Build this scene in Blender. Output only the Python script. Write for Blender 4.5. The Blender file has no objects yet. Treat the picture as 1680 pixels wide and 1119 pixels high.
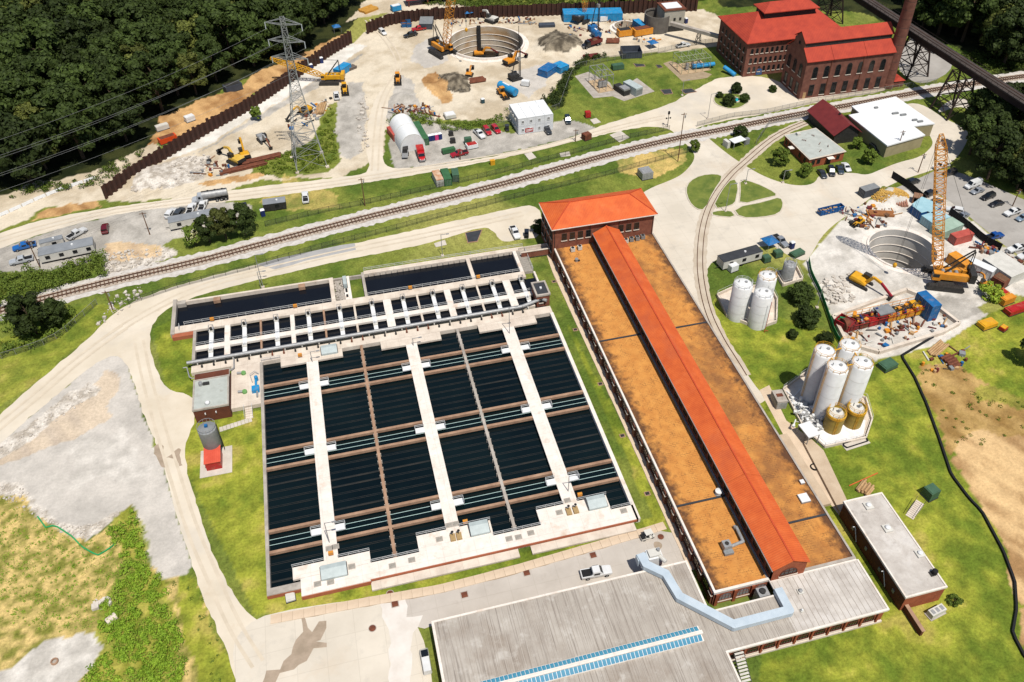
import bpy, bmesh, math, random
import numpy as np
from mathutils import Vector, Matrix
random.seed(7); RNG = np.random.default_rng(11)
SC = bpy.context.scene
COL = SC.collection
# ---------------------------------------------------------------- camera, sky, sun, exposure
FOC, CX, CY, CAMH = 1402.27, 879.0, 498.28, 140.0
RM = np.array([[0.9664031781958407, -0.256922968779124, 0.00744884465535855],
               [-0.1625099266540683, -0.6332124995124986, -0.7567248206580932],
               [0.1991366890150274, 0.7300907605050588, -0.6536911048142519]])
cd = bpy.data.cameras.new('Camera'); cam = bpy.data.objects.new('Camera', cd); COL.objects.link(cam)
cd.sensor_fit = 'HORIZONTAL'; cd.sensor_width = 36; cd.lens = FOC / 1680 * 36
cd.shift_x = (840 - CX) / 1680; cd.shift_y = (CY - 559.5) / 1680; cd.clip_start = 1; cd.clip_end = 9000
r, u, b = RM[0], -RM[1], -RM[2]
cam.matrix_world = Matrix(((r[0], u[0], b[0], 0), (r[1], u[1], b[1], 0), (r[2], u[2], b[2], CAMH), (0, 0, 0, 1)))
SC.camera = cam
SUN = Vector((0.10, -0.41, 0.90)).normalized()      # direction towards the sun
w = bpy.data.worlds.new('World'); SC.world = w; w.use_nodes = True
wn = w.node_tree.nodes; wl = w.node_tree.links
sky = wn.new('ShaderNodeTexSky'); sky.sky_type = 'NISHITA'; sky.sun_disc = False
sky.sun_elevation = math.asin(SUN.z); sky.sun_rotation = math.atan2(SUN.x, SUN.y)
bg = wn['Background']; bg.inputs[1].default_value = 0.085; wl.new(sky.outputs[0], bg.inputs[0])
sl = bpy.data.lights.new('Sun', 'SUN'); sl.energy = 4.6; sl.angle = math.radians(0.53); sl.color = (1.0, 0.955, 0.88)
so = bpy.data.objects.new('Sun', sl); COL.objects.link(so); so.rotation_euler = SUN.to_track_quat('Z', 'Y').to_euler()
SC.view_settings.view_transform = 'Standard'; SC.view_settings.look = 'None'
SC.view_settings.exposure = 0.27; SC.view_settings.gamma = 1.0

# ---------------------------------------------------------------- helpers
def P(x, y, z=0.0):
    """point of the site at height z seen at photo position x, y"""
    d = RM.T @ np.array([(x - CX) / FOC, (y - CY) / FOC, 1.0]); t = (z - CAMH) / d[2]
    return Vector((d[0] * t, d[1] * t, z))
def PP(pts, z=0.0): return [P(x, y, z) for x, y in pts]
def W(p):
    c = RM @ np.array([p[0], p[1], p[2] - CAMH]); return FOC * c[0] / c[2] + CX, FOC * c[1] / c[2] + CY
def up_to(base, y):
    """height above a ground point at which it reaches photo row y"""
    lo, hi = 0.0, 110.0
    for _ in range(40):
        m = (lo + hi) / 2
        if W((base[0], base[1], base[2] + m))[1] > y: lo = m
        else: hi = m
    return base[2] + lo
def lin(c): return tuple(((v / 255) / 12.92 if v <= 10 else (((v / 255) + .055) / 1.055) ** 2.4) for v in c)
def alb(c, k=1.5): return tuple(v / k for v in lin(c))

MATS = {}
def M(name, col, col2=None, scale=1.0, rough=0.8, bump=0.0, metal=0.0, spec=0.3, stretch=None, detail=6, lo=.35, hi=.65, k=1.5, fine=True):
    """procedural paint / stone / soil: two colours mixed by layered noise, fine grain and relief"""
    if name in MATS: return MATS[name]
    m = bpy.data.materials.new(name); m.use_nodes = True; n = m.node_tree.nodes; l = m.node_tree.links
    bs = n['Principled BSDF']; bs.inputs['Roughness'].default_value = rough; bs.inputs['Metallic'].default_value = metal
    bs.inputs['Specular IOR Level'].default_value = spec
    c1 = alb(col, k); c2 = alb(col2, k) if col2 else tuple(v * .82 for v in c1)
    tc = n.new('ShaderNodeTexCoord'); mp = n.new('ShaderNodeMapping'); l.new(tc.outputs['Object'], mp.inputs[0])
    if stretch: mp.inputs['Scale'].default_value = stretch
    nz = n.new('ShaderNodeTexNoise'); nz.inputs['Scale'].default_value = scale; nz.inputs['Detail'].default_value = detail
    nz.inputs['Roughness'].default_value = .62; l.new(mp.outputs[0], nz.inputs[0])
    rp = n.new('ShaderNodeValToRGB'); rp.color_ramp.elements[0].position = lo; rp.color_ramp.elements[1].position = hi
    rp.color_ramp.elements[0].color = (*c2, 1); rp.color_ramp.elements[1].color = (*c1, 1); l.new(nz.outputs[0], rp.inputs[0])
    l.new(rp.outputs[0], bs.inputs['Base Color'])
    if bump:
        bp = n.new('ShaderNodeBump'); bp.inputs['Strength'].default_value = bump; bp.inputs['Distance'].default_value = .1
        n2 = n.new('ShaderNodeTexNoise'); n2.inputs['Scale'].default_value = 3.0; n2.inputs['Detail'].default_value = 5
        l.new(tc.outputs['Object'], n2.inputs[0]); l.new(n2.outputs[0], bp.inputs['Height']); l.new(bp.outputs[0], bs.inputs['Normal'])
    MATS[name] = m; return m

def stripes(m, axis, period, amt, dark=.7, width=.5):
    """adds straight ribs / courses across an axis of the object: colour and relief"""
    n = m.node_tree.nodes; l = m.node_tree.links; bs = n['Principled BSDF']
    tc = n.new('ShaderNodeTexCoord'); sp = n.new('ShaderNodeSeparateXYZ'); l.new(tc.outputs['Object'], sp.inputs[0])
    a = n.new('ShaderNodeMath'); a.operation = 'MULTIPLY'; a.inputs[1].default_value = 1 / period; l.new(sp.outputs['XYZ'.index(axis)], a.inputs[0])
    f = n.new('ShaderNodeMath'); f.operation = 'FRACT'; l.new(a.outputs[0], f.inputs[0])
    p = n.new('ShaderNodeMath'); p.operation = 'PINGPONG'; p.inputs[1].default_value = .5; l.new(f.outputs[0], p.inputs[0])
    mr = n.new('ShaderNodeMapRange'); mr.inputs[1].default_value = 0; mr.inputs[2].default_value = width * .5; mr.inputs[3].default_value = dark; mr.inputs[4].default_value = 1
    l.new(p.outputs[0], mr.inputs[0])
    src = bs.inputs['Base Color'].links[0].from_socket
    mx = n.new('ShaderNodeMix'); mx.data_type = 'RGBA'; mx.blend_type = 'MULTIPLY'; mx.inputs[0].default_value = amt
    l.new(src, mx.inputs[6]); l.new(mr.outputs[0], mx.inputs[7]); l.new(mx.outputs[2], bs.inputs['Base Color'])
    bp = n.new('ShaderNodeBump'); bp.inputs['Strength'].default_value = .6; bp.inputs['Distance'].default_value = .05
    l.new(p.outputs[0], bp.inputs['Height'])
    if bs.inputs['Normal'].links: l.new(bs.inputs['Normal'].links[0].from_socket, bp.inputs['Normal'])
    l.new(bp.outputs[0], bs.inputs['Normal']); return m

def stains(m, col, scale=.15, lo=.5, hi=.62, amt=.7, stretch=None, detail=5):
    """overlays blotchy stains or streaks of another colour"""
    n = m.node_tree.nodes; l = m.node_tree.links; bs = n['Principled BSDF']
    tc = n.new('ShaderNodeTexCoord'); mp = n.new('ShaderNodeMapping'); l.new(tc.outputs['Object'], mp.inputs[0])
    mp.inputs['Location'].default_value = (13.7, 5.1, 2.2)
    if stretch: mp.inputs['Scale'].default_value = stretch
    nz = n.new('ShaderNodeTexNoise'); nz.inputs['Scale'].default_value = scale; nz.inputs['Detail'].default_value = detail; nz.inputs['Roughness'].default_value = .65
    l.new(mp.outputs[0], nz.inputs[0])
    mr = n.new('ShaderNodeMapRange'); mr.inputs[1].default_value = lo; mr.inputs[2].default_value = hi; mr.inputs[4].default_value = amt; l.new(nz.outputs[0], mr.inputs[0])
    src = bs.inputs['Base Color'].links[0].from_socket
    mx = n.new('ShaderNodeMix'); mx.data_type = 'RGBA'; l.new(mr.outputs[0], mx.inputs[0]); l.new(src, mx.inputs[6])
    mx.inputs[7].default_value = (*alb(col), 1); l.new(mx.outputs[2], bs.inputs['Base Color']); return m

def joints(m, size, amt, col=(150, 138, 122)):
    """poured panels: thin joints in a square grid"""
    n = m.node_tree.nodes; l = m.node_tree.links; bs = n['Principled BSDF']; tc = n.new('ShaderNodeTexCoord'); br = n.new('ShaderNodeTexBrick'); br.offset = 0; br.inputs['Scale'].default_value = 1 / size; br.inputs['Brick Width'].default_value = 1; br.inputs['Row Height'].default_value = 1; br.inputs['Mortar Size'].default_value = .07 / size; br.inputs['Color1'].default_value = (0, 0, 0, 1); br.inputs['Color2'].default_value = (.12, .12, .12, 1); br.inputs['Mortar'].default_value = (1, 1, 1, 1)
    l.new(tc.outputs['Object'], br.inputs[0]); k = n.new('ShaderNodeMath'); k.operation = 'MULTIPLY'; k.inputs[1].default_value = amt; l.new(br.outputs[0], k.inputs[0]); mx = n.new('ShaderNodeMix'); mx.data_type = 'RGBA'; l.new(k.outputs[0], mx.inputs[0]); l.new(bs.inputs['Base Color'].links[0].from_socket, mx.inputs[6]); mx.inputs[7].default_value = (*alb(col), 1); l.new(mx.outputs[2], bs.inputs['Base Color'])
class MB:
    """collects shapes into one mesh"""
    def __init__(s): s.v = []; s.f = []; s.mi = []; s.k = 0
    def add(s, vs, fs):
        o = len(s.v); s.v += [tuple(p) for p in vs]
        for f in fs: s.f.append(tuple(i + o for i in f)); s.mi.append(s.k)
        return s
    def box(s, c, d, rz=0.0):
        x, y, z = d[0] / 2, d[1] / 2, d[2] / 2; ca, sa = math.cos(rz), math.sin(rz); vs = []
        for a, b_, e in ((-1, -1, -1), (1, -1, -1), (1, 1, -1), (-1, 1, -1), (-1, -1, 1), (1, -1, 1), (1, 1, 1), (-1, 1, 1)):
            px, py = a * x, b_ * y; vs.append((c[0] + px * ca - py * sa, c[1] + px * sa + py * ca, c[2] + e * z))
        return s.add(vs, [(3, 2, 1, 0), (4, 5, 6, 7), (0, 1, 5, 4), (1, 2, 6, 5), (2, 3, 7, 6), (3, 0, 4, 7)])
    def bb(s, x0, x1, y0, y1, z0, z1): return s.box(((x0 + x1) / 2, (y0 + y1) / 2, (z0 + z1) / 2), (x1 - x0, y1 - y0, z1 - z0))
    def prism(s, poly, z0, z1):
        n = len(poly); vs = [(p[0], p[1], z0) for p in poly] + [(p[0], p[1], z1) for p in poly]
        a = sum(poly[i][0] * poly[(i + 1) % n][1] - poly[(i + 1) % n][0] * poly[i][1] for i in range(n))
        fs = [tuple(range(n))[::-1], tuple(range(n, 2 * n))] + [(i, (i + 1) % n, n + (i + 1) % n, n + i) for i in range(n)]
        if a < 0: fs = [f[::-1] for f in fs]
        return s.add(vs, fs)
    def bar(s, p, q, w_, h=None, up=(0, 0, 1)):
        h = h or w_; p, q = Vector(p), Vector(q); d = (q - p)
        if d.length < 1e-6: return s
        d.normalize(); up = Vector(up)
        if abs(d.dot(up)) > .98: up = Vector((1, 0, 0))
        a = d.cross(up).normalized() * w_ / 2; c = a.cross(d).normalized() * h / 2
        vs = [p - a - c, p + a - c, p + a + c, p - a + c, q - a - c, q + a - c, q + a + c, q - a + c]
        return s.add(vs, [(0, 1, 2, 3), (7, 6, 5, 4), (1, 0, 4, 5), (2, 1, 5, 6), (3, 2, 6, 7), (0, 3, 7, 4)])
    def tube(s, p, q, r0, r1=None, n=8, cap=True):
        r1 = r0 if r1 is None else r1; p, q = Vector(p), Vector(q); d = (q - p).normalized()
        a = d.orthogonal().normalized(); c = d.cross(a); vs = []
        for ctr, rr in ((p, r0), (q, r1)):
            for i in range(n):
                t = 2 * math.pi * i / n; vs.append(ctr + a * math.cos(t) * rr + c * math.sin(t) * rr)
        fs = [(i, (i + 1) % n, n + (i + 1) % n, n + i) for i in range(n)]
        if cap: fs += [tuple(range(n))[::-1], tuple(range(n, 2 * n))]
        return s.add(vs, fs)
    def lathe(s, c, prof, n=24, cap=True):
        vs = []
        for rr, z in prof:
            for i in range(n):
                t = 2 * math.pi * i / n; vs.append((c[0] + rr * math.cos(t), c[1] + rr * math.sin(t), c[2] + z))
        m = len(prof); fs = [(j * n + i, j * n + (i + 1) % n, (j + 1) * n + (i + 1) % n, (j + 1) * n + i) for j in range(m - 1) for i in range(n)]
        if cap: fs += [tuple(range(n))[::-1], tuple(range((m - 1) * n, m * n))]
        return s.add(vs, fs)
    def path(s, pts, r_, n=6):
        for a, b_ in zip(pts[:-1], pts[1:]): s.tube(a, b_, r_, n=n)
        return s
    def sphere(s, c, r_, n=8, m=5):
        return s.lathe(c, [(max(.001, r_[0] * math.sin(math.pi * j / m)), -r_[1] * math.cos(math.pi * j / m)) for j in range(m + 1)], n, False)
    def hull(s, st):
        """lofted body: stations (x, z bottom, z top, half width bottom, half width top)"""
        vs = []
        for x, zb, zt, wb, wt in st:
            zm = zb + (zt - zb) * .55; wm = max(wb, wt) * 1.0
            vs += [(x, -wb * .92, zb), (x, wb * .92, zb), (x, wm, zm), (x, wt, zt), (x, -wt, zt), (x, -wm, zm)]
        m = len(st); fs = [(j * 6 + i, (j + 1) * 6 + i, (j + 1) * 6 + (i + 1) % 6, j * 6 + (i + 1) % 6) for j in range(m - 1) for i in range(6)]
        fs += [tuple(range(6))[::-1], tuple(range((m - 1) * 6, m * 6))]
        return s.add(vs, [f[::-1] for f in fs])
    def mesh(s, name, mats, smooth=False):
        me = bpy.data.meshes.new(name); me.from_pydata(s.v, [], s.f)
        for m_ in (mats if isinstance(mats, (list, tuple)) else [mats]): me.materials.append(m_)
        if s.k or any(s.mi): me.polygons.foreach_set('material_index', s.mi)
        if smooth: me.polygons.foreach_set('use_smooth', [True] * len(me.polygons)); smooth_by_angle(me)
        me.update(); return me
    def build(s, name, mat, par=None, smooth=False, world=False, loc=None):
        if world and par is not None:
            o = par.location; s.v = [(a - o.x, b_ - o.y, c - o.z) for a, b_, c in s.v]
        if loc is not None and par is None: s.v = [(a - loc[0], b_ - loc[1], c - loc[2]) for a, b_, c in s.v]
        ob = bpy.data.objects.new(name, s.mesh(name, mat, smooth)); COL.objects.link(ob); ob.parent = par
        if loc is not None and par is None: ob.location = loc
        return ob
def smooth_by_angle(me):
    bm = bmesh.new(); bm.from_mesh(me)
    for e in bm.edges:
        if len(e.link_faces) == 2 and e.calc_face_angle(0) > math.radians(40): e.smooth = False
    bm.to_mesh(me); bm.free()
def tag(o, label, cat, group=None):
    o['label'] = label; o['category'] = cat
    if group: o['group'] = group
    return o
def thing(name, label, cat, loc=(0, 0, 0), rz=0.0, group=None):
    o = bpy.data.objects.new(name, None); COL.objects.link(o); o.empty_display_size = .5
    o.location = loc; o.rotation_euler = (0, 0, rz); return tag(o, label, cat, group)
def inst(name, me, par=None, loc=(0, 0, 0), rot=(0, 0, 0), sc=None):
    o = bpy.data.objects.new(name, me); COL.objects.link(o); o.parent = par; o.location = loc; o.rotation_euler = rot
    if sc: o.scale = sc
    return o
def struct(o): o['kind'] = 'structure'; return o
def stuff(o): o['kind'] = 'stuff'; return o
def copy_thing(root, loc, rz, label, group=None, sc=None):
    c = root.copy(); COL.objects.link(c); c.location = loc; c.rotation_euler = (0, 0, rz); c['label'] = label
    if group: c['group'] = group
    if sc: c.scale = (sc, sc, sc)
    for ch in list(root.children):
        d = ch.copy(); COL.objects.link(d); d.parent = c
        for g in list(ch.children):
            e = g.copy(); COL.objects.link(e); e.parent = d
    return c
def chaikin(pts, n=2, closed=True):
    for _ in range(n):
        out = []; m = len(pts)
        for i in range(m if closed else m - 1):
            a, c = pts[i], pts[(i + 1) % m]
            out += [(a[0] * .75 + c[0] * .25, a[1] * .75 + c[1] * .25), (a[0] * .25 + c[0] * .75, a[1] * .25 + c[1] * .75)]
        pts = out if closed else [pts[0]] + out + [pts[-1]]
    return pts
def sheet(name, px, z, mat, smooth=2, thick=0.0, jit=0.0, world=False):
    """flat patch of ground cover outlined at photo positions (or world metres)"""
    pts = [(q[0], q[1]) for q in (px if world else PP(px))]
    pts = chaikin(pts, smooth) if smooth else pts
    if jit:
        out = []
        for i, a in enumerate(pts):
            c = pts[(i + 1) % len(pts)]; n = max(1, int(math.dist(a, c) / 1.2))
            for k in range(n):
                t = k / n; out.append((a[0] + (c[0] - a[0]) * t + random.uniform(-jit, jit), a[1] + (c[1] - a[1]) * t + random.uniform(-jit, jit)))
        pts = out
    bm = bmesh.new(); vs = [bm.verts.new((p[0], p[1], z)) for p in pts]; f = bm.faces.new(vs)
    if f.normal.z < 0: bmesh.ops.reverse_faces(bm, faces=[f])
    bm.normal_update()
    if thick:
        rr = bmesh.ops.extrude_face_region(bm, geom=[bm.faces[:][0]]); bmesh.ops.translate(bm, verts=[g for g in rr['geom'] if isinstance(g, bmesh.types.BMVert)], vec=(0, 0, thick))
        bmesh.ops.recalc_face_normals(bm, faces=bm.faces[:])
    bmesh.ops.triangulate(bm, faces=bm.faces[:], ngon_method='EAR_CLIP')
    me = bpy.data.meshes.new(name); bm.to_mesh(me); bm.free(); me.materials.append(mat)
    if sum(p.normal.z for p in me.polygons) < 0: me.flip_normals()
    o = bpy.data.objects.new(name, me); COL.objects.link(o); return struct(o)
def ribbon(name, pts, half, z, mat):
    """strip of even width along a line of world points"""
    vs = []; fs = []; n = len(pts)
    for i in range(n):
        a, c = Vector(pts[max(0, i - 1)][:2]), Vector(pts[min(n - 1, i + 1)][:2]); d = (c - a).normalized(); nn = Vector((-d.y, d.x))
        hw = half + random.uniform(-.12, .12) * half
        p = Vector(pts[i][:2]); vs += [(*(p + nn * hw), z), (*(p - nn * hw), z)]
    for i in range(n - 1): fs.append((2 * i + 1, 2 * i + 3, 2 * i + 2, 2 * i))
    me = bpy.data.meshes.new(name); me.from_pydata(vs, [], fs); me.materials.append(mat)
    o = bpy.data.objects.new(name, me); COL.objects.link(o); return struct(o)
def resample(pts, step):
    pts = [Vector(p) for p in pts]; out = [pts[0]]; acc = 0
    for a, c in zip(pts[:-1], pts[1:]):
        L = (c - a).length; t = step - acc
        while t <= L: out.append(a + (c - a) * (t / L)); t += step
        acc = (acc + L) % step if L else acc
    return out
def rect3(a, b_, c, z):
    """rectangle from three photo corners at height z: origin, heading, length a-b, width towards c"""
    A, B, C_ = P(*a, z), P(*b_, z), P(*c, z); d = (B - A); L = d.length; th = math.atan2(d.y, d.x)
    n = Vector((-math.sin(th), math.cos(th), 0)); return A, th, L, (C_ - A).dot(n)

# ---------------------------------------------------------------- materials
brick = M('brick_wall', (154, 96, 74), (124, 74, 58), .6, .9, .35)
stripes(brick, 'Z', .28, .5, .82)
brick_old = M('old_brick_wall', (140, 92, 76), (112, 70, 58), .5, .9, .35); stripes(brick_old, 'Z', .4, .4, .85)
brick_lo = M('orange_and_sunlit_brick', (178, 98, 64), (150, 78, 50), .5, .9, .3); stripes(brick_lo, 'Z', .3, .5, .85)  # orange brick, also the sunlit tone given to some south walls
brick_brown = M('brown_and_shaded_brick', (118, 66, 46), (98, 54, 38), .5, .9, .3); stripes(brick_brown, 'Z', .3, .4, .85)  # brown brick, also the shaded tone given to walls away from the sun
conc = M('concrete', (240, 226, 208), (216, 200, 182), .35, .85, .2); stains(conc, (190, 165, 140), .25, .58, .75, .5)
conc_white = M('white_concrete', (252, 243, 232), (240, 228, 214), .4, .85, .15); stains(conc_white, (204, 168, 134), .35, .56, .74, .6); stains(conc_white, (214, 204, 192), .9, .5, .7, .4)
joints(conc_white, 3.0, .16); joints(conc, 3.0, .2)
conc_tan = M('tan_concrete_beam', (188, 152, 124), (158, 124, 100), .5, .9, .2)
conc_grey = M('grey_concrete', (196, 186, 174), (170, 160, 148), .5, .9, .25); stains(conc_grey, (130, 118, 105), .4, .55, .75, .6)
water = M('dark_water', (14, 28, 30), (6, 18, 22), .05, .14, 0, spec=.28)
water2 = M('black_water', (24, 27, 33), (19, 21, 27), .08, .14, 0, spec=.3)
for wm in (water, water2):
    n = wm.node_tree.nodes; l = wm.node_tree.links; bp = n.new('ShaderNodeBump'); bp.inputs['Strength'].default_value = .25; bp.inputs['Distance'].default_value = .06
    nz = n.new('ShaderNodeTexNoise'); nz.inputs['Scale'].default_value = 1.6; nz.inputs['Detail'].default_value = 4; tc = n.new('ShaderNodeTexCoord')
    l.new(tc.outputs['Object'], nz.inputs[0]); l.new(nz.outputs[0], bp.inputs['Height']); l.new(bp.outputs[0], n['Principled BSDF'].inputs['Normal'])
white = M('white_paint', (246, 246, 244), (232, 232, 230), .8, .5)
white_d = M('offwhite_panel', (226, 222, 212), (208, 204, 194), .6, .7)
steel = M('galvanised_steel', (186, 186, 184), (160, 160, 160), 1.5, .5, metal=.3)
steel_d = M('dark_steel', (70, 68, 66), (50, 48, 46), 1.5, .6, metal=.2)
rail_m = M('railing_paint', (215, 215, 212), (196, 196, 194), 1.5, .5)
black = M('black_rubber', (32, 32, 34), (24, 24, 26), 2, .8)
glass = M('dark_glass', (30, 34, 38), (20, 24, 28), .6, .12, spec=.6)
glass_b = M('blue_glass', (52, 120, 150), (34, 92, 124), .5, .15, spec=.6)
tile_o = M('orange_roof_tile', (234, 112, 52), (216, 96, 44), .35, .75); stains(tile_o, (196, 96, 64), .12, .52, .7, .5); stains(tile_o, (246, 136, 78), .3, .52, .74, .4); stains(tile_o, (150, 74, 50), 1.4, .62, .72, .4)
tile_r = M('red_roof_tile', (196, 74, 50), (174, 62, 44), .35, .8)
roof_g = M('ochre_gravel_roof', (226, 158, 80), (206, 136, 66), .45, .95, .3); stains(roof_g, (168, 114, 66), .13, .54, .74, .35); stains(roof_g, (222, 156, 82), .6, .55, .7, .5); stains(roof_g, (128, 84, 50), 1.1, .60, .70, .6, stretch=(1, .35, 1))
def roof_dirt(m):
    """grime gathered in a ragged band along the outer parapets, and fine cracks"""
    n = m.node_tree.nodes; l = m.node_tree.links; bs = n['Principled BSDF']; tc = n.new('ShaderNodeTexCoord'); sp = n.new('ShaderNodeSeparateXYZ'); l.new(tc.outputs['Object'], sp.inputs[0])
    ab = n.new('ShaderNodeMath'); ab.operation = 'ABSOLUTE'; l.new(sp.outputs[0], ab.inputs[0]); nz = n.new('ShaderNodeTexNoise'); nz.inputs['Scale'].default_value = .5; nz.inputs['Detail'].default_value = 7; nz.inputs['Roughness'].default_value = .7; l.new(tc.outputs['Object'], nz.inputs[0])
    a = n.new('ShaderNodeMath'); a.operation = 'MULTIPLY_ADD'; a.inputs[1].default_value = 9.0; a.inputs[2].default_value = -4.2; l.new(nz.outputs[0], a.inputs[0]); s = n.new('ShaderNodeMath'); s.operation = 'ADD'; l.new(ab.outputs[0], s.inputs[0]); l.new(a.outputs[0], s.inputs[1])
    mr = n.new('ShaderNodeMapRange'); mr.inputs[1].default_value = 11.2; mr.inputs[2].default_value = 13.6; mr.inputs[4].default_value = .9; l.new(s.outputs[0], mr.inputs[0])
    br = n.new('ShaderNodeTexBrick'); br.inputs['Scale'].default_value = .55; br.inputs['Mortar Size'].default_value = .02; br.inputs['Color1'].default_value = br.inputs['Color2'].default_value = (0, 0, 0, 1); br.inputs['Mortar'].default_value = (1, 1, 1, 1); wp = n.new('ShaderNodeVectorMath'); wp.operation = 'ADD'; l.new(tc.outputs['Object'], wp.inputs[0]); l.new(nz.outputs[1], wp.inputs[1]); l.new(wp.outputs[0], br.inputs[0])
    k = n.new('ShaderNodeMath'); k.operation = 'MULTIPLY'; l.new(br.outputs[0], k.inputs[0]); g = n.new('ShaderNodeMapRange'); g.inputs[1].default_value = .45; g.inputs[2].default_value = .6; g.inputs[4].default_value = .8; l.new(nz.outputs[0], g.inputs[0]); l.new(g.outputs[0], k.inputs[1]); mx0 = n.new('ShaderNodeMath'); mx0.operation = 'MAXIMUM'; l.new(k.outputs[0], mx0.inputs[0]); l.new(mr.outputs[0], mx0.inputs[1])
    mx = n.new('ShaderNodeMix'); mx.data_type = 'RGBA'; l.new(mx0.outputs[0], mx.inputs[0]); l.new(bs.inputs['Base Color'].links[0].from_socket, mx.inputs[6]); mx.inputs[7].default_value = (*alb((86, 58, 42)), 1); l.new(mx.outputs[2], bs.inputs['Base Color'])
roof_g2 = roof_g.copy(); stains(roof_g2, (136, 90, 56), .11, .42, .62, .75); roof_dirt(roof_g); roof_dirt(roof_g2)
roof_c = M('weathered_concrete_roof', (196, 187, 175), (176, 166, 154), .2, .9, .2); stains(roof_c, (112, 100, 90), 1.0, .5, .7, .85, stretch=(4.5, .09, 1), detail=8); stains(roof_c, (150, 134, 118), .10, .54, .7, .6); stains(roof_c, (224, 218, 208), .35, .55, .7, .5)
roof_p = M('pale_patched_roof', (216, 208, 198), (190, 181, 171), .4, .9, .2); stains(roof_p, (140, 128, 118), .5, .56, .7, .5); stains(roof_p, (104, 92, 82), .16, .58, .72, .6); stains(roof_p, (236, 230, 222), .25, .52, .66, .6)
roof_w = M('white_roof', (250, 250, 248), (236, 238, 238), .3, .6)
roof_gr = M('pale_grey_roof', (196, 200, 192), (180, 184, 176), .5, .85); stains(roof_gr, (150, 140, 128), .5, .58, .72, .5)
pile_m = M('rusty_sheet_pile', (82, 52, 40), (54, 36, 31), .5, .85, .2, stretch=(1, 1, .25)); stains(pile_m, (104, 54, 32), .6, .56, .72, .6)
rust = M('rusty_steel', (134, 78, 54), (100, 56, 40), .9, .85, .2)
trestle_m = M('dark_trestle_steel', (62, 46, 40), (46, 34, 31), .5, .85, .1)
orange = M('crane_orange', (238, 162, 52), (222, 140, 38), .8, .5)
yellow = M('machine_yellow', (238, 180, 40), (224, 160, 30), .8, .5)
red_p = M('red_paint', (196, 42, 40), (172, 34, 34), .8, .4)
maroon = M('maroon_metal', (128, 54, 50), (112, 46, 44), .6, .6)
blue_p = M('blue_paint', (36, 116, 178), (28, 98, 156), .8, .5)
blue_s = M('sky_blue_paint', (44, 158, 214), (36, 138, 194), .8, .5)
green_p = M('green_paint', (78, 112, 86), (66, 98, 74), .8, .6)
green_b = M('bright_green_plastic', (40, 170, 100), (34, 150, 88), .8, .6)
olive = M('olive_tank_paint', (178, 150, 62), (160, 132, 50), .6, .5)
wood = M('timber', (206, 170, 124), (180, 142, 98), 1, .85)
wood_d = M('weathered_pole', (128, 92, 66), (104, 74, 52), 1, .9)
grey_p = M('grey_paint', (150, 152, 152), (134, 136, 136), .8, .5)
for q_ in (orange, yellow, red_p, blue_p, blue_s): stains(q_, (168, 140, 108), .9, .52, .72, .45)
tank_w = M('tank_white', (246, 246, 244), (232, 232, 230), .8, .5); stains(tank_w, (220, 214, 206), .7, .52, .74, .4, stretch=(3, 3, .08))
tarp_g = M('green_mesh', (36, 130, 80), (30, 110, 70), 1, .8)
asph_roof = M('dark_membrane_roof', (66, 68, 72), (54, 56, 60), .6, .8)
# ---------------------------------------------------------------- ground sheet
def vnoise(x, y, s, seed):
    g = np.random.default_rng(seed).random((256, 256)); x = x / s + 500.3; y = y / s + 500.7
    i = np.floor(x).astype(int); j = np.floor(y).astype(int); fx = x - i; fy = y - j; fx = fx * fx * (3 - 2 * fx); fy = fy * fy * (3 - 2 * fy)
    a = g[i % 256, j % 256]; b_ = g[(i + 1) % 256, j % 256]; c = g[i % 256, (j + 1) % 256]; d = g[(i + 1) % 256, (j + 1) % 256]
    return (a * (1 - fx) + b_ * fx) * (1 - fy) + (c * (1 - fx) + d * fx) * fy
def fbm(x, y, s, seed, o=4):
    t = 0; a = .5; tot = 0
    for k in range(o): t = t + a * vnoise(x, y, s / 2 ** k, seed + k); tot += a; a *= .55
    return t / tot
def axis(segs):
    out = []
    for a, c, st0, st1 in segs:
        p = a
        while p < c: out.append(p); p += st0 + (st1 - st0) * (p - a) / (c - a)
    return out + [segs[-1][1]]
far = [-4500, -2500, -1200, -600, -350, -220]
gx = np.array(far + axis([(-150, -75, .95, .95), (-75, 112, .56, .56), (112, 310, .8, 1.1)]) + [360, 480, 800, 1500, 2800, 4500])
gy = np.array([-3000, -1200, -400, -100, 10] + axis([(40, 130, .55, .55), (130, 430, .55, 1.3)]) + [470, 560, 800, 1400, 2800, 5200])
X, Y = np.meshgrid(gx, gy); nx, ny = len(gx), len(gy)
Cm = np.stack([X, Y, np.full_like(X, -CAMH)]); Cc = np.tensordot(RM, Cm, 1); ok = Cc[2] > 5
PX = np.where(ok, FOC * Cc[0] / np.where(ok, Cc[2], 1) + CX, -9999); PY = np.where(ok, FOC * Cc[1] / np.where(ok, Cc[2], 1) + CY, -9999)
PPM = FOC / np.maximum(Cc[2], 20)          # photo scale at each point
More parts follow.
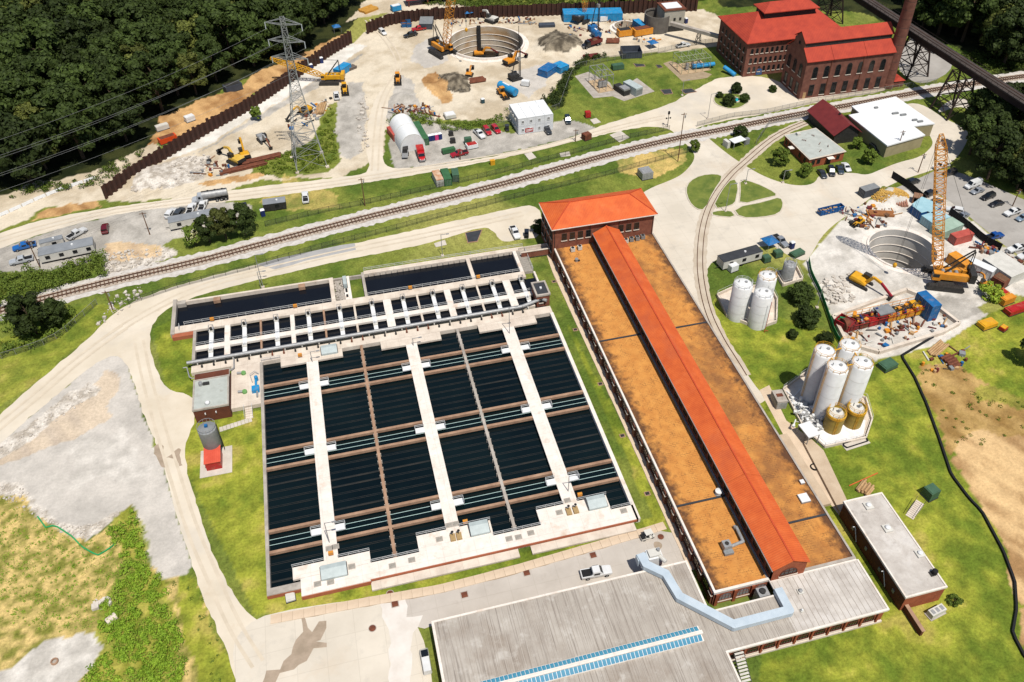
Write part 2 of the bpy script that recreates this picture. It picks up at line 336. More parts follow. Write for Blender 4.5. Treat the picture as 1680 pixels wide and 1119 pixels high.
def inpoly(poly, warp=0.0, seed=3, ws=5.0):
    wx = PX + ((fbm(X, Y, ws, seed, 3) - .5) * 2 * warp * PPM if warp else 0); wy = PY + ((fbm(X, Y, ws, seed + 31, 3) - .5) * 2 * warp * PPM * .6 if warp else 0)
    xs = [p[0] for p in poly]; ys = [p[1] for p in poly]
    bx = (wx > min(xs)) & (wx < max(xs)) & (wy > min(ys)) & (wy < max(ys)); q = np.zeros_like(bx)
    sx, sy = wx[bx], wy[bx]; ins = np.zeros(sx.shape, bool); n = len(poly)
    for i in range(n):
        x0, y0 = poly[i]; x1, y1 = poly[(i + 1) % n]
        if y0 == y1: continue
        c = ((y0 > sy) != (y1 > sy)) & (sx < (x1 - x0) * (sy - y0) / (y1 - y0) + x0); ins ^= c
    q[bx] = ins; return q
n1 = fbm(X, Y, 14, 100); n2 = fbm(X, Y, 3.2, 120); n3 = fbm(X, Y, 45, 140); n4 = vnoise(X, Y, 1.1, 160)
def mix(a, b_, t): t = np.clip(t, 0, 1)[..., None]; return np.array(a) * (1 - t) + np.array(b_) * t
def ss(v, a, c): t = np.clip((v - a) / (c - a), 0, 1); return t * t * (3 - 2 * t)
RUT = fbm(X * .9 + Y * .5, Y * .16 - X * .1, 2.2, 700, 4)
MOW = 1 + .07 * np.sin((X * .93 + Y * .37) * 2 * math.pi / 2.6) * ss(n3, .35, .6)
def cls(name):
    if name == 'grass':
        c = mix(alb((90, 110, 42)), alb((130, 138, 60)), ss(n1 * .6 + n2 * .4, .35, .65)); c = c * (1 - ss(n3, .58, .75)[..., None]) + np.array(alb((160, 158, 84))) * ss(n3, .58, .75)[..., None]
        return c * (MOW * (.82 + .36 * n4))[..., None]
    if name == 'lush':
        c = mix(alb((104, 122, 40)), alb((164, 166, 60)), ss(n1 * .55 + n2 * .45, .33, .66)); d_ = (ss(n1 * .5 + n2 * .5, .56, .72) * .65)[..., None]; c = c * (1 - d_) + np.array(alb((186, 166, 92))) * d_; return c * (MOW * (.8 + .4 * n4))[..., None]
    if name == 'dry': return mix(alb((150, 148, 78)), alb((214, 184, 112)), ss(n2 * .6 + n1 * .4, .35, .6)) * (.85 + .3 * n4)[..., None]
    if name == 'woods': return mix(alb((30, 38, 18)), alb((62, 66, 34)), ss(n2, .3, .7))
    if name == 'sand': return mix(alb((200, 183, 156)), alb((230, 216, 192)), ss(n1 * .6 + n2 * .4, .35, .65)) * (.93 + .14 * n4)[..., None]
    if name == 'dirt': return mix(alb((160, 116, 72)), alb((214, 172, 118)), ss(n1 * .4 + n2 * .3 + RUT * .3, .35, .65)) * (.8 + .25 * RUT + .2 * n4)[..., None]
    if name == 'paledirt': return mix(alb((172, 134, 90)), alb((226, 190, 138)), ss(n1 * .35 + n2 * .25 + RUT * .4, .33, .65)) * (.82 + .25 * RUT + .16 * n4)[..., None]
    if name == 'gravel': return mix(alb((196, 189, 179)), alb((215, 207, 196)), ss(n1 * .5 + n2 * .5, .35, .65)) * (.92 + .16 * n4)[..., None]
    if name == 'greygravel': return mix(alb((168, 162, 152)), alb((202, 195, 184)), ss(n2 * .5 + n1 * .5, .35, .65)) * (.9 + .2 * n4)[..., None]
    if name == 'white': return mix(alb((200, 193, 182)), alb((230, 223, 212)), ss(n2 * .7 + n1 * .3, .35, .62)) * (.88 + .24 * n4)[..., None]
    if name == 'rubble': return mix(alb((182, 171, 156)), alb((230, 221, 208)), ss(n4 * .75 + n2 * .25, .25, .7))
    if name == 'rock': return mix(alb((86, 78, 66)), alb((150, 138, 118)), ss(n4 * .6 + n2 * .4, .3, .7))
    if name == 'weeds': return mix(alb((134, 136, 58)), alb((214, 186, 120)), ss(n2 * .2 + n4 * .8, .15, .75)) * (.85 + .3 * n4)[..., None]
    if name == 'strip': return mix(alb((222, 216, 204)), alb((246, 240, 230)), ss(n2, .3, .7))
GC = cls('grass'); GA = np.ones_like(X)
def paint(name, poly, warp=1.0, seed=3, amt=1.0, ws=5.0):
    global GC
    m = inpoly(poly, warp, seed, ws); c = cls(name); GC[m] = c[m] * amt + GC[m] * (1 - amt); GA[m] = GRAIN.get(name, .9)
GRAIN = {'sand': .3, 'gravel': .3, 'greygravel': .4, 'strip': .25, 'white': .35, 'paledirt': .5, 'dirt': .55, 'rubble': .8}
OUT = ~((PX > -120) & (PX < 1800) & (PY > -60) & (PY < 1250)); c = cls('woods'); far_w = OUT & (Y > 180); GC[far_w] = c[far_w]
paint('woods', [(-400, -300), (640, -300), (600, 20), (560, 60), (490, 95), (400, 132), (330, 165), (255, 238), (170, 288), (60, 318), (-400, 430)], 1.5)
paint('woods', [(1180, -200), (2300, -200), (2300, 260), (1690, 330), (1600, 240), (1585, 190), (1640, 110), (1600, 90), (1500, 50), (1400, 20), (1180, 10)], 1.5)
paint('dirt', [(262, 190), (300, 178), (340, 158), (390, 148), (425, 115), (470, 100), (560, 55), (575, 62), (440, 140), (345, 205), (300, 230), (268, 225), (255, 238), (236, 246), (258, 215)], 1.5)
paint('sand', [(-30, 330), (60, 300), (150, 285), (250, 235), (265, 240), (180, 300), (172, 325), (60, 345), (-30, 395)], 2)
paint('sand', [(575, 75), (600, 50), (640, 20), (570, 35), (600, 0), (700, -10), (800, 20), (1150, 15), (1190, 30), (1180, 75), (1120, 84), (1000, 92), (955, 98), (930, 118), (895, 165), (830, 198), (700, 195), (632, 212), (630, 255), (560, 290), (430, 296), (330, 325), (180, 332), (170, 322), (262, 265), (340, 217), (440, 160), (545, 88)], 1.0)
paint('strip', [(579, 70), (600, 76), (560, 105), (500, 142), (450, 172), (400, 200), (340, 238), (300, 255), (270, 262), (340, 217), (440, 160), (545, 88)], .8)
paint('greygravel', [(600, 85), (560, 120), (500, 155), (430, 195), (360, 232), (300, 262), (340, 240), (450, 174), (560, 106)], 1)
paint('greygravel', [(552, 170), (575, 135), (596, 135), (600, 190), (590, 250), (575, 262), (556, 255), (550, 215)], 1)
paint('greygravel', [(645, 145), (660, 125), (675, 130), (690, 175), (720, 200), (680, 192), (640, 215), (630, 185)], 1.5)
paint('greygravel', [(640, 245), (640, 225), (700, 200), (840, 218), (930, 196), (985, 210), (950, 222), (860, 244), (740, 268), (650, 280)], 1.2)
paint('gravel', [(680, 75), (720, 60), (735, 70), (735, 100), (700, 110), (670, 100)], 2)
paint('gravel', [(840, 120), (890, 105), (900, 140), (870, 160), (840, 150)], 2)
paint('grass', [(420, 272), (470, 250), (510, 232), (540, 172), (553, 165), (550, 215), (560, 265), (540, 282), (470, 292), (415, 285)], 1.2)
paint('rubble', [(225, 285), (300, 258), (345, 255), (335, 290), (270, 312), (215, 316)], 2, 5)
paint('rubble', [(1340, 455), (1440, 440), (1440, 480), (1380, 500), (1350, 480)], 2, 5)
paint('dirt', [(60, 350), (110, 335), (160, 325), (165, 338), (110, 352), (55, 362)], 1.5)
paint('dirt', [(340, 296), (430, 285), (440, 292), (340, 306), (325, 304)], 1.5)
paint('rock', [(880, 68), (910, 50), (945, 58), (955, 75), (930, 86), (890, 88)], 2, 9)
paint('rock', [(720, 125), (750, 118), (770, 128), (772, 148), (745, 150), (722, 140)], 2, 9)
paint('dirt', [(690, 128), (715, 118), (735, 140), (740, 165), (725, 168), (700, 150)], 2, 9)
paint('greygravel', [(-20, 412), (70, 383), (200, 346), (330, 328), (412, 335), (410, 360), (340, 378), (280, 392), (262, 406), (170, 412), (150, 430), (60, 446), (-20, 446)], 1.5)
paint('rubble', [(170, 412), (268, 402), (288, 420), (262, 432), (176, 458), (168, 440)], 2, 6)
paint('paledirt', [(175, 400), (262, 400), (262, 420), (180, 430)], 2, 6, .7)
paint('dry', [(1015, 255), (1060, 246), (1118, 243), (1128, 262), (1110, 278), (1070, 292), (1018, 282)], 1.5)
paint('dry', [(470, 285), (560, 320), (560, 345), (470, 345), (430, 330)], 3, 7, .6)
paint('lush', [(1170, 490), (1420, 560), (1480, 580), (1700, 480), (1700, 1200), (1240, 1200), (1250, 1080), (1200, 700)], .3)
paint('lush', [(250, 540), (330, 500), (330, 690), (440, 670), (480, 960), (700, 950), (1070, 850), (915, 500), (1090, 830), (1090, 900), (640, 990), (420, 1010), (300, 760)], .3)
paint('dirt', [(1505, 602), (1560, 592), (1600, 620), (1700, 660), (1700, 720), (1590, 720), (1560, 745), (1535, 690), (1518, 640)], 2.0, 8, .8)
paint('paledirt', [(1560, 725), (1620, 705), (1700, 720), (1700, 1010), (1672, 975), (1655, 905), (1620, 850), (1600, 805), (1575, 765)], 2.0, 8)
paint('lush', [(1600, 636), (1650, 625), (1700, 636), (1700, 668), (1640, 660), (1600, 655)], 4, 12, .7)
paint('paledirt', [(1668, 1000), (1700, 990), (1700, 1080), (1672, 1050)], 1.5)
paint('white', [(1318, 432), (1345, 400), (1395, 348), (1440, 322), (1500, 300), (1560, 330), (1640, 400), (1700, 445), (1700, 490), (1650, 480), (1604, 505), (1622, 517), (1550, 562), (1432, 592), (1380, 562), (1363, 520), (1345, 480), (1330, 455)], .6, 4)
paint('greygravel', [(1540, 480), (1600, 490), (1612, 512), (1560, 535), (1530, 500)], 1.5, 4)
paint('gravel', [(165, 585), (206, 582), (235, 680), (275, 785), (290, 839), (314, 922), (307, 940), (285, 948), (268, 953), (250, 930), (240, 915), (226, 845), (218, 830), (205, 845), (170, 867), (140, 888), (120, 882), (95, 870), (60, 848), (40, 815), (-30, 812), (-30, 745), (42, 688), (100, 640)], .7)
paint('paledirt', [(180, 604), (200, 625), (178, 685), (130, 720), (60, 748), (-10, 772), (-10, 742), (60, 702), (130, 655)], 2.5, 14, .4)
paint('white', [(120, 740), (200, 700), (230, 740), (250, 800), (180, 790), (110, 800)], 5, 15, .55)
paint('rubble', [(150, 625), (165, 638), (110, 680), (40, 728), (-10, 762), (-10, 738), (40, 700), (100, 655)], 1.5, 16)
paint('rubble', [(-10, 790), (40, 790), (60, 830), (100, 855), (150, 860), (180, 840), (205, 838), (170, 868), (140, 888), (95, 872), (60, 848), (40, 817), (-10, 812)], 1.5, 16)
paint('weeds', [(-30, 808), (40, 814), (60, 846), (120, 882), (140, 888), (170, 867), (218, 830), (226, 845), (240, 915), (268, 953), (307, 940), (318, 950), (340, 1000), (396, 1140), (-30, 1140)], 1.0, 17)
paint('lush', [(180, 860), (222, 832), (240, 915), (270, 955), (300, 1140), (130, 1140), (170, 1080), (165, 1000), (200, 930)], 3, 18, .8)
paint('lush', [(290, 950), (308, 940), (330, 985), (398, 1140), (330, 1140), (300, 1020)], 1.2, 19)
paint('white', [(60, 1062), (85, 1050), (115, 1048), (135, 1036), (160, 1040), (175, 1060), (160, 1085), (130, 1125), (-20, 1130), (-20, 1110), (25, 1090)], 1.5, 20)
paint('lush', [(-30, 560), (60, 540), (130, 500), (200, 500), (130, 565), (60, 625), (-30, 690)], 1, 21, .6)
# relief: spoil heaps and banks
GZ = np.zeros_like(X)
def mound(x, y, r_, h, p=1.6, ns=2.5):
    global GZ
    c = P(x, y); d = np.hypot(X - c.x, Y - c.y) / r_; m = d < 1.6
    f = np.clip(1 - d ** p / (1 + .9 * (fbm(X, Y, ns * 2, 300, 3) - .5)), 0, 1); GZ = np.where(m, GZ + h * f * (.7 + .6 * fbm(X, Y, ns, 310, 4)), GZ)
mound(918, 72, 9, 3.4); mound(898, 80, 6, 1.6); mound(745, 134, 6.5, 2.2); mound(705, 146, 5, 1.2); mound(1460, 322, 5, 2.2); mound(250, 292, 9, 1.6); mound(1412, 470, 9, .5)
mound(790, 180, 8, .7); mound(660, 160, 4, 1.6); mound(378, 158, 4, 1.2); mound(860, 178, 8, .8)
SHAFTS = [(Vector((63.5, 309.6, 0)), 14.4), (Vector((145.0, 153.3, 0)), 8.9), (Vector((121.0, 310.7, 0)), 4.7)]
fin = np.ones_like(X, bool)
for c, r_ in SHAFTS:
    d = np.hypot(X - c.x, Y - c.y); GZ[d < r_ + 3] *= .1; fin &= d > r_ + .15
idx = np.arange(nx * ny).reshape(ny, nx)
keep = (fin[:-1, :-1] & fin[1:, :-1] & fin[:-1, 1:] & fin[1:, 1:])
Q = np.stack([idx[:-1, :-1], idx[:-1, 1:], idx[1:, 1:], idx[1:, :-1]], -1)[keep]
me = bpy.data.meshes.new('ground'); V_ = np.stack([X, Y, GZ], -1).reshape(-1, 3)
me.vertices.add(len(V_)); me.vertices.foreach_set('co', V_.astype(np.float32).ravel())
me.loops.add(Q.size); me.loops.foreach_set('vertex_index', Q.astype(np.int32).ravel()); me.polygons.add(len(Q))
me.polygons.foreach_set('loop_start', np.arange(0, Q.size, 4, dtype=np.int32)); me.polygons.foreach_set('loop_total', np.full(len(Q), 4, np.int32))
me.update(calc_edges=True); me.validate()
at = me.color_attributes.new('soil', 'FLOAT_COLOR', 'POINT'); at.data.foreach_set('color', np.concatenate([GC.reshape(-1, 3), GA.reshape(-1, 1)], 1).astype(np.float32).ravel())
gm = bpy.data.materials.new('ground_cover'); gm.use_nodes = True; n = gm.node_tree.nodes; l = gm.node_tree.links; bs = n['Principled BSDF']
bs.inputs['Roughness'].default_value = .95; bs.inputs['Specular IOR Level'].default_value = .1
ca = n.new('ShaderNodeVertexColor'); ca.layer_name = 'soil'; tc = n.new('ShaderNodeTexCoord')
nz = n.new('ShaderNodeTexNoise'); nz.inputs['Scale'].default_value = 1.7; nz.inputs['Detail'].default_value = 8; nz.inputs['Roughness'].default_value = .75; l.new(tc.outputs['Object'], nz.inputs[0])
mr = n.new('ShaderNodeMapRange'); mr.inputs[1].default_value = .28; mr.inputs[2].default_value = .72; mr.inputs[3].default_value = .48; mr.inputs[4].default_value = 1.52; l.new(nz.outputs[0], mr.inputs[0])
mx = n.new('ShaderNodeMix'); mx.data_type = 'RGBA'; mx.blend_type = 'MULTIPLY'; l.new(ca.outputs[1], mx.inputs[0]); l.new(ca.outputs[0], mx.inputs[6]); l.new(mr.outputs[0], mx.inputs[7]); l.new(mx.outputs[2], bs.inputs['Base Color'])
bp = n.new('ShaderNodeBump'); bp.inputs['Strength'].default_value = .5; bp.inputs['Distance'].default_value = .25; l.new(nz.outputs[0], bp.inputs['Height']); l.new(bp.outputs[0], bs.inputs['Normal'])
me.materials.append(gm); ground = bpy.data.objects.new('ground', me); COL.objects.link(ground); struct(ground)
del PX, PY, PPM, Cm, Cc

# ---------------------------------------------------------------- roads, yards, pads
road = M('dusty_road', (236, 223, 202), (220, 206, 183), .10, .95, .1); stains(road, (206, 198, 186), .05, .5, .68, .6); stains(road, (205, 180, 146), .22, .6, .75, .35)
yard = M('concrete_yard', (232, 221, 203), (216, 205, 187), .09, .95, .1); stains(yard, (186, 178, 166), .25, .56, .72, .45); stains(yard, (214, 190, 160), .06, .56, .7, .4)
apron = M('pale_asphalt', (212, 202, 190), (194, 184, 172), .12, .95, .1); stains(apron, (172, 160, 148), .3, .6, .75, .4)
asph = M('car_park_asphalt', (184, 178, 170), (166, 160, 152), .15, .95, .1); stains(asph, (140, 134, 128), .3, .58, .72, .45)
joints(yard, 5.0, .16); joints(apron, 4.5, .16)
walk = M('tan_walkway', (232, 208, 180), (214, 190, 162), .3, .95, .1)
pad = M('concrete_pad', (222, 212, 198), (202, 192, 178), .4, .95, .1)
ballast = M('ballast', (226, 220, 212), (198, 190, 180), .9, .95, .5); stains(ballast, (170, 158, 144), .5, .55, .75, .4)
wet = M('wet_pavement', (186, 166, 144), (164, 146, 124), .6, .6)
lawn_m = M('lawn', (126, 136, 58), (94, 112, 44), .25, .95, .4); stains(lawn_m, (148, 148, 76), .7, .52, .7, .5)
sheet('road', [(-40, 395), (0, 383), (60, 362), (180, 340), (300, 325), (420, 306), (560, 291), (610, 283), (600, 250), (602, 200), (620, 150), (640, 145), (635, 190), (628, 230), (628, 262), (640, 280), (760, 266), (870, 245), (940, 226), (985, 206), (1040, 190), (1102, 170), (1127, 155), (1160, 137), (1180, 126), (1260, 123), (1320, 158), (1450, 143), (1455, 150), (1360, 164), (1260, 186), (1200, 196), (1142, 208), (1142, 216), (1108, 222), (1104, 214), (1077, 207), (1040, 210), (940, 232), (840, 257), (700, 284), (560, 306), (420, 326), (330, 335), (200, 348), (60, 385), (0, 408), (-40, 420)], .012, road, jit=.22)
sheet('yard', [(1110, 222), (1145, 212), (1157, 222), (1190, 250), (1222, 272), (1260, 293), (1302, 305), (1336, 303), (1345, 284), (1400, 283), (1422, 288), (1445, 278), (1475, 266), (1510, 258), (1530, 240), (1530, 228), (1503, 190), (1476, 172), (1510, 168), (1550, 195), (1580, 208), (1592, 222), (1570, 262), (1540, 276), (1470, 298), (1440, 316), (1400, 346), (1352, 380), (1330, 420), (1318, 430), (1285, 415), (1262, 399), (1160, 426), (1160, 470), (1167, 492), (1177, 530), (1190, 560), (1230, 620), (1246, 642), (1262, 655), (1230, 670), (1140, 560), (1060, 400), (1040, 330), (1060, 311), (1110, 292), (1126, 280), (1140, 262), (1138, 248)], .012, yard)
sheet('road', [(-40, 715), (0, 680), (75, 615), (140, 560), (195, 505), (262, 477), (340, 455), (420, 434), (580, 400), (670, 380), (840, 341), (886, 335), (892, 388), (857, 393), (822, 398), (812, 381), (795, 371), (745, 387), (670, 407), (570, 425), (420, 460), (325, 485), (275, 505), (250, 530), (245, 560), (250, 592), (272, 640), (318, 648), (322, 690), (302, 730), (308, 785), (327, 839), (350, 914), (390, 989), (425, 1024), (470, 1022), (560, 1060), (560, 1200), (398, 1200), (392, 1119), (362, 1046), (332, 976), (307, 901), (288, 839), (275, 785), (255, 725), (235, 680), (206, 583), (168, 586), (100, 642), (42, 690), (-40, 765)], .016, road, jit=.2)
sheet('yard', [(402, 1026), (445, 1005), (580, 984), (665, 976), (664, 1010), (690, 1030), (712, 1119), (712, 1240), (390, 1240), (388, 1119), (380, 1060)], .022, yard, 1)
sheet('yard', [(655, 978), (720, 964), (840, 935), (1000, 892), (1096, 862), (1124, 912), (1150, 940), (840, 1004), (716, 1024), (690, 1034), (664, 1012)], .028, apron, 1)
sheet('yard', [(622, 980), (664, 972), (668, 1010), (692, 1012), (676, 1040), (674, 1140), (640, 1140), (640, 1045), (628, 1010)], .034, M('white_dusted_pavement', (240, 232, 222), (226, 216, 204), .3, .9), 0, jit=.3)
def slab_path(px, wd, step, label):
    ln = resample([Vector(p) for p in PP(px)], step); base = ribbon('path', ln, wd / 2 + .04, .05, M('path_joint', (178, 158, 134), (160, 140, 118), .5, .95)); me_ = MB().bb(.02, step - .02, -wd / 2, wd / 2, 0, .09).mesh('paving_slab', walk)
    for a, c in zip(ln[:-1], ln[1:]): o_ = inst('paving_slab', me_, base, (a.x, a.y, .045 + random.uniform(0, .012)), (0, 0, math.atan2(c.y - a.y, c.x - a.x)))
slab_path([(444, 1017), (600, 988), (720, 967), (840, 936), (1060, 872), (1095, 861)], 1.7, 1.9, '')
sheet('puddle', [(500, 1012), (505, 1030), (512, 1035), (522, 1022), (533, 1018), (534, 1030), (524, 1048), (516, 1056), (536, 1055), (536, 1062), (518, 1066), (505, 1082), (480, 1096), (462, 1105), (450, 1125), (428, 1125), (440, 1102), (458, 1096), (478, 1072), (488, 1050), (495, 1035), (496, 1012)], .044, wet, 0, jit=.35)
sheet('puddle', [(255, 730), (263, 726), (268, 736), (268, 760), (271, 766), (263, 768), (258, 750), (253, 742)], .03, wet, 1, jit=.25)
sheet('puddle', [(289, 738), (295, 736), (297, 750), (299, 764), (294, 765), (291, 752), (270, 752), (280, 747)], .03, wet, 1, jit=.25)
sheet('puddle', [(1073, 888), (1085, 890), (1087, 898), (1079, 904), (1072, 896)], .05, wet, 2)
slab_path([(900, 408), (910, 440), (946, 518), (1015, 665), (1102, 855), (1142, 940)], 2.0, 2.4, '')
sheet('car_park', [(1445, 318), (1500, 296), (1545, 275), (1590, 288), (1640, 310), (1720, 345), (1720, 450), (1660, 412), (1610, 372), (1560, 330), (1520, 306)], .02, asph, 1)
sheet('car_park', [(1472, 112), (1478, 76), (1500, 60), (1524, 80), (1564, 100), (1558, 118), (1530, 134), (1508, 137), (1490, 130)], .02, asph, 1)
sheet('path', [(1530, 190), (1560, 160), (1600, 165), (1618, 178), (1600, 186), (1575, 172)], .02, pad, 2)
sheet('path', [(1246, 640), (1262, 632), (1290, 690), (1330, 720), (1395, 830), (1380, 850), (1310, 760)], .03, walk, 0)
sheet('yard', [(420, 434), (456, 424), (560, 402), (582, 399), (584, 410), (500, 428), (455, 443)], .026, M('grey_patched_paving', (186, 184, 182), (170, 168, 166), .4, .9), 0)
for q in ([(712, 400), (730, 394), (733, 402), (715, 406)], [(1000, 222), (1018, 215), (1033, 226), (1016, 234)], [(918, 252), (934, 249), (936, 256), (920, 258)], [(860, 253), (872, 250), (880, 259), (868, 263)], [(968, 197), (978, 194), (986, 201), (974, 204)], [(1080, 290), (1000, 900), (1001, 901)]):
    if len(q) == 4: sheet('concrete_slab', q, .03, pad, 0, thick=.12)
track_m = M('tyre_tracks', (226, 211, 188), (212, 197, 174), .4, .95)
for k, ln in enumerate(([(-30, 402), (60, 375), (180, 345), (420, 316), (560, 299), (700, 275), (860, 250), (950, 226), (1040, 202), (1100, 190)], [(130, 590), (215, 525), (330, 468), (420, 447), (560, 413), (700, 386), (860, 350)], [(228, 560), (240, 620), (262, 700), (290, 790), (315, 870), (350, 950), (385, 1030), (430, 1100)], [(-20, 715), (60, 650), (140, 580), (215, 530)], [(615, 280), (618, 220), (626, 160), (660, 110), (640, 70), (600, 30)])):
    cl_ = resample([Vector((*q, 0)) for q in chaikin([(p.x, p.y) for p in PP(ln)], 3, False)], 2.0)
    for s in (-1, 1):
        off = []
        for i, p in enumerate(cl_): d = (cl_[min(i + 1, len(cl_) - 1)] - cl_[max(0, i - 1)]).normalized(); off.append(p + Vector((-d.y, d.x, 0)) * s * .95)
        ribbon('tyre_track', off, .3, .056 + .004 * k, track_m)
# grassed islands with kerbs
kerb = M('kerb_stone', (222, 210, 192), (204, 192, 172), .5, .9)
def island(px, n=1):
    pts = [(p.x, p.y) for p in PP(px)]; pts = chaikin(pts, n); c = (sum(p[0] for p in pts) / len(pts), sum(p[1] for p in pts) / len(pts))
    a = sheet('kerb', pts, .016, kerb, 0, thick=.13, world=True)
    q = [(c[0] + (p[0] - c[0]) * (1 - .4 / max(1, math.dist(p, c))), c[1] + (p[1] - c[1]) * (1 - .4 / max(1, math.dist(p, c)))) for p in pts]
    sheet('lawn', q, .152, lawn_m, 0, world=True)
island([(1123, 312), (1130, 297), (1150, 287), (1176, 285), (1187, 290), (1172, 314), (1156, 346), (1142, 344), (1130, 332)])
island([(1203, 291), (1212, 304), (1209, 330), (1200, 339), (1168, 344), (1182, 312)])
island([(1213, 293), (1240, 300), (1264, 311), (1278, 321), (1262, 325), (1212, 337), (1213, 318)])
island([(1201, 342), (1260, 329), (1281, 323), (1287, 336), (1280, 352), (1250, 358), (1213, 358)])
island([(1166, 347), (1199, 344), (1210, 358), (1168, 355)])
island([(1170, 158), (1185, 153), (1205, 153), (1225, 158), (1229, 168), (1216, 177), (1200, 180), (1180, 175), (1170, 168)], 1)
# ---------------------------------------------------------------- railway
def spline(pts, step):
    pts = chaikin([(p[0], p[1]) for p in pts], 3, False); return resample([Vector((*p, 0)) for p in pts], step)
main = spline(PP([(-120, 542), (0, 511), (92, 485), (212, 455), (325, 430), (420, 404), (582, 362), (695, 335), (840, 299), (902, 281), (1015, 250), (1117, 226), (1157, 219), (1260, 198), (1325, 185), (1395, 173), (1475, 158), (1537, 147), (1640, 131), (1760, 115)]), 1.0)
ribbon('ballast_bed', main, 3.9, .024, ballast); ribbon('ballast_shoulder', main, 1.9, .10, M('ballast_dark', (206, 192, 176), (170, 152, 134), .9, .95, .5))
tie_m = M('timber_sleeper', (136, 112, 94), (104, 84, 70), .8, .9); rail_s = M('rusty_rail', (122, 82, 62), (96, 64, 48), .8, .6, metal=.3)
def track(name, label, line, ties=True, z=.10, gauge=.72):
    t = thing(name, label, 'railway', (line[0].x, line[0].y, 0))
    for s in (-1, 1):
        mb = MB(); q = []
        for i, p in enumerate(line):
            d = (line[min(i + 1, len(line) - 1)] - line[max(i - 1, 0)]).normalized(); q.append(p + Vector((-d.y, d.x, 0)) * s * gauge + Vector((0, 0, z + .28)))
        for a, c in zip(q[:-1], q[1:]): mb.bar(a, c, .16, .18)
        mb.build('rail', rail_s, t, world=True)
    if ties:
        mb = MB()
        for i, p in enumerate(resample(line, 1.0)[1:-1]):
            j = min(range(max(0, i - 2), min(len(line), i + 4)), key=lambda k: (line[k] - p).length); d = (line[min(j + 1, len(line) - 1)] - line[max(j - 1, 0)]).normalized()
            mb.box((p.x, p.y, z + .10 + random.uniform(0, .03)), (.3, 2.5, .2), math.atan2(d.y, d.x) + random.uniform(-.04, .04))
        stuff(mb.build('sleepers', tie_m, t, world=True))
    return t
track('railway_track', 'straight railway track on pale ballast crossing the whole site', main)
spur = spline(PP([(1322, 201), (1290, 214), (1260, 232), (1215, 272), (1200, 285), (1176, 315), (1160, 345), (1151, 380), (1148, 420), (1149, 455), (1160, 510), (1182, 556), (1205, 592), (1222, 620)]), 1.2)
ribbon('spur_bed', spur, 1.75, .036, M('worn_concrete_strip', (214, 200, 180), (196, 180, 158), .3, .9))
track('railway_track', 'curved spur track sunk in the yard, passing the pump house', spur, False, -.20)
# ---------------------------------------------------------------- fences
chain = bpy.data.materials.new('chain_link'); chain.use_nodes = True; n = chain.node_tree.nodes; l = chain.node_tree.links; bs = n['Principled BSDF']
bs.inputs['Base Color'].default_value = (.05, .055, .045, 1); bs.inputs['Roughness'].default_value = .7; bs.inputs['Alpha'].default_value = .30
def fence(px, label, h=2.0, cover=None, post=steel, gap=3.0, name='fence', z=0.0):
    pts = [Vector(p) for p in PP(px)]; line = resample(pts, gap); line.append(pts[-1]); t = thing(name, label, 'fence', (line[0].x, line[0].y, z)); a = MB(); c = MB()
    for i, p in enumerate(line):
        a.tube((p.x, p.y, z), (p.x, p.y, z + h + .1), .05, n=5)
        if i:
            q = line[i - 1]; a.bar((q.x, q.y, z + h), (p.x, p.y, z + h), .05); c.add([(q.x, q.y, z + .05), (p.x, p.y, z + .05), (p.x, p.y, z + h - .04), (q.x, q.y, z + h - .04)], [(0, 1, 2, 3)])
    a.build('posts', post, t, world=True); c.build('mesh', cover or chain, t, world=True); return t
blackpost = M('black_fence_post', (50, 54, 46), (40, 44, 38), 1, .7)
fence([(436, 372), (540, 347), (590, 338), (700, 313), (800, 290), (840, 280), (950, 250), (1030, 228), (1098, 214)], 'long dark fence on the far side of the railway track', 1.8, None, blackpost)
fence([(420, 440), (520, 410), (620, 385), (720, 358), (840, 327), (950, 300), (1010, 285), (1130, 250)], 'long dark fence between the railway and the service road', 1.8, None, blackpost)
fence([(212, 500), (300, 470), (420, 440)], 'low mesh fence running down beside the rail ballast, left of the service road', 1.6, None, blackpost)
fence([(1143, 208), (1200, 193), (1260, 186), (1340, 168), (1440, 152), (1536, 136)], 'mesh fence in front of the brick powerhouses along the track', 1.8)
fence([(1240, 238), (1262, 204), (1330, 192), (1360, 184)], 'mesh fence behind the red roofed barn', 1.8)
fence([(-20, 596), (40, 578), (85, 562), (110, 545), (160, 500)], 'wire fence in the grass at the left edge', 1.8)
fence([(918, 178), (935, 130), (945, 112), (1000, 100), (1062, 92), (1130, 76), (1180, 70)], 'chain link fence round the substation lawn', 2.0)
fence([(800, 215), (860, 200), (918, 178)], 'chain link fence behind the row of parked red cars', 2.0)
fence([(1326, 430), (1330, 452), (1345, 482), (1358, 520), (1368, 550), (1384, 575)], 'green mesh fence along the edge of the white shaft yard', 1.6, tarp_g, green_b, 2.5)
fence([(1462, 292), (1490, 310), (1515, 332)], 'black screened fence next to the straw heap', 2.4, black, blackpost, 2.5)
fence([(1556, 352), (1590, 378), (1612, 398), (1640, 412)], 'black screened fence beside the pale green container', 2.4, black, blackpost, 2.5)
silt = MB(); sp = resample([Vector(p) for p in PP([(1545, 545), (1478, 585), (1500, 620), (1520, 665), (1540, 720), (1560, 780), (1590, 820), (1610, 840), (1645, 905), (1664, 955), (1667, 1000), (1660, 1040), (1680, 1078), (1700, 1100)])], 1.5)
for a, c in zip(sp[:-1], sp[1:]): silt.bar((a.x, a.y, .28), (c.x, c.y, .28), .42, .5)
tag(silt.build('silt_fence', black, None, loc=(sp[0].x, sp[0].y, 0)), 'long black silt sock snaking through the grass at lower right', 'silt fence')
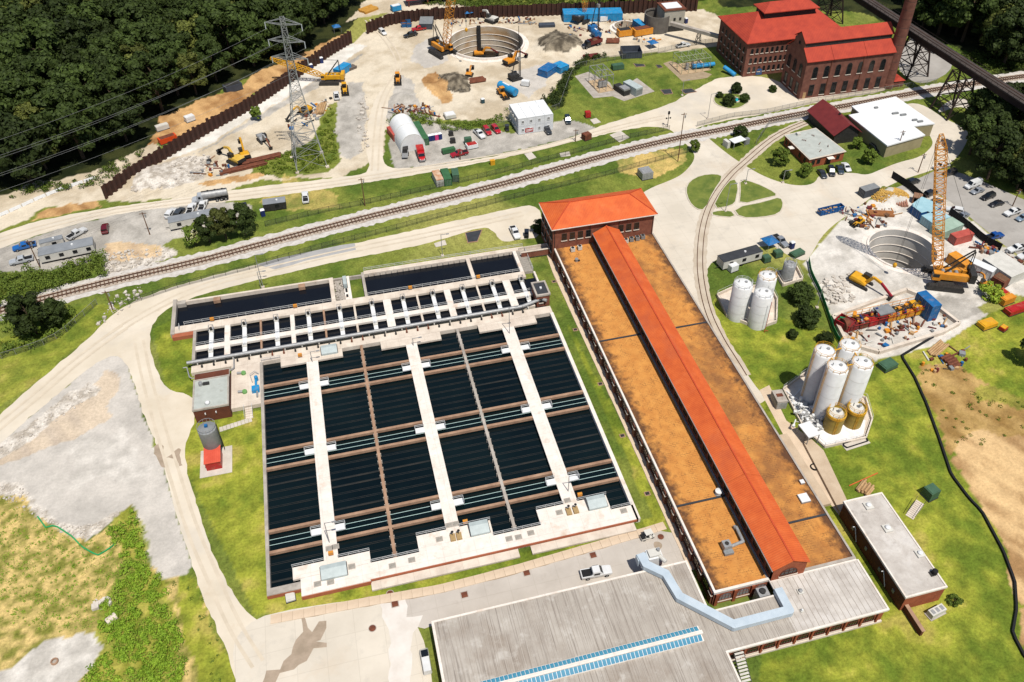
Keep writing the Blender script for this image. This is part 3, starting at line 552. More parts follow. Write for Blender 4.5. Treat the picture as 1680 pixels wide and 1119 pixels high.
gs = MB(); gp = resample([Vector(p) for p in PP([(62, 848), (75, 866), (90, 862), (118, 880), (135, 898), (160, 912), (178, 902), (192, 890)])], 1.2)
for a, c in zip(gp[:-1], gp[1:]): gs.bar((a.x, a.y, .12), (c.x, c.y, .12), .22, .22)
tag(gs.build('fallen_netting', green_b, None, loc=(gp[0].x, gp[0].y, 0)), 'strip of bright green netting fallen along the weedy slope', 'netting')
# ---------------------------------------------------------------- settling basins
def sheet_box(name, x0, x1, y0, y1, z, mat):
    mb = MB(); mb.add([(x0, y0, z), (x1, y0, z), (x1, y1, z), (x0, y1, z)], [(0, 1, 2, 3)]); return struct(mb.build(name, mat))
ZT = 1.2; ZW = .12
sheet_box('water', -23.9, 45.0, 90.5, 151.2, ZW, water)
sheet_box('water', -39.0, 45.0, 154.6, 166.2, ZW + .03, water2)
sheet_box('water', -43.8, -6.4, 168.0, 177.6, ZW + .02, water2)
sheet_box('water', 2.2, 41.9, 168.0, 177.9, ZW + .02, water2)
SB = thing('settling_basin', 'large rectangular settling basin with dark water and white walkways', 'basin', (10.5, 90.0, 0))
def slab(name, x0, x1, y0, y1, z0, z1, mat, par): return MB().bb(x0, x1, y0, y1, z0, z1).build(name, mat, par, world=True)
slab('wall', -24.35, -23.7, 90.9, 150.9, 0, ZT, conc_grey, SB); slab('wall', 44.8, 45.6, 88.9, 150.9, 0, ZT, conc_white, SB)
slab('wall', -24.35, -18.4, 90.2, 91.6, .3, ZT - .01, conc_grey, SB)
slab('footing', -24.4, -18.4, 90.15, 90.35, 0, ZT - .25, M('red_brick_face', (186, 110, 78), (166, 92, 62), .5, .9), SB)
sd = MB(); sd.bb(-18.4, -6.2, 88.6, 92.2, .2, ZT); sd.bb(-6.2, 45.2, 88.9, 92.25, .2, ZT); sd.build('south_deck', conc_white, SB, world=True)
sf = MB(); sf.bb(-18.45, -6.1, 88.48, 88.62, 0, ZT - .22); sf.bb(-6.1, 44.9, 88.76, 88.92, .55, ZT - .12); sf.build('brick_facing', MATS['red_brick_face'], SB, world=True)
lp = MB(); lp.bb(-6.2, 21.2, 87.0, 88.75, .1, .5); lp.bb(23.6, 44.2, 87.0, 88.75, .1, .5); lp.build('planter_ledge', conc, SB, world=True)
for x0, x1 in ((-19.7, -5.7), (3.2, 17.4), (26.6, 40.8)):
    slab('platform', x0, x1, 92.26, 94.8 if x0 < 0 else 95.8, .7, ZT, conc_white, SB); slab('platform', x0, x1, 148.3, 150.88, .7, ZT, conc, SB)
for x0, x1 in ((-14.0, -11.4), (8.9, 11.5), (32.1, 35.0)):
    slab('walkway', x0, x1, 95.81 if x0 > 0 else 94.81, 148.29, .75, ZT, conc_white, SB)
for x in (-1.25, 21.6):
    slab('partition', x - .3, x + .3, 92.27, 150.88, .1, ZT - .02, conc_tan if x < 0 else conc_grey, SB)
    sp_ = MB()
    for y in np.arange(93.4, 150, 1.85): sp_.bb(x - .48, x + .48, y - .09, y + .09, .1, ZT - .12)
    stuff(sp_.build('trough_ends', conc_grey, SB, world=True))
BAYS = ((-23.7, -14.0), (-11.4, -1.55), (-.95, 8.9), (11.5, 21.3), (21.9, 32.1), (35.0, 44.8))
PAIRS = ((143.05, 138.25), (123.85, 119.2), (103.9, 99.15))
cyan = M('pale_pipe', (196, 224, 216), (176, 206, 198), 1, .5); trough_m = M('weir_trough', (54, 52, 48), (26, 34, 38), .25, .8)
tm = {}
for x0, x1 in BAYS:
    L = round(x1 - x0, 2)
    for a, c in PAIRS:
        for y in (a, c): slab('beam', x0, x1, y - .29, y + .29, .45, ZT - .06, conc_tan, SB)
        for y in (a - 1.75, a - 2.95): MB().tube((x0, y, .75), (x1, y, .75), .055, n=6).build('pipe', cyan, SB, world=True)
    if L not in tm:
        mb = MB(); mb.bb(0, L, -.20, -.12, -.1, 0.02); mb.bb(0, L, .12, .20, -.1, 0.02); mb.bb(0, L, -.12, .12, -.1, -.06); tm[L] = mb.mesh('trough', trough_m)
    y = 93.4
    while y < 150:
        if not any(abs(y - b_) < .9 for q in PAIRS for b_ in q) and not any(q[1] < y < q[0] for q in PAIRS): inst('trough', tm[L], SB, (x0 - 10.5, y - 90, ZW + .02 + random.uniform(-.03, .05)))
        y += 1.85
def railing(x0, y0, x1, y1, z, par, h=1.05, name='railing'):
    mb = MB(); a, c = Vector((x0, y0, z)), Vector((x1, y1, z)); L = (c - a).length; k = max(1, round(L / 2))
    for i in range(k + 1): p = a + (c - a) * i / k; mb.bar(p, p + Vector((0, 0, h)), .07)
    for zz in (h, h * .55): mb.bar(a + Vector((0, 0, zz)), c + Vector((0, 0, zz)), .07)
    return mb.build(name, rail_m, par, world=True)
for x0, x1 in ((-19.7, -5.7), (3.2, 17.4), (26.6, 40.8)):
    yy = 94.75 if x0 < 0 else 95.75; wx = {-19.7: (-14, -11.4), 3.2: (8.9, 11.5), 26.6: (32.1, 35)}[x0]
    railing(x0, yy, wx[0], yy, ZT, SB); railing(wx[1], yy, x1, yy, ZT, SB)
for a, c in ((-5.7, 3.2), (17.4, 26.6), (40.8, 44.8)): railing(a, 92.2, c, 92.2, ZT, SB)
railing(-23.9, 151.0, -19.7, 151.0, ZT, SB)
for i, (x0, x1) in enumerate(((-14.0, -11.4), (8.9, 11.5), (32.1, 35.0))):
    for a, c in PAIRS:
        ym = (a + c) / 2 + .2
        for s, xx in ((-1, x0), (1, x1)):
            xa, xb = (xx - 1.9, xx) if s < 0 else (xx, xx + 1.9); slab('side_platform', xa, xb, ym - .9, ym + .5, .95, ZT - .005, white, SB)
            railing(xa, ym + .5, xb, ym + .5, ZT, SB, .9); railing(xa if s < 0 else xb, ym - .9, xa if s < 0 else xb, ym + .5, ZT, SB, .9)
hatch_m = M('hatch_plate', (196, 206, 204), (180, 190, 188), .8, .5); grate = M('steel_grating', (176, 168, 156), (150, 144, 134), 2, .7)
for (x, y, w_, d, nm, lab) in ((-12.4, 91.9, 4.6, 2.6, 'flume_cover', 'pale grey pitched flume cover on the southwest end of the basin deck'), (15.0, 94.2, 3.6, 2.6, 'flume_cover', 'pale grey pitched flume cover on the middle south platform'), (38.4, 94.2, 3.7, 2.6, 'flume_cover', 'pale grey pitched flume cover on the southeast platform'), (-8.6, 150.6, 3.6, 2.4, 'flume_cover', 'pale grey pitched flume cover on the northwest platform by the big pipe')):
    t = thing(nm, lab, 'cover', (x, y, ZT)); mb = MB(); hw, hd = w_ / 2, d / 2
    mb.add([(-hw, -hd, 0), (hw, -hd, 0), (hw, hd, 0), (-hw, hd, 0), (-hw, -hd, .55), (hw, -hd, .55), (hw, hd, 1.05), (-hw, hd, 1.05), (-hw, .35, 1.15), (hw, .35, 1.15)], [(3, 2, 1, 0), (0, 1, 5, 4), (4, 5, 9, 8), (8, 9, 6, 7), (2, 3, 7, 6), (1, 2, 6, 9, 5), (3, 0, 4, 8, 7)]); mb.build('lid', hatch_m, t)
    for s in (-1, 1): MB().bar((s * (hw + .1), -hd, .3), (s * (hw + .1), hd, .7), .09).build('handrail', steel_d, t)
k = 0
DK = [(-15.5, 90.3), (-13.2, 90.1), (-9.2, 92.3), (-2.0, 90.6), (1.6, 90.9), (7.3, 94.0), (9.6, 96.6), (10.9, 96.6), (20.0, 90.8), (21.8, 90.7), (24.3, 91.0), (30.8, 94.1), (33.1, 96.4), (43.0, 91.3), (-12.9, 97.2), (-11.7, 97.3)]
desc = ['beside the southwest platform railing', 'second from the southwest basin corner', 'east of the southwest flume cover', 'west of the first partition', 'just east of the first partition', 'on the middle south platform', 'at the foot of the middle walkway, west one', 'at the foot of the middle walkway, east one', 'west of the second partition', 'at the end of the second partition', 'east of the second partition', 'on the southeast platform', 'at the foot of the east walkway', 'in the southeast deck corner', 'at the foot of the west walkway, left one', 'at the foot of the west walkway, right one']
for (x, y), d in zip(DK, desc):
    t = thing('floor_hatch', 'small grey steel hatch ' + d, 'hatch', (x, y, ZT), 0, 'hatches on the basin deck'); MB().bb(-.65, .65, -.55, .55, 0, .07).build('frame', conc_grey, t); MB().bb(-.52, .52, -.42, .42, .07, .11).build('plate', grate, t)
for i, (x, y, lab) in enumerate(((9.8, 93.6, 'left tan valve box at the end of the middle walkway'), (11.0, 93.6, 'right tan valve box at the end of the middle walkway'), (32.6, 93.7, 'left tan valve box at the end of the east walkway'), (34.0, 93.7, 'right tan valve box at the end of the east walkway'))):
    t = thing('valve_box', lab, 'valve box', (x, y, ZT), 0, 'tan valve boxes'); MB().bb(-.5, .5, -.75, .75, 0, .45).build('box', M('tan_metal', (190, 160, 110), (170, 140, 95), 1, .7), t); MB().tube((0, .4, .45), (0, .4, 1.5), .06).build('stem', steel_d, t); MB().lathe((0, .4, 1.45), [(.28, 0), (.28, .05)], 12).build('handwheel', steel_d, t)
for x, y, lab in ((-12.6, 95.6, 'on the walkway junction at lower left'), (12.7, 96.1, 'beside the middle walkway'), (35.7, 96.6, 'beside the east walkway'), (-15.2, 150.2, 'on the northwest platform'), (13.0, 168.1, 'on the far walkway rail, middle'), (30.5, 168.1, 'on the far walkway rail, east'), (-35.0, 168.1, 'on the far walkway rail, west'), (-15.4, 168.1, 'on the far walkway rail, west of the gravel bay')):
    t = thing('lifebuoy_box', 'orange lifebuoy box ' + lab, 'lifebuoy box', (x, y, ZT), 0, 'orange lifebuoy boxes'); MB().bb(-.45, .45, -.25, .25, .45, 1.15).build('case', orange, t); MB().bb(-.05, .05, -.05, .05, 0, .45).build('post', steel, t)
# gate with rooms ------------------------------------------------ flocculation cells
FB = thing('flocculation_basin', 'double row of small dark flocculation cells behind the settling basin', 'basin', (3, 160, 0))
slab('wall', -39.4, -38.7, 154.4, 165.7, 0, ZT, conc_grey, FB); slab('wall', 44.9, 45.4, 160.6, 167.6, 0, ZT, conc_white, FB)
slab('walkway', -44.2, 42.6, 165.9, 168.3, .6, ZT, conc, FB); slab('walkway', -38.69, 44.89, 158.65, 160.1, .6, ZT - .01, conc_white, FB)
slab('south_wall', -38.69, 42.0, 154.35, 155.0, .1, ZT - .02, conc, FB); slab('deck', -30.6, 45.5, 150.9, 153.4, .1, ZT + .003, conc, FB); slab('deck', -39.4, -30.6, 151.2, 153.4, .1, ZT + .003, conc, FB); slab('deck', -30.6, -24.36, 137.8, 150.89, .1, ZT + .002, conc, FB)
slab('brick_edge', -44.2, -38.9, 164.6, 165.88, 0, ZT - .15, MATS['red_brick_face'], FB)
for x0, x1 in ((-32.2, -30.9), (-16.9, -15.9), (5.7, 7.6), (21.0, 22.6), (36.2, 38.1)): slab('cross_walk', x0, x1, 155.01, 165.89, .4, ZT - .005, conc_white, FB)
for x in (-23.85, -8.85): slab('partition', x - .22, x + .22, 155.01, 165.89, .1, ZT - .1, conc_tan, FB)
for x in (-1.4, 14.2, 29.5): slab('partition', x - .25, x + .25, 155.01, 165.89, .1, ZT - .1, conc, FB)
BX = (-35.2, -27.6, -20.1, -12.5, -5.0, 2.9, 10.6, 18.1, 25.7, 33.4, 41.0)
for i, x in enumerate(BX):
    slab('bridge', x - .5, x + .5, 155.01, 165.89, .8, ZT + .03, white, FB)
    for j, y in enumerate((164.6, 157.4)):
        t = thing('mixer_drive', 'white mixer drive on flocculator bridge, %s of the far row' % ['first', 'second', 'third', 'fourth', 'fifth', 'sixth', 'seventh', 'eighth', 'ninth', 'tenth', 'eleventh'][i] if j == 0 else 'white mixer drive on flocculator bridge, %s of the near row' % ['first', 'second', 'third', 'fourth', 'fifth', 'sixth', 'seventh', 'eighth', 'ninth', 'tenth', 'eleventh'][i], 'mixer', (x, y, ZT), 0, 'mixer drives')
        MB().bb(-.55, .55, -.5, .5, .03, .35).build('gearbox', white_d, t); MB().lathe((0, 0, .35), [(.3, 0), (.3, .7), (.2, .85)], 12).build('motor', steel_d if j == 0 else white, t)
        if j == 0:
            mb = MB()
            for s in (-.5, .5):
                mb.bar((s, .8, .03), (s, .8, 1.3), .08); mb.bar((s, -.9, .03), (s, -.9, 1.3), .08); mb.bar((s, .8, 1.3), (s, -.9, 1.3), .08); mb.bar((s, .8, .1), (s, -.9, 1.25), .06)
            mb.bar((-.5, .8, 1.3), (.5, .8, 1.3), .08); mb.bar((-.5, .8, .1), (.5, .8, 1.3), .06); mb.build('guard_frame', steel, t)
xs = [-38.6] + [v for q in ((-32.2, -30.9), (-16.9, -15.9), (5.7, 7.6), (21.0, 22.6), (36.2, 38.1)) for v in q] + [44.6]
for a, c in zip(xs[0::2], xs[1::2]): railing(a, 160.0, c, 160.0, ZT, FB)
pp = MB(); pp.path([(-40.2, 153.9, 2.0), (38.5, 154.0, 2.0), (41.0, 154.6, 2.1), (43.8, 155.4, 2.2), (44.9, 154.4, 2.2)], .42, 12); 
MP = thing('overhead_pipe', 'long thick grey pipe running beside the flocculation cells', 'pipe', (-40.2, 153.9, ZT)); pp.build('pipe', steel, MP, True, world=True)
for x in np.arange(-38, 41, 3.9): mb = MB(); mb.bb(x - .12, x + .12, 153.5, 154.3, ZT, 1.6); mb.build('saddle', white_d, MP, world=True)
for x in np.arange(-37, 41, 2.6): mb = MB(); mb.tube((x, 153.9, 1.6), (x, 152.6, 1.55), .1, n=6); mb.bb(x - .2, x + .2, 152.3, 152.7, ZT, 1.75); mb.build('valve', rust if int(x) % 3 == 0 else steel_d, MP, world=True)
p2_ = MB(); p2_.path([(-41.0, 152.6, 1.9), (-40.2, 152.6, 1.9), (-39.6, 149.6, 1.6), (-38.9, 148.9, 1.6), (-31.0, 148.9, 1.9), (-29.9, 149.9, 1.9), (-29.9, 153.0, 1.9)], .13, 8); tag(p2_.build('loop_pipe', steel, None, loc=(-40, 150, ZT)), 'thin grey pipe looping behind the brick control house', 'pipe')
# north channels
NB = thing('inlet_channel', 'long dark water channel at upper left behind the flocculation cells', 'basin', (-25, 172, 0))
slab('wall', -44.6, -43.7, 165.6, 178.7, 0, ZT + .15, conc_grey, NB); slab('wall', -43.69, -6.6, 177.3, 177.9, 0, ZT, conc, NB); slab('wall', -6.6, -5.6, 168.31, 178.0, 0, ZT, conc, NB); slab('corner_block', -43.6, -41.6, 176.6, 177.95, 0, ZT + .1, conc_grey, NB)
for x in (-34.2, -13.5): slab('weir_box', x - .8, x + .8, 175.9, 177.29, .3, ZT + .06, conc_tan, NB)
railing(-41.5, 168.35, -6.7, 168.35, ZT, NB); railing(-42.6, 166.6, -42.6, 168.2, ZT, NB)
EB = thing('inlet_channel', 'wide dark water channel behind the cells, right of the gravel bay', 'basin', (22, 172, 0))
slab('wall', 1.6, 2.3, 168.31, 178.2, 0, ZT, conc_grey, EB); slab('wall', 2.31, 45.0, 177.3, 178.7, 0, ZT, conc, EB); slab('divider', 29.0, 29.95, 168.31, 177.29, 0, ZT - .01, conc, EB); slab('wall', 41.7, 42.6, 168.31, 177.29, 0, ZT - .01, conc_white, EB)
railing(2.4, 168.35, 41.6, 168.35, ZT, EB); railing(2.4, 178.6, 44.8, 178.6, ZT, EB)
gr = MB(); 
for x in np.arange(3.4, 41, 1.5): gr.bb(x - .1, x + .1, 177.1, 177.32, .4, ZT - .2)
gr.build('teeth', conc_grey, EB, world=True)
GB = thing('screen_deck', 'grey grating deck at the northeast end of the channel', 'deck', (43.9, 172.8, 0)); mb = MB(); mb.bb(42.61, 45.2, 168.4, 177.28, 0, ZT - .3); mb.build('base', conc_grey, GB, world=True)
for i in range(11): slab('grating', 42.75, 45.0, 168.6 + i * .78, 169.25 + i * .78, ZT - .3, ZT - .22, grate, GB)
railing(45.1, 168.4, 45.1, 177.2, ZT - .3, GB)
RB = thing('gravel_bay', 'small bay of loose rock between the two channels', 'bay', (-4.2, 172.8, 0)); slab('wall', -2.2, -1.55, 168.31, 177.6, 0, ZT, conc_white, RB); slab('wall', -5.6, 1.59, 177.2, 177.7, 0, ZT - .2, conc_grey, RB)
mb = MB()
for i in range(260): x, y = random.uniform(-5.4, -3.4), random.uniform(168.5, 177); r_ = random.uniform(.12, .4); mb.sphere((x, y, .3 + random.uniform(0, .3)), (r_, r_ * .7), 5, 3)
stuff(mb.build('rocks', conc_grey, RB, world=True)); slab('equipment_box', -3.2, -2.3, 173.6, 177.0, 0, 1.9, hatch_m, RB); slab('ledge', -3.2, -2.21, 168.4, 173.0, 0, ZT - .2, conc_white, RB)
mb = MB(); mb.bb(-2.9, -2.4, 171.4, 172.6, ZT - .2, ZT + .1); mb.bb(-2.9, -2.4, 169.4, 170.2, ZT - .2, ZT + .1); mb.build('opening', black, RB, world=True)
# brick control house west of the basin
def par_roof(t, x0, x1, y0, y1, z, roof, cap, wd=.45, hgt=.35):
    MB().bb(x0 + wd, x1 - wd, y0 + wd, y1 - wd, z - .3, z).build('roof', roof, t, world=True)
    mb = MB(); mb.bb(x0, x1, y0, y0 + wd, z - .31, z + hgt); mb.bb(x0, x1, y1 - wd, y1, z - .31, z + hgt); mb.bb(x0, x0 + wd, y0 + wd, y1 - wd, z - .31, z + hgt); mb.bb(x1 - wd, x1, y0 + wd, y1 - wd, z - .31, z + hgt); mb.build('parapet', cap, t, world=True)
CH = thing('control_house', 'small flat roofed brick control house at the west end of the basin', 'building', (-34, 141, 0))
slab('wall', -37.9, -30.6, 136.5, 147.9, 0, 3.6, brick_brown, CH); par_roof(CH, -38.0, -30.5, 136.4, 145.6, 3.95, roof_gr, conc_grey, .3, .15); slab('north_roof', -38.0, -30.5, 145.7, 148.2, 3.3, 3.5, conc_grey, CH)
for x in (-35.6, -33.4): slab('wall_lamp', x - .1, x + .1, 136.1, 136.39, 2.4, 2.8, white, CH)
t = thing('roof_vent', 'round steel vent on the control house roof', 'vent', (-36.4, 143.8, 3.96)); MB().lathe((0, 0, 0), [(.45, 0), (.45, .8), (.3, 1.0)], 12).build('stack', steel, t); MB().bb(.5, 1.8, -.3, .3, 0, .5).build('motor', steel_d, t)
t = thing('roof_vent', 'small white dome vent on the control house roof', 'vent', (-34.9, 138.0, 3.96)); MB().lathe((0, 0, 0), [(.5, 0), (.45, .35), (.2, .5)], 12).build('dome', white, t); MB().lathe((0, 0, -.02), [(.6, 0), (.6, .1)], 12).build('flashing', grey_p, t)
for x, y, lab in ((-27.9, 148.0, 'far green tank mixer on the tan deck'), (-27.7, 142.0, 'near green tank mixer on the tan deck')):
    t = thing('deck_pump', lab, 'pump', (x, y, ZT)); MB().lathe((0, 0, 0), [(.55, 0), (.55, .5), (.4, .7)], 12).build('casing', M('lime_paint', (130, 180, 110), (110, 160, 90), 1, .5), t); MB().tube((-.1, 0, .4), (-1.4, .2, .4), .28, n=8).build('motor', steel, t)
t = thing('blue_pump_set', 'bright blue pump set with pipes on the basin deck', 'pump', (-25.2, 142.0, ZT))
mb = MB(); mb.bb(-.9, .7, -.8, .8, 0, .9); mb.build('body', blue_s, t); MB().tube((0, .8, .6), (0, 3.0, .6), .25).build('pipe', blue_s, t); MB().lathe((.1, 3.2, 0), [(.4, 0), (.4, 1.2), (.2, 1.4)], 10).build('motor', blue_s, t); MB().path([(-.8, 2.5, .3), (-1.2, 4.5, .9), (-.2, 5.4, .9), (.6, 4.9, .3)], .07).build('hose', steel, t); MB().tube((.2, -.8, .5), (.2, -2.4, .5), .2).build('outlet', steel, t)
st = thing('steps', 'short concrete steps up to the basin deck by the control house', 'steps', (-27.0, 136.4, 0))
for i in range(5): slab('tread', -27.8, -26.3, 137.5 - .5 * (i + 1), 137.5 - .5 * i, 0, ZT - .2 * (i + 1), conc, st)
for x in (-27.9, -26.2): mb = MB(); mb.bar((x, 137.6, 2.1), (x, 135.0, 1.0), .07); mb.bar((x, 135.0, 0), (x, 135.0, 1), .07); mb.build('handrail', rail_m, st, world=True)
wk = thing('paved_path', 'stepping slab path across the lawn below the control house', 'path', (-30, 134.5, 0))
for i in range(9): MB().box((-32.9 + i * .75, 133.4 + i * .15, .05), (.7, 1.3, .1), .12).build('paver', pad, wk, world=True)
# round silo with red shed
SL = thing('lime_silo', 'grey steel silo with round railed top beside a red shed', 'silo', (-34.0, 127.4, 0))
MB().lathe((0, 0, 0), [(1.2, 1.0), (1.85, 2.6), (1.85, 7.4), (.5, 7.9)], 24).build('shell', grey_p, SL, True)
mb = MB()
for i in range(16): a = 2 * math.pi * i / 16; b_ = 2 * math.pi * (i + 1) / 16; mb.bar((1.8 * math.cos(a), 1.8 * math.sin(a), 7.4), (1.8 * math.cos(a), 1.8 * math.sin(a), 8.4), .06); mb.bar((1.8 * math.cos(a), 1.8 * math.sin(a), 8.4), (1.8 * math.cos(b_), 1.8 * math.sin(b_), 8.4), .06)
mb.build('top_railing', steel, SL); MB().bb(-.3, .3, -.3, .3, 7.9, 8.4).build('top_fan', blue_p, SL); mb = MB(); mb.bar((1.95, -.25, .2), (1.95, -.25, 8.3), .07); mb.bar((1.95, .25, .2), (1.95, .25, 8.3), .07); [mb.bar((1.95, -.25, z), (1.95, .25, z), .05) for z in np.arange(.4, 8.2, .4)]; mb.build('ladder', steel_d, SL)
for s in range(4): a = math.pi / 4 + s * math.pi / 2; MB().bar((1.7 * math.cos(a), 1.7 * math.sin(a), 0), (1.7 * math.cos(a), 1.7 * math.sin(a), 3.2), .25).build('leg', grey_p, SL)
SH = thing('red_shed', 'little red metal shed under the grey silo', 'shed', (-34.0, 124.4, 0)); rm = M('red_metal_roof', (232, 100, 74), (214, 84, 60), .5, .6); stripes(rm, 'X', .4, .5, .8); MB().bb(-1.5, 1.5, -1.9, 1.9, 0, 2.4).build('wall', red_p, SH)
mb = MB(); mb.add([(-1.65, -2.05, 2.35), (1.65, -2.05, 2.35), (1.65, 2.05, 2.75), (-1.65, 2.05, 2.75), (-1.65, -2.05, 2.45), (1.65, -2.05, 2.45), (1.65, 2.05, 2.9), (-1.65, 2.05, 2.9)], [(3, 2, 1, 0), (4, 5, 6, 7), (0, 1, 5, 4), (1, 2, 6, 5), (2, 3, 7, 6), (3, 0, 4, 7)]); mb.build('roof', rm, SH)
MB().bb(-36.9, -30.6, 121.0, 128.2, .02, .14).build('concrete_slab', pad, None, loc=(-34, 124, 0)); struct(bpy.data.objects['concrete_slab']) if 'kind' not in bpy.data.objects['concrete_slab'] else None
for o in bpy.data.objects:
    if o.name.startswith('concrete_slab') and 'kind' not in o: struct(o)

# ---------------------------------------------------------------- windows
WM = {}
def window_mesh(w_, h, arch, fr=.12, frame_m=None, pane_m=None):
    key = (w_, h, arch, frame_m and frame_m.name, pane_m and pane_m.name)
    if key in WM: return WM[key]
    def outline(hw, top):
        pts = [(-hw, 0), (hw, 0)]
        if arch:
            rise = hw if arch == 1 else hw * .55; pts += [(hw * math.cos(a), top - rise + rise * math.sin(a)) for a in np.linspace(0, math.pi, 9)]
        else: pts += [(hw, top), (-hw, top)]
        return pts
    def ex(mb, pts, y0, y1, dz=0):
        n = len(pts); vs = [(p[0], y0, p[1] + dz) for p in pts] + [(p[0], y1, p[1] + dz) for p in pts]
        mb.add(vs, [tuple(range(n)), tuple(range(n, 2 * n))[::-1]] + [(i, n + i, n + (i + 1) % n, (i + 1) % n) for i in range(n)])
    mb = MB(); o = outline(w_ / 2, h); q = outline(w_ / 2 - fr, h - fr); q = [(a, max(b_, fr)) for a, b_ in q]; n = len(o)
    vs = [(a, .0, b_) for a, b_ in o] + [(a, -.12, b_) for a, b_ in o] + [(a, -.12, b_) for a, b_ in q] + [(a, -.02, b_) for a, b_ in q]; fs = []
    for i in range(n):
        j = (i + 1) % n; fs += [(i, j, n + j, n + i), (n + i, n + j, 2 * n + j, 2 * n + i), (2 * n + i, 2 * n + j, 3 * n + j, 3 * n + i)]
    mb.add(vs, fs)
    for k in (-1, 0, 1) if w_ > 1.6 else (0,): mb.bb(k * w_ / 4 - .03, k * w_ / 4 + .03, -.07, -.03, fr, h * .86)
    mb.bb(-w_ / 2 + fr, w_ / 2 - fr, -.07, -.03, h * .55 - .03, h * .55 + .03)
    mb.k = 1; mb.add([(a, -.02, b_) for a, b_ in q], [tuple(range(n))])
    WM[key] = mb.mesh('window', [frame_m or steel_d, pane_m or glass]); return WM[key]
def window(par, x, y, z, face, w_, h, arch=0, sill=True, frame_m=None, pane_m=None, sill_m=None):
    """window on a wall of the site grid; face is the way it looks: S, W, E or an angle"""
    rz = {'S': 0, 'W': -math.pi / 2, 'E': math.pi / 2, 'N': math.pi}.get(face, face); o = inst('window', window_mesh(w_, h, arch, .12, frame_m, pane_m), par, Vector((x, y, z)) - par.location if isinstance(face, str) else (x, y, z), (0, 0, rz))
    if sill:
        key = ('sill', w_)
        if key not in WM: WM[key] = MB().bb(-w_ / 2 - .15, w_ / 2 + .15, -.22, -.001, -.22, -.01).mesh('sill', sill_m or conc)
        inst('sill', WM[key], o)
    return o
# ---------------------------------------------------------------- filter building
FX0, FX1, FY0, FY1, FZ = 51.7, 79.5, 69.0, 171.9, 4.0
FLT = thing('filter_building', 'long low filter building with ochre flat roofs either side of an orange ridge', 'building', (65.6, 69.0, 0))
slab('west_wall', FX0 + .15, FX0 + .75, FY0 + .15, FY1, 0, FZ - .32, brick, FLT); slab('east_wall', FX1 - .75, FX1 - .15, FY0 + .15, FY1, 0, FZ - .32, brick, FLT)
slab('south_wall', FX0 + .76, 62.3, FY0 + .15, FY0 + .75, 0, FZ - .32, brick_lo, FLT); slab('south_wall', 68.9, FX1 - .76, FY0 + .15, FY0 + .75, 0, FZ - .32, brick_lo, FLT)  # sunlight coloured in: south walls orange, west wall kept duller for its shade
for (a, c, d, e) in ((FX0 + .4, 62.35, 88.0, 135.0), (FX0 + .4, 62.35, 69.5, 87.6), (FX0 + .4, 62.35, 135.4, FY1), (68.85, FX1 - .4, 135.4, FY1), (68.85, FX1 - .4, 79.2, 135.0), (68.85, FX1 - .4, 69.5, 78.8)): slab('roof', a, c, d, e, FZ - .5, FZ, roof_g if a < 60 else roof_g2, FLT)
pc = MB(); pc.bb(FX0, FX0 + .4, FY0, FY1, FZ - .31, FZ + .25); pc.bb(FX0 + .4, 62.3, FY0, FY0 + .5, FZ - .31, FZ + .25); pc.build('parapet', conc_white, FLT, world=True)
pc = MB(); pc.bb(FX1 - .4, FX1, FY0, FY1, FZ - .31, FZ + .25); pc.bb(68.9, FX1 - .4, FY0, FY0 + .5, FZ - .31, FZ + .25); pc.build('parapet', conc_grey, FLT, world=True)
for (a, c, y) in ((FX0 + .4, 62.35, 135.2), (FX0 + .4, 62.35, 87.8), (68.85, FX1 - .4, 135.2), (68.85, FX1 - .4, 79.0)): slab('expansion_joint', a, c, y - .2, y + .2, FZ - .4, FZ + .18, asph_roof, FLT)
pil = MB().bb(-.32, .01, -.55, .55, 0, FZ - .35).mesh('pilaster', brick); cap = MB().bb(-.45, .02, -.62, .62, 2.55, 2.75).mesh('pilaster_cap', conc)
y = FY0 + 1.0; i = 0
while y < 170:
    p = inst('pilaster', pil, FLT, (FX0 + .13 - 65.6, y - 69.0, 0)); inst('pilaster_cap', cap, p)
    if y + 4.4 < 171: window(FLT, FX0 + .15, y + 2.2, .7, 'W', 2.6, 2.5, 2, False, brick_brown)
    y += 4.4
for x in (54.2, 57.6, 61.0): window(FLT, x, FY0 + .15, 1.0, 'S', 2.5, 2.3, 1, True, brick, grey_p)
for x in (52.4, 55.9, 59.3): slab('pier', x - .3, x + .3, FY0 - .2, FY0 + .14, 0, FZ - .33, brick_lo, FLT)
# clerestory
CL = thing('clerestory_hall', 'long narrow brick clerestory with orange tiled gable roof down the filter building', 'building', (65.6, 68.8, FZ))
slab('west_wall', 62.36, 62.9, 68.8, 171.2, FZ - 1, 7.75, brick_brown, CL); slab('east_wall', 68.3, 68.84, 68.8, 171.2, FZ - 1, 7.75, brick_brown, CL)  # darker brown brick puts the west side's shade into the colour
mb = MB(); vs = [(62.36, 0), (68.84, 0), (68.84, 3.7), (65.6, 5.25), (62.36, 3.7)]; mb.add([(a, 68.79, FZ - 1 + (b_ + 1 if b_ else 0)) for a, b_ in vs] + [(a, 69.3, FZ - 1 + (b_ + 1 if b_ else 0)) for a, b_ in vs], [(0, 1, 2, 3, 4), (9, 8, 7, 6, 5)] + [(i, 5 + i, 5 + (i + 1) % 5, (i + 1) % 5) for i in range(5)]); mb.build('gable', brick_lo, CL, world=True)  # gable in orange brick, a lit tone against the brown side walls
def ribbed(name, base, axis_, per): 
    if name in MATS: return MATS[name]
    m = base.copy(); m.name = name; MATS[name] = m; return stripes(m, axis_, per, .65, .72)
tile_y = ribbed('orange_tile_rows', tile_o, 'Y', .42)
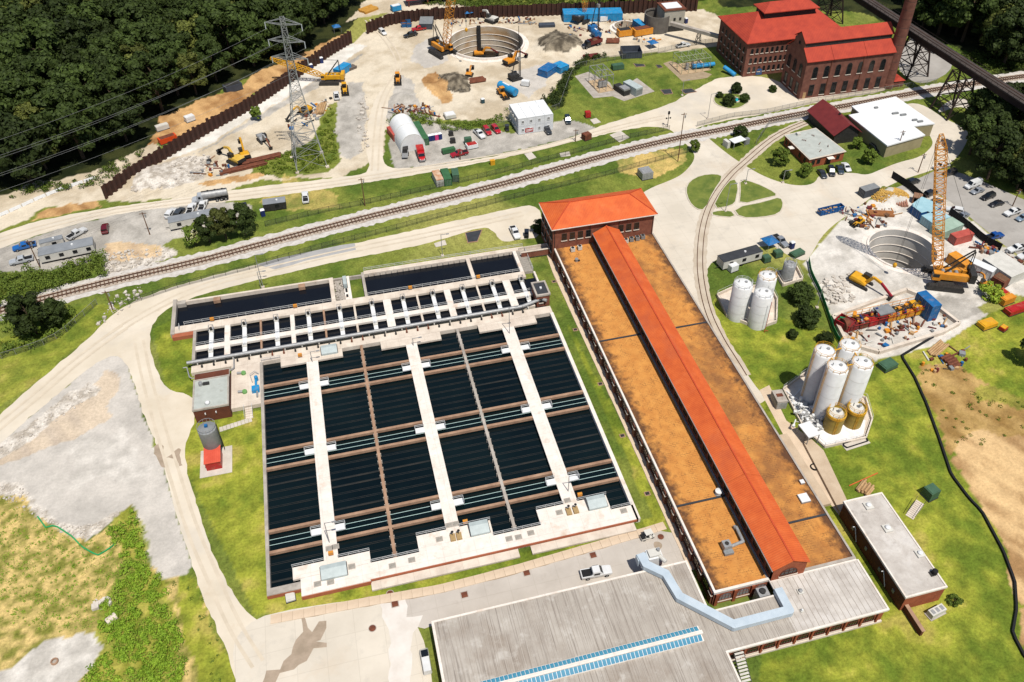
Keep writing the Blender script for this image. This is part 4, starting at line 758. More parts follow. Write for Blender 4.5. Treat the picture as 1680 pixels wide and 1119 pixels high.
def slope(name, x0, z0, x1, z1, y0, y1, th, mat, par):
    mb = MB(); mb.add([(x0, y0, z0), (x1, y0, z1), (x1, y1, z1), (x0, y1, z0), (x0, y0, z0 - th), (x1, y0, z1 - th), (x1, y1, z1 - th), (x0, y1, z0 - th)], [(0, 1, 2, 3) if x1 > x0 else (3, 2, 1, 0), (7, 6, 5, 4), (4, 5, 1, 0), (5, 6, 2, 1), (6, 7, 3, 2), (7, 4, 0, 3)]); return mb.build(name, mat, par, world=True)
for y0, y1 in ((68.55, 87.9), (88.0, 171.25)):
    dz = .0 if y0 > 80 else .05
    slope('roof_slope', 61.95, 7.75 + dz, 65.6, 9.6 + dz, y0, y1, .22, tile_y, CL); slope('roof_slope', 69.25, 7.75 + dz, 65.6, 9.6 + dz, y0, y1, .22, tile_y, CL)
slab('ridge_cap', 65.45, 65.75, 68.5, 171.25, 9.52, 9.68, M('ridge_tile', (208, 84, 44), (190, 72, 38), .6, .8), CL)
mb = MB(); mb.bb(61.83, 61.97, 68.5, 171.25, 7.55, 7.72); mb.build('gutter', steel, CL, world=True); slab('valley_flashing', 61.95, 62.36, 69.6, 171.8, FZ + .002, FZ + .10, steel, CL)
y = 70.2
while y < 170: window(CL, 62.36, y, 5.0, 'W', 1.75, 2.3, 0, False, steel_d); y += 2.55
window(CL, 65.6, 68.79, 4.9, 'S', 3.4, 2.2, 1, True, brick_brown)
# ---------------------------------------------------------------- pump house (hip roof)
PU = thing('pump_house', 'two storey brick pump house with orange hipped roof above the filter building', 'building', (65.3, 172.0, 0))
PX0, PX1, PY0, PY1 = 51.4, 79.2, 171.9, 183.3
slab('wall', PX0, PX1, PY0, PY1, 0, 10.6, brick, PU)
def hip(par, x0, x1, y0, y1, z0, xr0, xr1, yr, z1, mat, th=.25):
    e = [(x0, y0, z0), (x1, y0, z0), (x1, y1, z0), (x0, y1, z0)]; ra, rb = (xr0, yr, z1), (xr1, yr, z1)
    for nm, pts in (('roof_south', [e[0], e[1], rb, ra]), ('roof_east', [e[1], e[2], rb]), ('roof_north', [e[2], e[3], ra, rb]), ('roof_west', [e[3], e[0], ra])):
        mb = MB(); k = len(pts); mb.add(pts + [(p[0], p[1], p[2] - th) for p in pts], [tuple(range(k)), tuple(range(k, 2 * k))[::-1]] + [(i, k + i, k + (i + 1) % k, (i + 1) % k) for i in range(k)]); mb.build(nm, mat, par, world=True)
tile_x = ribbed('orange_tile_cols', tile_o, 'X', .42)
hip(PU, 50.8, 79.8, 171.25, 183.9, 10.85, 57.5, 73.9, 177.9, 14.0, tile_x); rd = MATS['ridge_tile']
mb = MB(); 
for a, c in (((57.5, 177.9, 14.05), (73.9, 177.9, 14.05)), ((50.8, 171.25, 10.9), (57.5, 177.9, 14.05)), ((79.8, 171.25, 10.9), (73.9, 177.9, 14.05)), ((50.8, 183.9, 10.9), (57.5, 177.9, 14.05)), ((79.8, 183.9, 10.9), (73.9, 177.9, 14.05))): mb.bar(a, c, .26, .16)
mb.build('hip_ridges', rd, PU, world=True)
mb = MB(); mb.bb(50.7, 79.9, 171.1, 171.24, 10.55, 10.75); mb.bb(50.66, 50.79, 171.3, 183.9, 10.55, 10.75); mb.build('gutter', conc_white, PU, world=True)
for x in (54.4, 56.6, 58.8, 61.0, 70.0, 72.2, 74.4): window(PU, x, PY0, 6.4, 'S', 1.35, 2.2)
for y in (173.8, 176.4, 179.0, 181.6):
    for z in (2.2, 6.4): window(PU, PX0, y, z, 'W', 1.3, 2.2)
for x in (51.8, 61.4, 69.4, 78.9): MB().tube((x, PY0 - .12, 4.1), (x, PY0 - .12, 10.5), .07).build('downpipe', steel_d, PU, world=True)
for i, (x, y, lab) in enumerate(((56.2, 169.8, 'left white fan unit on the ochre roof under the pump house'), (58.2, 170.1, 'right white fan unit on the ochre roof under the pump house'), (71.0, 169.9, 'white box unit against the pump house wall'), (72.6, 170.2, 'first dark fan unit on the right roof by the pump house'), (74.3, 170.3, 'second dark fan unit on the right roof by the pump house'), (75.9, 170.5, 'third dark fan unit on the right roof by the pump house'))):
    t = thing('condenser_unit', lab, 'air conditioner', (x, y, FZ), 0, 'condensers by the pump house'); cm = white_d if i < 3 else grey_p; MB().bb(-.55, .55, -.5, .5, .15, 1.2).build('case', cm, t); MB().lathe((0, 0, 1.2), [(.42, 0), (.42, .1)], 14).build('fan_grille', steel_d, t); MB().bb(-.5, .5, -.45, .45, 0, .15).build('base', steel_d, t)
t = thing('roof_vent', 'small round roof vent below the left fan units', 'vent', (55.9, 165.4, FZ)); MB().lathe((0, 0, 0), [(.35, 0), (.35, .7), (.5, .75), (.4, 1)], 12).build('stack', steel, t); MB().bb(.3, .9, -.2, .2, 0, .4).build('box', steel_d, t)
t = thing('roof_vent', 'white drum vent on the roof joint beside the orange ridge', 'vent', (61.2, 88.6, FZ)); MB().lathe((0, 0, 0), [(.55, 0), (.55, .7), (.7, .72), (.7, .95), (.2, 1.1)], 16).build('drum', white, t); MB().lathe((0, 0, 0), [(.75, 0), (.75, .08)], 16).build('flashing', grey_p, t)
t = thing('rooftop_unit', 'rooftop fan box with a bent steel duct on the ochre roof', 'air unit', (57.5, 77.0, FZ)); MB().bb(-.75, .75, -.75, .75, .3, 1.6).build('fan_box', steel, t); MB().lathe((0, 0, 1.6), [(.4, 0), (.4, .08)], 12).build('fan', steel_d, t); MB().bb(-.9, .9, -1.6, -.75, .1, .7).build('intake', grey_p, t)
mb = MB(); mb.tube((.75, -.3, .8), (3.4, .1, .8), .32, n=10); mb.tube((3.4, .1, .8), (3.5, 3.3, .8), .32, n=10); mb.sphere((3.4, .1, .8), (.33, .33), 8, 5); mb.build('duct', steel, t); MB().bb(3.1, 3.6, 3.1, 3.7, 0, .8).build('elbow', grey_p, t)
for x, y, lab in ((76.7, 83.3, 'square white skylight hatch on the right ochre roof'), (78.2, 86.9, 'small white vent hood near the right roof joint')):
    t = thing('roof_hatch', lab, 'hatch', (x, y, FZ)); s_ = 1.0 if y < 85 else .45; MB().bb(-s_, s_, -s_, s_, 0, .35).build('curb', grey_p, t); MB().bb(-s_ * .95, s_ * .95, -s_ * .95, s_ * .95, .35, .5).build('cover', white, t)
# link bridge between pump house and basin
LB = thing('covered_link', 'narrow brick sided link between the pump house and the basin', 'link', (47, 176, 0)); slab('deck', 43.5, 51.3, 174.6, 177.4, .2, 1.1, conc_grey, LB); slab('south_parapet', 43.5, 51.3, 174.4, 174.6, .6, 2.4, brick, LB); slab('north_parapet', 43.5, 51.3, 177.4, 177.6, .6, 1.9, conc, LB); slab('coping', 43.4, 51.3, 174.3, 174.7, 2.4, 2.55, conc, LB)
HB = thing('brick_hut', 'small flat roofed brick hut at the northeast corner of the cells', 'building', (44.1, 157.4, 0)); slab('wall', 42.5, 45.8, 154.9, 159.9, 0, 3.5, brick, HB); par_roof(HB, 42.3, 46.0, 154.7, 160.1, 3.8, asph_roof, conc_grey, .45, .2); slab('vent', 43.9, 44.4, 157.2, 157.7, 3.8, 4.2, white, HB); window(HB, 43.6, 154.9, 1.4, 'S', .9, 1.3)

# ---------------------------------------------------------------- lower building (concrete roof, skylight)
LW = thing('chemical_building', 'wide low building with streaked concrete roof along the bottom edge', 'building', (26, 60, 0))
LZ = 4.0
for (x0, x1, y0, y1) in ((3.4, 49.2, 40.0, 76.1), (49.21, 62.2, 58.9, 65.9), (62.21, 79.5, 58.9, 68.7)):
    slab('roof', x0, x1, y0, y1, LZ - .3, LZ, roof_c if x0 < 60 else roof_p, LW)
mb = MB(); mb.bb(3.0, 49.6, 76.1, 76.45, LZ - .32, LZ + .12); mb.bb(2.95, 3.4, 40, 76.1, LZ - .32, LZ + .12); mb.bb(49.2, 49.6, 65.9, 76.1, LZ - .32, LZ + .12); mb.bb(49.6, 62.2, 65.9, 66.2, LZ - .32, LZ + .12); mb.bb(79.5, 79.85, 58.6, 68.8, LZ - .32, LZ + .12); mb.bb(49.2, 79.5, 58.55, 58.9, LZ - .32, LZ + .12); mb.bb(49.2, 49.55, 40, 58.55, LZ - .32, LZ + .12); mb.bb(62.2, 79.5, 68.7, 68.98, LZ - .32, LZ + .1); mb.build('roof_edge', conc_white, LW, world=True)
slab('wall', 3.4, 49.0, 40.1, 75.9, 0, LZ - .33, brick_lo, LW); slab('south_wall', 49.3, 79.3, 58.9, 65.6, 0, LZ - .33, brick_lo, LW); slab('plinth', 49.5, 79.4, 58.55, 58.88, 0, .5, conc, LW)
x = 51.4
while x < 79: window(LW, x, 58.9, 1.0, 'S', 2.1, 2.2, 1, True, brick_brown); slab('pier', x + 1.35, x + 1.75, 58.6, 58.89, .5, LZ - .33, brick_lo, LW); x += 3.15
rb = MB(); x = 4.4
while x < 79.3:
    y0, y1 = (40.2, 76.0) if x < 49 else ((59.0, 65.8) if x < 62.2 else (59.0, 68.6))
    rb.bb(x - .05, x + .05, y0, y1, LZ, LZ + .03); x += 1.02
stuff(rb.build('roof_ribs', M('roof_seam', (196, 187, 175), (168, 157, 146), .3, .9, stretch=(1, .1, 1)), LW, world=True))
SK = thing('ridge_skylight', 'long glazed ridge skylight with blue panes on the concrete roof', 'skylight', (25, 62.8, LZ)); slab('curb', 4.0, 46.5, 61.35, 64.1, LZ + .002, LZ + .3, conc_white, SK); slab('ridge_beam', 4.0, 46.7, 62.42, 63.05, LZ + .3, LZ + .78, conc_white, SK)
for s in (1, -1):
    pm = MB(); pm.add([(-.32, 0, 0), (.32, 0, 0), (.32, s * .95, .3), (-.32, s * .95, .3), (-.32, 0, .05), (.32, 0, .05), (.32, s * .95, .35), (-.32, s * .95, .35)], [(0, 1, 2, 3), (7, 6, 5, 4), (0, 4, 5, 1), (1, 5, 6, 2), (2, 6, 7, 3), (3, 7, 4, 0)])
    pm = pm.mesh('pane', M('teal_glass', (96, 172, 198), (52, 126, 158), .4, .15, spec=.8))
    bm_ = MB(); bm_.bar((0, 0, .05), (0, s * .95, .37), .08, .1); bm_ = bm_.mesh('glazing_bar', white)
    x = 4.6
    while x < 46.3:
        yy = (61.42 if s > 0 else 64.03); inst('pane', pm, SK, (x - 25, yy - 62.8, .3)); inst('glazing_bar', bm_, SK, (x + .35 - 25, yy - 62.8, .3)); x += .7
DU = thing('roof_duct', 'wide bent sheet metal duct crossing the concrete roof', 'duct', (55, 64, LZ)); duct_m = M('duct_metal', (206, 218, 226), (190, 204, 214), .5, .5)
dp = [(41.6, 79.2), (41.9, 76.9), (44.6, 74.3), (45.3, 69.6), (52.2, 62.4), (62.5, 62.4), (62.5, 66.6)]
for i, (a, c) in enumerate(zip(dp[:-1], dp[1:])): MB().bar((*a, LZ + .75 + .004 * i), (*c, LZ + .75 + .004 * i), 1.5, 1.1).build('duct_run', duct_m, DU, world=True)
for x, y in dp[1:-1]: MB().lathe((x, y, LZ + .2), [(.78, 0), (.78, 1.098)], 16).build('elbow', duct_m, DU, world=True)
for x, y in ((45, 72), (49, 66), (57, 62.4)): MB().bb(x - .6, x + .6, y - .2, y + .2, LZ, LZ + .25).build('support', steel_d, DU, world=True)
t = thing('dust_collector', 'white dust collector unit at the north end of the roof duct', 'air unit', (44.0, 78.6, 0)); MB().bb(-1.2, 1.5, -.9, 1.2, 0, 4.9).build('housing', white, t); MB().tube((1.6, -1.9, 4.8), (.6, .2, 4.8), .4, n=10).build('pipe', white_d, t); MB().bb(-1.0, 1.2, -.6, .9, 4.9, 5.4).build('head', white_d, t); MB().lathe((.9, .3, 5.4), [(.3, 0), (.3, .5)], 10).build('fan', steel, t); MB().bb(-3.2, -1.2, -.7, .7, 3.4, 5.0).build('transition', duct_m, t)
t = thing('blower', 'grey blower unit in the courtyard end of the roof duct', 'air unit', (60.5, 67.4, 0)); MB().bb(-1.2, .8, -.9, .9, 0, 3.8).build('case', steel, t); MB().lathe((-.3, 0, 3.8), [(.55, 0), (.55, .4)], 12).build('fan', steel_d, t)
for x, y, lab, s_ in ((66.5, 65.6, 'small steel vent on the right wing of the concrete roof', .5), (65.0, 62.2, 'little white pipe cap on the right wing of the concrete roof', .28)):
    t = thing('roof_vent', lab, 'vent', (x, y, LZ)); MB().bb(-s_, s_, -s_, s_, 0, .25).build('curb', white_d, t); MB().lathe((0, 0, .25), [(s_ * .7, 0), (s_ * .7, .3), (s_ * .3, .45)], 12).build('cap', steel if s_ > .4 else white, t)
sheet('lawn', [(1165, 1010), (1170, 992), (1235, 975), (1240, 984)], .04, lawn_m, 0)
# flat annex on the right: shade coloured in as brown brick, sunlight as orange
BR = thing('annex_building', 'long flat roofed annex with brick walls darkened for shade at lower right', 'building', (87.7, 60, 0)); slab('wall', 83.7, 91.7, 59.8, 80.4, 0, 4.1, brick_brown, BR); slab('sunlit_south_face', 83.72, 91.7, 59.72, 59.79, 0, 4.05, brick_lo, BR); par_roof(BR, 83.5, 91.9, 59.6, 80.6, 4.45, roof_p, conc_white, .3, .15)
for y in (64.3, 74.0): MB().path([(83.5, y, .6), (83.5, y + 1.6, 3.2), (83.0, y + 1.6, 3.3)], .08).build('light_arm', white, BR, world=True)
for y in (62.2, 66.7, 71.2, 75.8): slab('vent_louvre', 83.58, 83.69, y, y + .6, 1.6, 2.4, grey_p, BR)
for y in (61, 66, 70, 75): MB().tube((83.6, y, 0), (83.6, y, 4.0), .05, n=5).build('downpipe', rust, BR, world=True)
for x, y, lab, s_ in ((87.6, 78.4, 'square white roof hatch at the far end of the annex', .8), (88.3, 73.0, 'white roof fan in the middle of the annex', .8), (91.0, 66.7, 'white hatch at the east edge of the annex', .75)):
    t = thing('roof_hatch', lab, 'hatch', (x, y, 4.46)); MB().bb(-s_, s_, -s_, s_, 0, .3).build('curb', white_d, t); MB().lathe((0, 0, .3), [(s_ * .6, 0), (s_ * .6, .3), (.2, .45)], 12).build('cover', white, t)
t = thing('roof_vent', 'sooty black vent stack on the annex roof corner', 'vent', (91.2, 62.6, 4.46)); MB().lathe((0, 0, 0), [(.5, 0), (.5, .9), (.3, 1.1)], 12).build('stack', black, t); MB().bb(-.9, -.2, -.5, .5, 0, .1).build('pad', steel_d, t)
mb = MB(); mb.bb(84.4, 84.9, 54.6, 59.7, 0, 1.6); tag(mb.build('retaining_wall', brick_brown, None, loc=(84.6, 57, 0)), 'low brown retaining wall running out from the annex corner', 'wall'); cp = bpy.data.objects['retaining_wall']; MB().bb(84.3, 85.0, 54.5, 59.7, 1.6, 1.72).build('coping', conc_tan, cp, world=True)
AC = thing('generator_unit', 'long white generator box beside the annex', 'generator', (89.6, 57.6, 0), .18); MB().bb(-1.6, 1.6, -.65, .65, .15, 1.35).build('case', white_d, AC); [MB().bb(x - .3, x + .3, -.4, .4, 1.35, 1.42).build('fan_grille', steel, AC) for x in (-1.0, 0, 1.0)]; MB().bb(-1.8, 1.8, -.85, .85, 0, .15).build('pad', conc_grey, AC)
fe = MB()
for y in np.arange(70.5, 79, .25): fe.bar((92.4, y, .0), (92.4, y, 1.1), .03)
fe.bar((92.4, 70.4, 1.1), (92.4, 79, 1.1), .06); tag(fe.build('handrail', steel_d, None, loc=(92.4, 74, 0)), 'dark handrail along the east side of the annex', 'railing')
# ---------------------------------------------------------------- east side walkway wall, stair
slab_o = MB().bb(80.3, 83.3, 83.0, 101.5, 0, .75).build('raised_walkway', M('warm_concrete', (214, 192, 164), (196, 172, 144), .3, .9), None, loc=(82, 92, 0)); tag(slab_o, 'raised tan concrete walkway along the east side of the filter building', 'walkway')
# ---------------------------------------------------------------- powerhouses, chimney
P1 = thing('powerhouse', 'large dark brick powerhouse with red hipped roof and roof monitor', 'building', (166, 259, 0))
slab('wall', 147.6, 185.5, 259.3, 282.5, 0, 12.9, brick_old, P1); tile_rx = ribbed('red_tile_cols', tile_r, 'X', .6)
hip(P1, 146.6, 186.5, 258.3, 283.5, 13.2, 156, 177.5, 271, 19.0, tile_rx)
slab('monitor_wall', 157, 177, 267.6, 274.4, 16.5, 19.6, steel_d, P1); hip(P1, 156, 178, 266.6, 275.4, 20.0, 160, 174, 271, 22.2, tile_rx, .3)
for r_, z in enumerate((1.6, 5.0, 8.6)):
    for i in range(12): window(P1, 149.4 + i * 1.95 + .3, 259.3, z, 'S', 1.0, 2.0, 1, True)
    for i in range(7): window(P1, 147.6, 261.5 + i * 3.0, z, 'W', 1.0, 2.0, 1, True)
window(P1, 153.9, 259.25, .05, 'S', 2.6, 2.9, 1, False, brick_old, blue_p)
P2h = thing('powerhouse', 'brick boiler house with stepped red gable roof beside the chimney', 'building', (175, 238, 0))
slab('wall', 159.1, 192.4, 238.4, 252.3, 0, 14.0, brick_old, P2h)
mb = MB(); gp_ = [(238.4, 14.0), (252.3, 14.0), (248.7, 17.0), (248.7, 18.9), (245.35, 21.5), (242.0, 18.9), (242.0, 17.0)]; n_ = 7
mb.add([(159.1, a, b_) for a, b_ in gp_] + [(192.4, a, b_) for a, b_ in gp_], [tuple(range(7))[::-1], tuple(range(7, 14))] + [(i, (i + 1) % 7, 7 + (i + 1) % 7, 7 + i) for i in range(7)]); mb.build('gable', brick_old, P2h, world=True)
def slope_y(name, y0, z0, y1, z1, x0, x1, th, mat, par):
    mb = MB(); mb.add([(x0, y0, z0), (x1, y0, z0), (x1, y1, z1), (x0, y1, z1), (x0, y0, z0 - th), (x1, y0, z0 - th), (x1, y1, z1 - th), (x0, y1, z1 - th)], [(0, 1, 2, 3) if y1 > y0 else (3, 2, 1, 0), (7, 6, 5, 4), (4, 5, 1, 0), (5, 6, 2, 1), (6, 7, 3, 2), (7, 4, 0, 3)]); return mb.build(name, mat, par, world=True)
for x0, x1 in ((158.8, 168.8), (168.9, 181.4), (181.5, 192.8)): slope_y('lower_roof', 237.8, 14.1, 241.8, 17.5, x0, x1, .2, tile_rx, P2h); slope_y('lower_roof', 252.9, 14.1, 248.9, 17.5, x0, x1, .2, tile_rx, P2h)
slab('monitor_wall', 159.6, 192.2, 241.95, 248.75, 17.2, 18.9, steel_d, P2h); slope_y('upper_roof', 241.5, 19.2, 245.35, 21.9, 158.9, 192.9, .2, tile_rx, P2h); slope_y('upper_roof', 249.2, 19.2, 245.35, 21.9, 158.9, 192.9, .2, tile_rx, P2h)
for i in range(7): window(P2h, 163.0 + i * 4.35, 238.4, 7.6, 'S', 1.9, 4.2, 1, True); window(P2h, 163.0 + i * 4.35, 238.4, 1.2, 'S', 1.9, 4.0, 0, i > 0)
for i in range(3): window(P2h, 159.1, 241.4 + i * 4.0, 7.6, 'W', 1.9, 4.4, 1, True); window(P2h, 159.1, 241.4 + i * 4.0, 1.2, 'W', 1.9, 4.0, 0, True)
window(P2h, 159.1, 245.35, 17.4, 'W', 1.0, 1.2, 1, False)
for x in (168.6, 181.0): MB().tube((x, 238.25, .1), (x, 238.25, 13.9), .12).build('downpipe', rust, P2h, world=True)
slab('door', 160.2, 161.3, 238.3, 238.39, .05, 2.6, wood, P2h); slab('plinth', 158.9, 192.6, 238.05, 238.38, 0, .35, conc, P2h)
CHM = thing('chimney', 'tall tapering round brick chimney rising out of the top of the photo', 'chimney', (194.5, 240.4, 0)); MB().lathe((0, 0, 0), [(2.6, 0), (2.6, 1.5), (2.35, 1.6), (1.7, 46), (1.95, 47), (1.95, 49)], 28).build('shaft', brick_old, CHM, True)
for z in range(4, 46, 3): MB().lathe((0, 0, z), [(2.38 - z * .0147, 0), (2.38 - z * .0147, .12)], 28).build('iron_band', steel_d, CHM)
t = thing('gatehouse', 'tiny brick hut with red roof at the chimney foot', 'building', (198.2, 241.0, 0)); MB().bb(-2.0, 2.0, -2.4, 2.4, 0, 2.4).build('wall', brick_old, t); mb = MB(); mb.add([(-2.3, -2.7, 2.4), (2.3, -2.7, 2.4), (2.3, 2.7, 2.4), (-2.3, 2.7, 2.4), (0, -1.5, 3.5), (0, 1.5, 3.5)], [(0, 1, 4), (1, 2, 5, 4), (2, 3, 5), (3, 0, 4, 5), (3, 2, 1, 0)]); mb.build('roof', tile_rx, t)
# ---------------------------------------------------------------- railway trestle
A = P(*(1260 + 905 / 4, 155 / 4), 17.0); B = P(*(1260 + 1650 / 4, 632 / 4), 17.0); dv = (B - A).normalized(); nv = Vector((-dv.y, dv.x, 0)); far_end = A - dv * 90; near_end = B + dv * 40
TR = thing('trestle_bridge', 'high dark steel railway trestle crossing the upper right corner', 'bridge', (A.x, A.y, 0))
MB().bar(far_end + Vector((0, 0, -.2)), near_end + Vector((0, 0, -.2)), 4.4, .4).build('deck', M('sooty_deck', (84, 74, 68), (64, 56, 52), .4, .9), TR, world=True)
for s in (-1, 1):
    MB().bar(far_end + nv * s * 1.3 + Vector((0, 0, -1.5)), near_end + nv * s * 1.3 + Vector((0, 0, -1.5)), .5, 2.2).build('girder', trestle_m, TR, world=True); MB().bar(far_end + nv * s * .75 + Vector((0, 0, .08)), near_end + nv * s * .75 + Vector((0, 0, .08)), .14, .16).build('rail', rail_s, TR, world=True)
    mb = MB(); L = (near_end - far_end).length
    for i in range(int(L / 2.5)): p = far_end + dv * (i * 2.5) + nv * s * 2.1; mb.bar(p, p + Vector((0, 0, .9)), .07)
    mb.bar(far_end + nv * s * 2.1 + Vector((0, 0, .9)), near_end + nv * s * 2.1 + Vector((0, 0, .9)), .07); mb.build('walkway_rail', trestle_m, TR, world=True)
def trestle_tower(c, spread_l=4.4, spread_w=4.6):
    top = 14.4
    for sl_ in (-1, 1):
        for sw in (-1, 1):
            a = c + dv * sl_ * spread_l + nv * sw * spread_w; q = Vector((c.x, c.y, 0)) + dv * sl_ * (spread_l - 1.0) + nv * sw * 1.5 + Vector((0, 0, top)); MB().bar(a, q, .5, .5).build('leg', trestle_m, TR, world=True)
    def pt(sl_, sw, f): a = c + dv * sl_ * spread_l + nv * sw * spread_w; q = Vector((c.x, c.y, top)) + dv * sl_ * (spread_l - 1.0) + nv * sw * 1.5; return a + (q - a) * f
    mb = MB(); lv = (.04, .36, .68, .98)
    for f0, f1 in zip(lv[:-1], lv[1:]):
        for (a, c2) in (((-1, -1), (-1, 1)), ((1, -1), (1, 1)), ((-1, -1), (1, -1)), ((-1, 1), (1, 1))): mb.bar(pt(*a, f0), pt(*c2, f1), .2); mb.bar(pt(*c2, f0), pt(*a, f1), .2); mb.bar(pt(*a, f1), pt(*c2, f1), .24)
    mb.build('bracing', trestle_m, TR, world=True)
for px in ((1492, 120), (1558, 185)): trestle_tower(P(*px))
t2 = (A + B) / 2; trestle_tower(Vector((far_end.x, far_end.y, 0)) + dv * 45)
# ---------------------------------------------------------------- site buildings at right
BN = thing('red_roof_barn', 'dark barn with steep maroon gable roof next to the white roofed building', 'building', (159, 208, 0)); slab('wall', 155.0, 163.6, 208.2, 224.6, 0, 3.6, steel_d, BN)
mb = MB(); mb.add([(155.0, 208.2, 3.6), (163.6, 208.2, 3.6), (159.3, 208.2, 6.6), (155.0, 208.6, 3.6), (163.6, 208.6, 3.6), (159.3, 208.6, 6.6)], [(0, 1, 2), (5, 4, 3), (0, 2, 5, 3), (2, 1, 4, 5), (1, 0, 3, 4)]); mb.build('gable', steel_d, BN, world=True); mar = M('maroon_roof', (134, 52, 50), (118, 44, 44), .5, .6)
stripes(mar, 'Y', .6, .35, .85); slope('roof_slope', 154.2, 3.5, 159.3, 7.0, 207.6, 225.2, .2, mar, BN); slope('roof_slope', 164.4, 3.5, 159.3, 7.0, 207.6, 225.2, .2, mar, BN); slab('roof_vent', 159.0, 159.5, 214, 214.6, 7.0, 7.5, steel_d, BN)
WB = thing('white_roof_building', 'wide tan building with bright white flat roof and cut corner', 'building', (177, 210, 0)); wp = [(164.8, 217.2), (166.2, 196.6), (181.6, 199.5), (181.3, 205.4), (189.0, 205.2), (187.2, 224.8), (168.9, 222.4), (169.0, 217.6)]
cx_ = (177, 210); MB().prism([(cx_[0] + (a - cx_[0]) * .975, cx_[1] + (b_ - cx_[1]) * .97) for a, b_ in wp], 0, 4.2).build('wall', M('tan_siding', (176, 164, 128), (160, 148, 114), .5, .8), WB, world=True); MB().prism(wp, 4.2, 4.6).build('roof', roof_w, WB, world=True)
th = math.atan2(2.9, 15.4)
for i, dx in enumerate((1.6, 4.2, 6.4, 8.6, 10.8, 13.0)): window(WB, 166.2 + dx * math.cos(th) - 177 + .1, 197.2 + dx * math.sin(th) - 210, .2 if i in (1, 2) else 1.0, th, 1.3, 2.6 if i in (1, 2) else 1.3, 0, False, None, grey_p)
for (x, y, w_) in ((176, 219, 1.2), (180, 214, 2.2), (182, 212.5, 2.0), (183.6, 208.5, 1.6), (184.8, 207.2, 1.8)): MB().bb(x - w_ / 2, x + w_ / 2, y - .35, y + .35, 4.6, 5.1).build('roof_vent', grey_p, WB, world=True)
BL = thing('brick_office', 'low orange brick office with flat grey roof beside the island lawns', 'building', (146, 205, 0)); bp_ = [(139.6, 212.0), (140.1, 197.2), (153.0, 198.7), (151.2, 213.6)]
MB().prism(bp_, 0, 3.2).build('wall', brick_lo, BL, world=True); MB().prism([(146 + (a - 146) * 1.05, 205.3 + (b_ - 205.3) * 1.05) for a, b_ in bp_], 3.2, 3.4).build('fascia', conc, BL, world=True); MB().prism([(146 + (a - 146) * 1.0, 205.3 + (b_ - 205.3) * 1.0) for a, b_ in bp_], 3.4, 3.45).build('roof', roof_gr, BL, world=True)
th = math.atan2(1.5, 12.9)
for dx in (1.6, 3.6, 10.8): window(BL, 140.1 - 146 + dx * math.cos(th), 197.2 - 205 + dx * math.sin(th), 1.0, th, 1.2, 1.4, 0, False)
slab('door_canopy', 146.4, 148.6, 196.6, 198.0, 2.5, 2.65, conc_white, BL); slab('door', 146.9, 148.1, 197.8, 197.97, .05, 2.3, steel_d, BL); slab('door_canopy', 137.9, 139.6, 205.2, 206.8, 2.4, 2.55, conc_white, BL)
for y in (199.5, 202.5, 208.6, 210.6): window(BL, 140.0 - 146 - (y - 197.2) * .034 + .08, y - 205, 1.0, -math.pi / 2 - .034, 1.0, 1.3, 0, False)
for x, y in ((144, 207), (147, 204), (145, 200), (149, 202), (148, 209)): MB().path([(x, y, 3.45), (x, y, 3.8), (x + random.uniform(-1, 1), y + .8, 3.7)], .1).build('roof_pipe', rust, BL, world=True)
slab('roof_unit', 143.0, 144.2, 210.6, 211.8, 3.45, 4.2, white_d, BL)
MO = thing('modular_office', 'white two storey block of stacked site cabins', 'building', (64.6, 239, 0), .05)
mw = M('cabin_white', (234, 236, 236), (220, 222, 224), .6, .6)
for k in range(4):
    for lv in (0, 1): MB().bb(-5.9 + k * 2.97, -5.9 + k * 2.97 + 2.93, .0, 10.2, lv * 2.85 + .1, lv * 2.85 + 2.88).build('cabin_module', mw, MO)
    MB().bb(-5.95 + k * 2.97, -5.95 + k * 2.97 + 2.9, -.05, 10.25, 5.74, 5.85).build('roof', roof_w, MO)
for x in (-4.4, -1.6, 1.2, 4.3):
    for z in (1.0, 3.9): window(MO, x, -.01, z, .0, .9, 1.1, 0, False, white)
for yy in (1.5, 4, 6.5, 8.8):
    for z in (.9, 3.8): window(MO, -5.91, yy, z, -math.pi / 2, .9, 1.2, 0, False, white); MB().bb(-6.35, -5.95, yy + .7, yy + 1.3, z + .4, z + 1.0).build('cooler', white_d, MO)
MB().bb(-3.6, -.9, -.12, -.03, .6, 2.0).build('red_sign', red_p, MO); MB().bb(-3.3, -1.2, -.16, -.12, 1.35, 1.55).build('sign_text', white, MO); MB().bb(-3.3, -1.9, -.16, -.12, .9, 1.1).build('sign_text', white, MO)
TE = thing('arched_tent', 'white arched fabric tent between red and green containers', 'tent', (24.2, 237.2, 0), .12)
mb = MB(); n_ = 13; R_ = [(4.0 * math.cos(a), 0, 5.8 * math.sin(a) ** .8) for a in np.linspace(0, math.pi, n_)]; mb.add([(x, y, z) for y in (0, 3.6, 7.2, 10.8, 14.4) for x, _, z in R_], [(j * n_ + i, (j + 1) * n_ + i, (j + 1) * n_ + i + 1, j * n_ + i + 1) for j in range(4) for i in range(n_ - 1)]); mb.build('canopy', roof_w, TE, True)
mb = MB(); mb.add([(x, .03, z) for x, _, z in R_], [tuple(range(n_))]); mb.build('front_panel', white, TE); mb = MB(); mb.add([(x, 14.37, z) for x, _, z in R_], [tuple(range(n_))[::-1]]); mb.build('back_panel', white, TE)
MB().bb(-2.5, -1.6, -.05, .02, .05, 2.2).build('door', black, TE)
for y in (.05, 7.2, 14.3): mb = MB(); [mb.bar((a[0] * 1.01, y, a[2] + .03), (c[0] * 1.01, y, c[2] + .03), .1) for a, c in zip(R_[:-1], R_[1:])]; mb.build('hoop', white_d, TE)
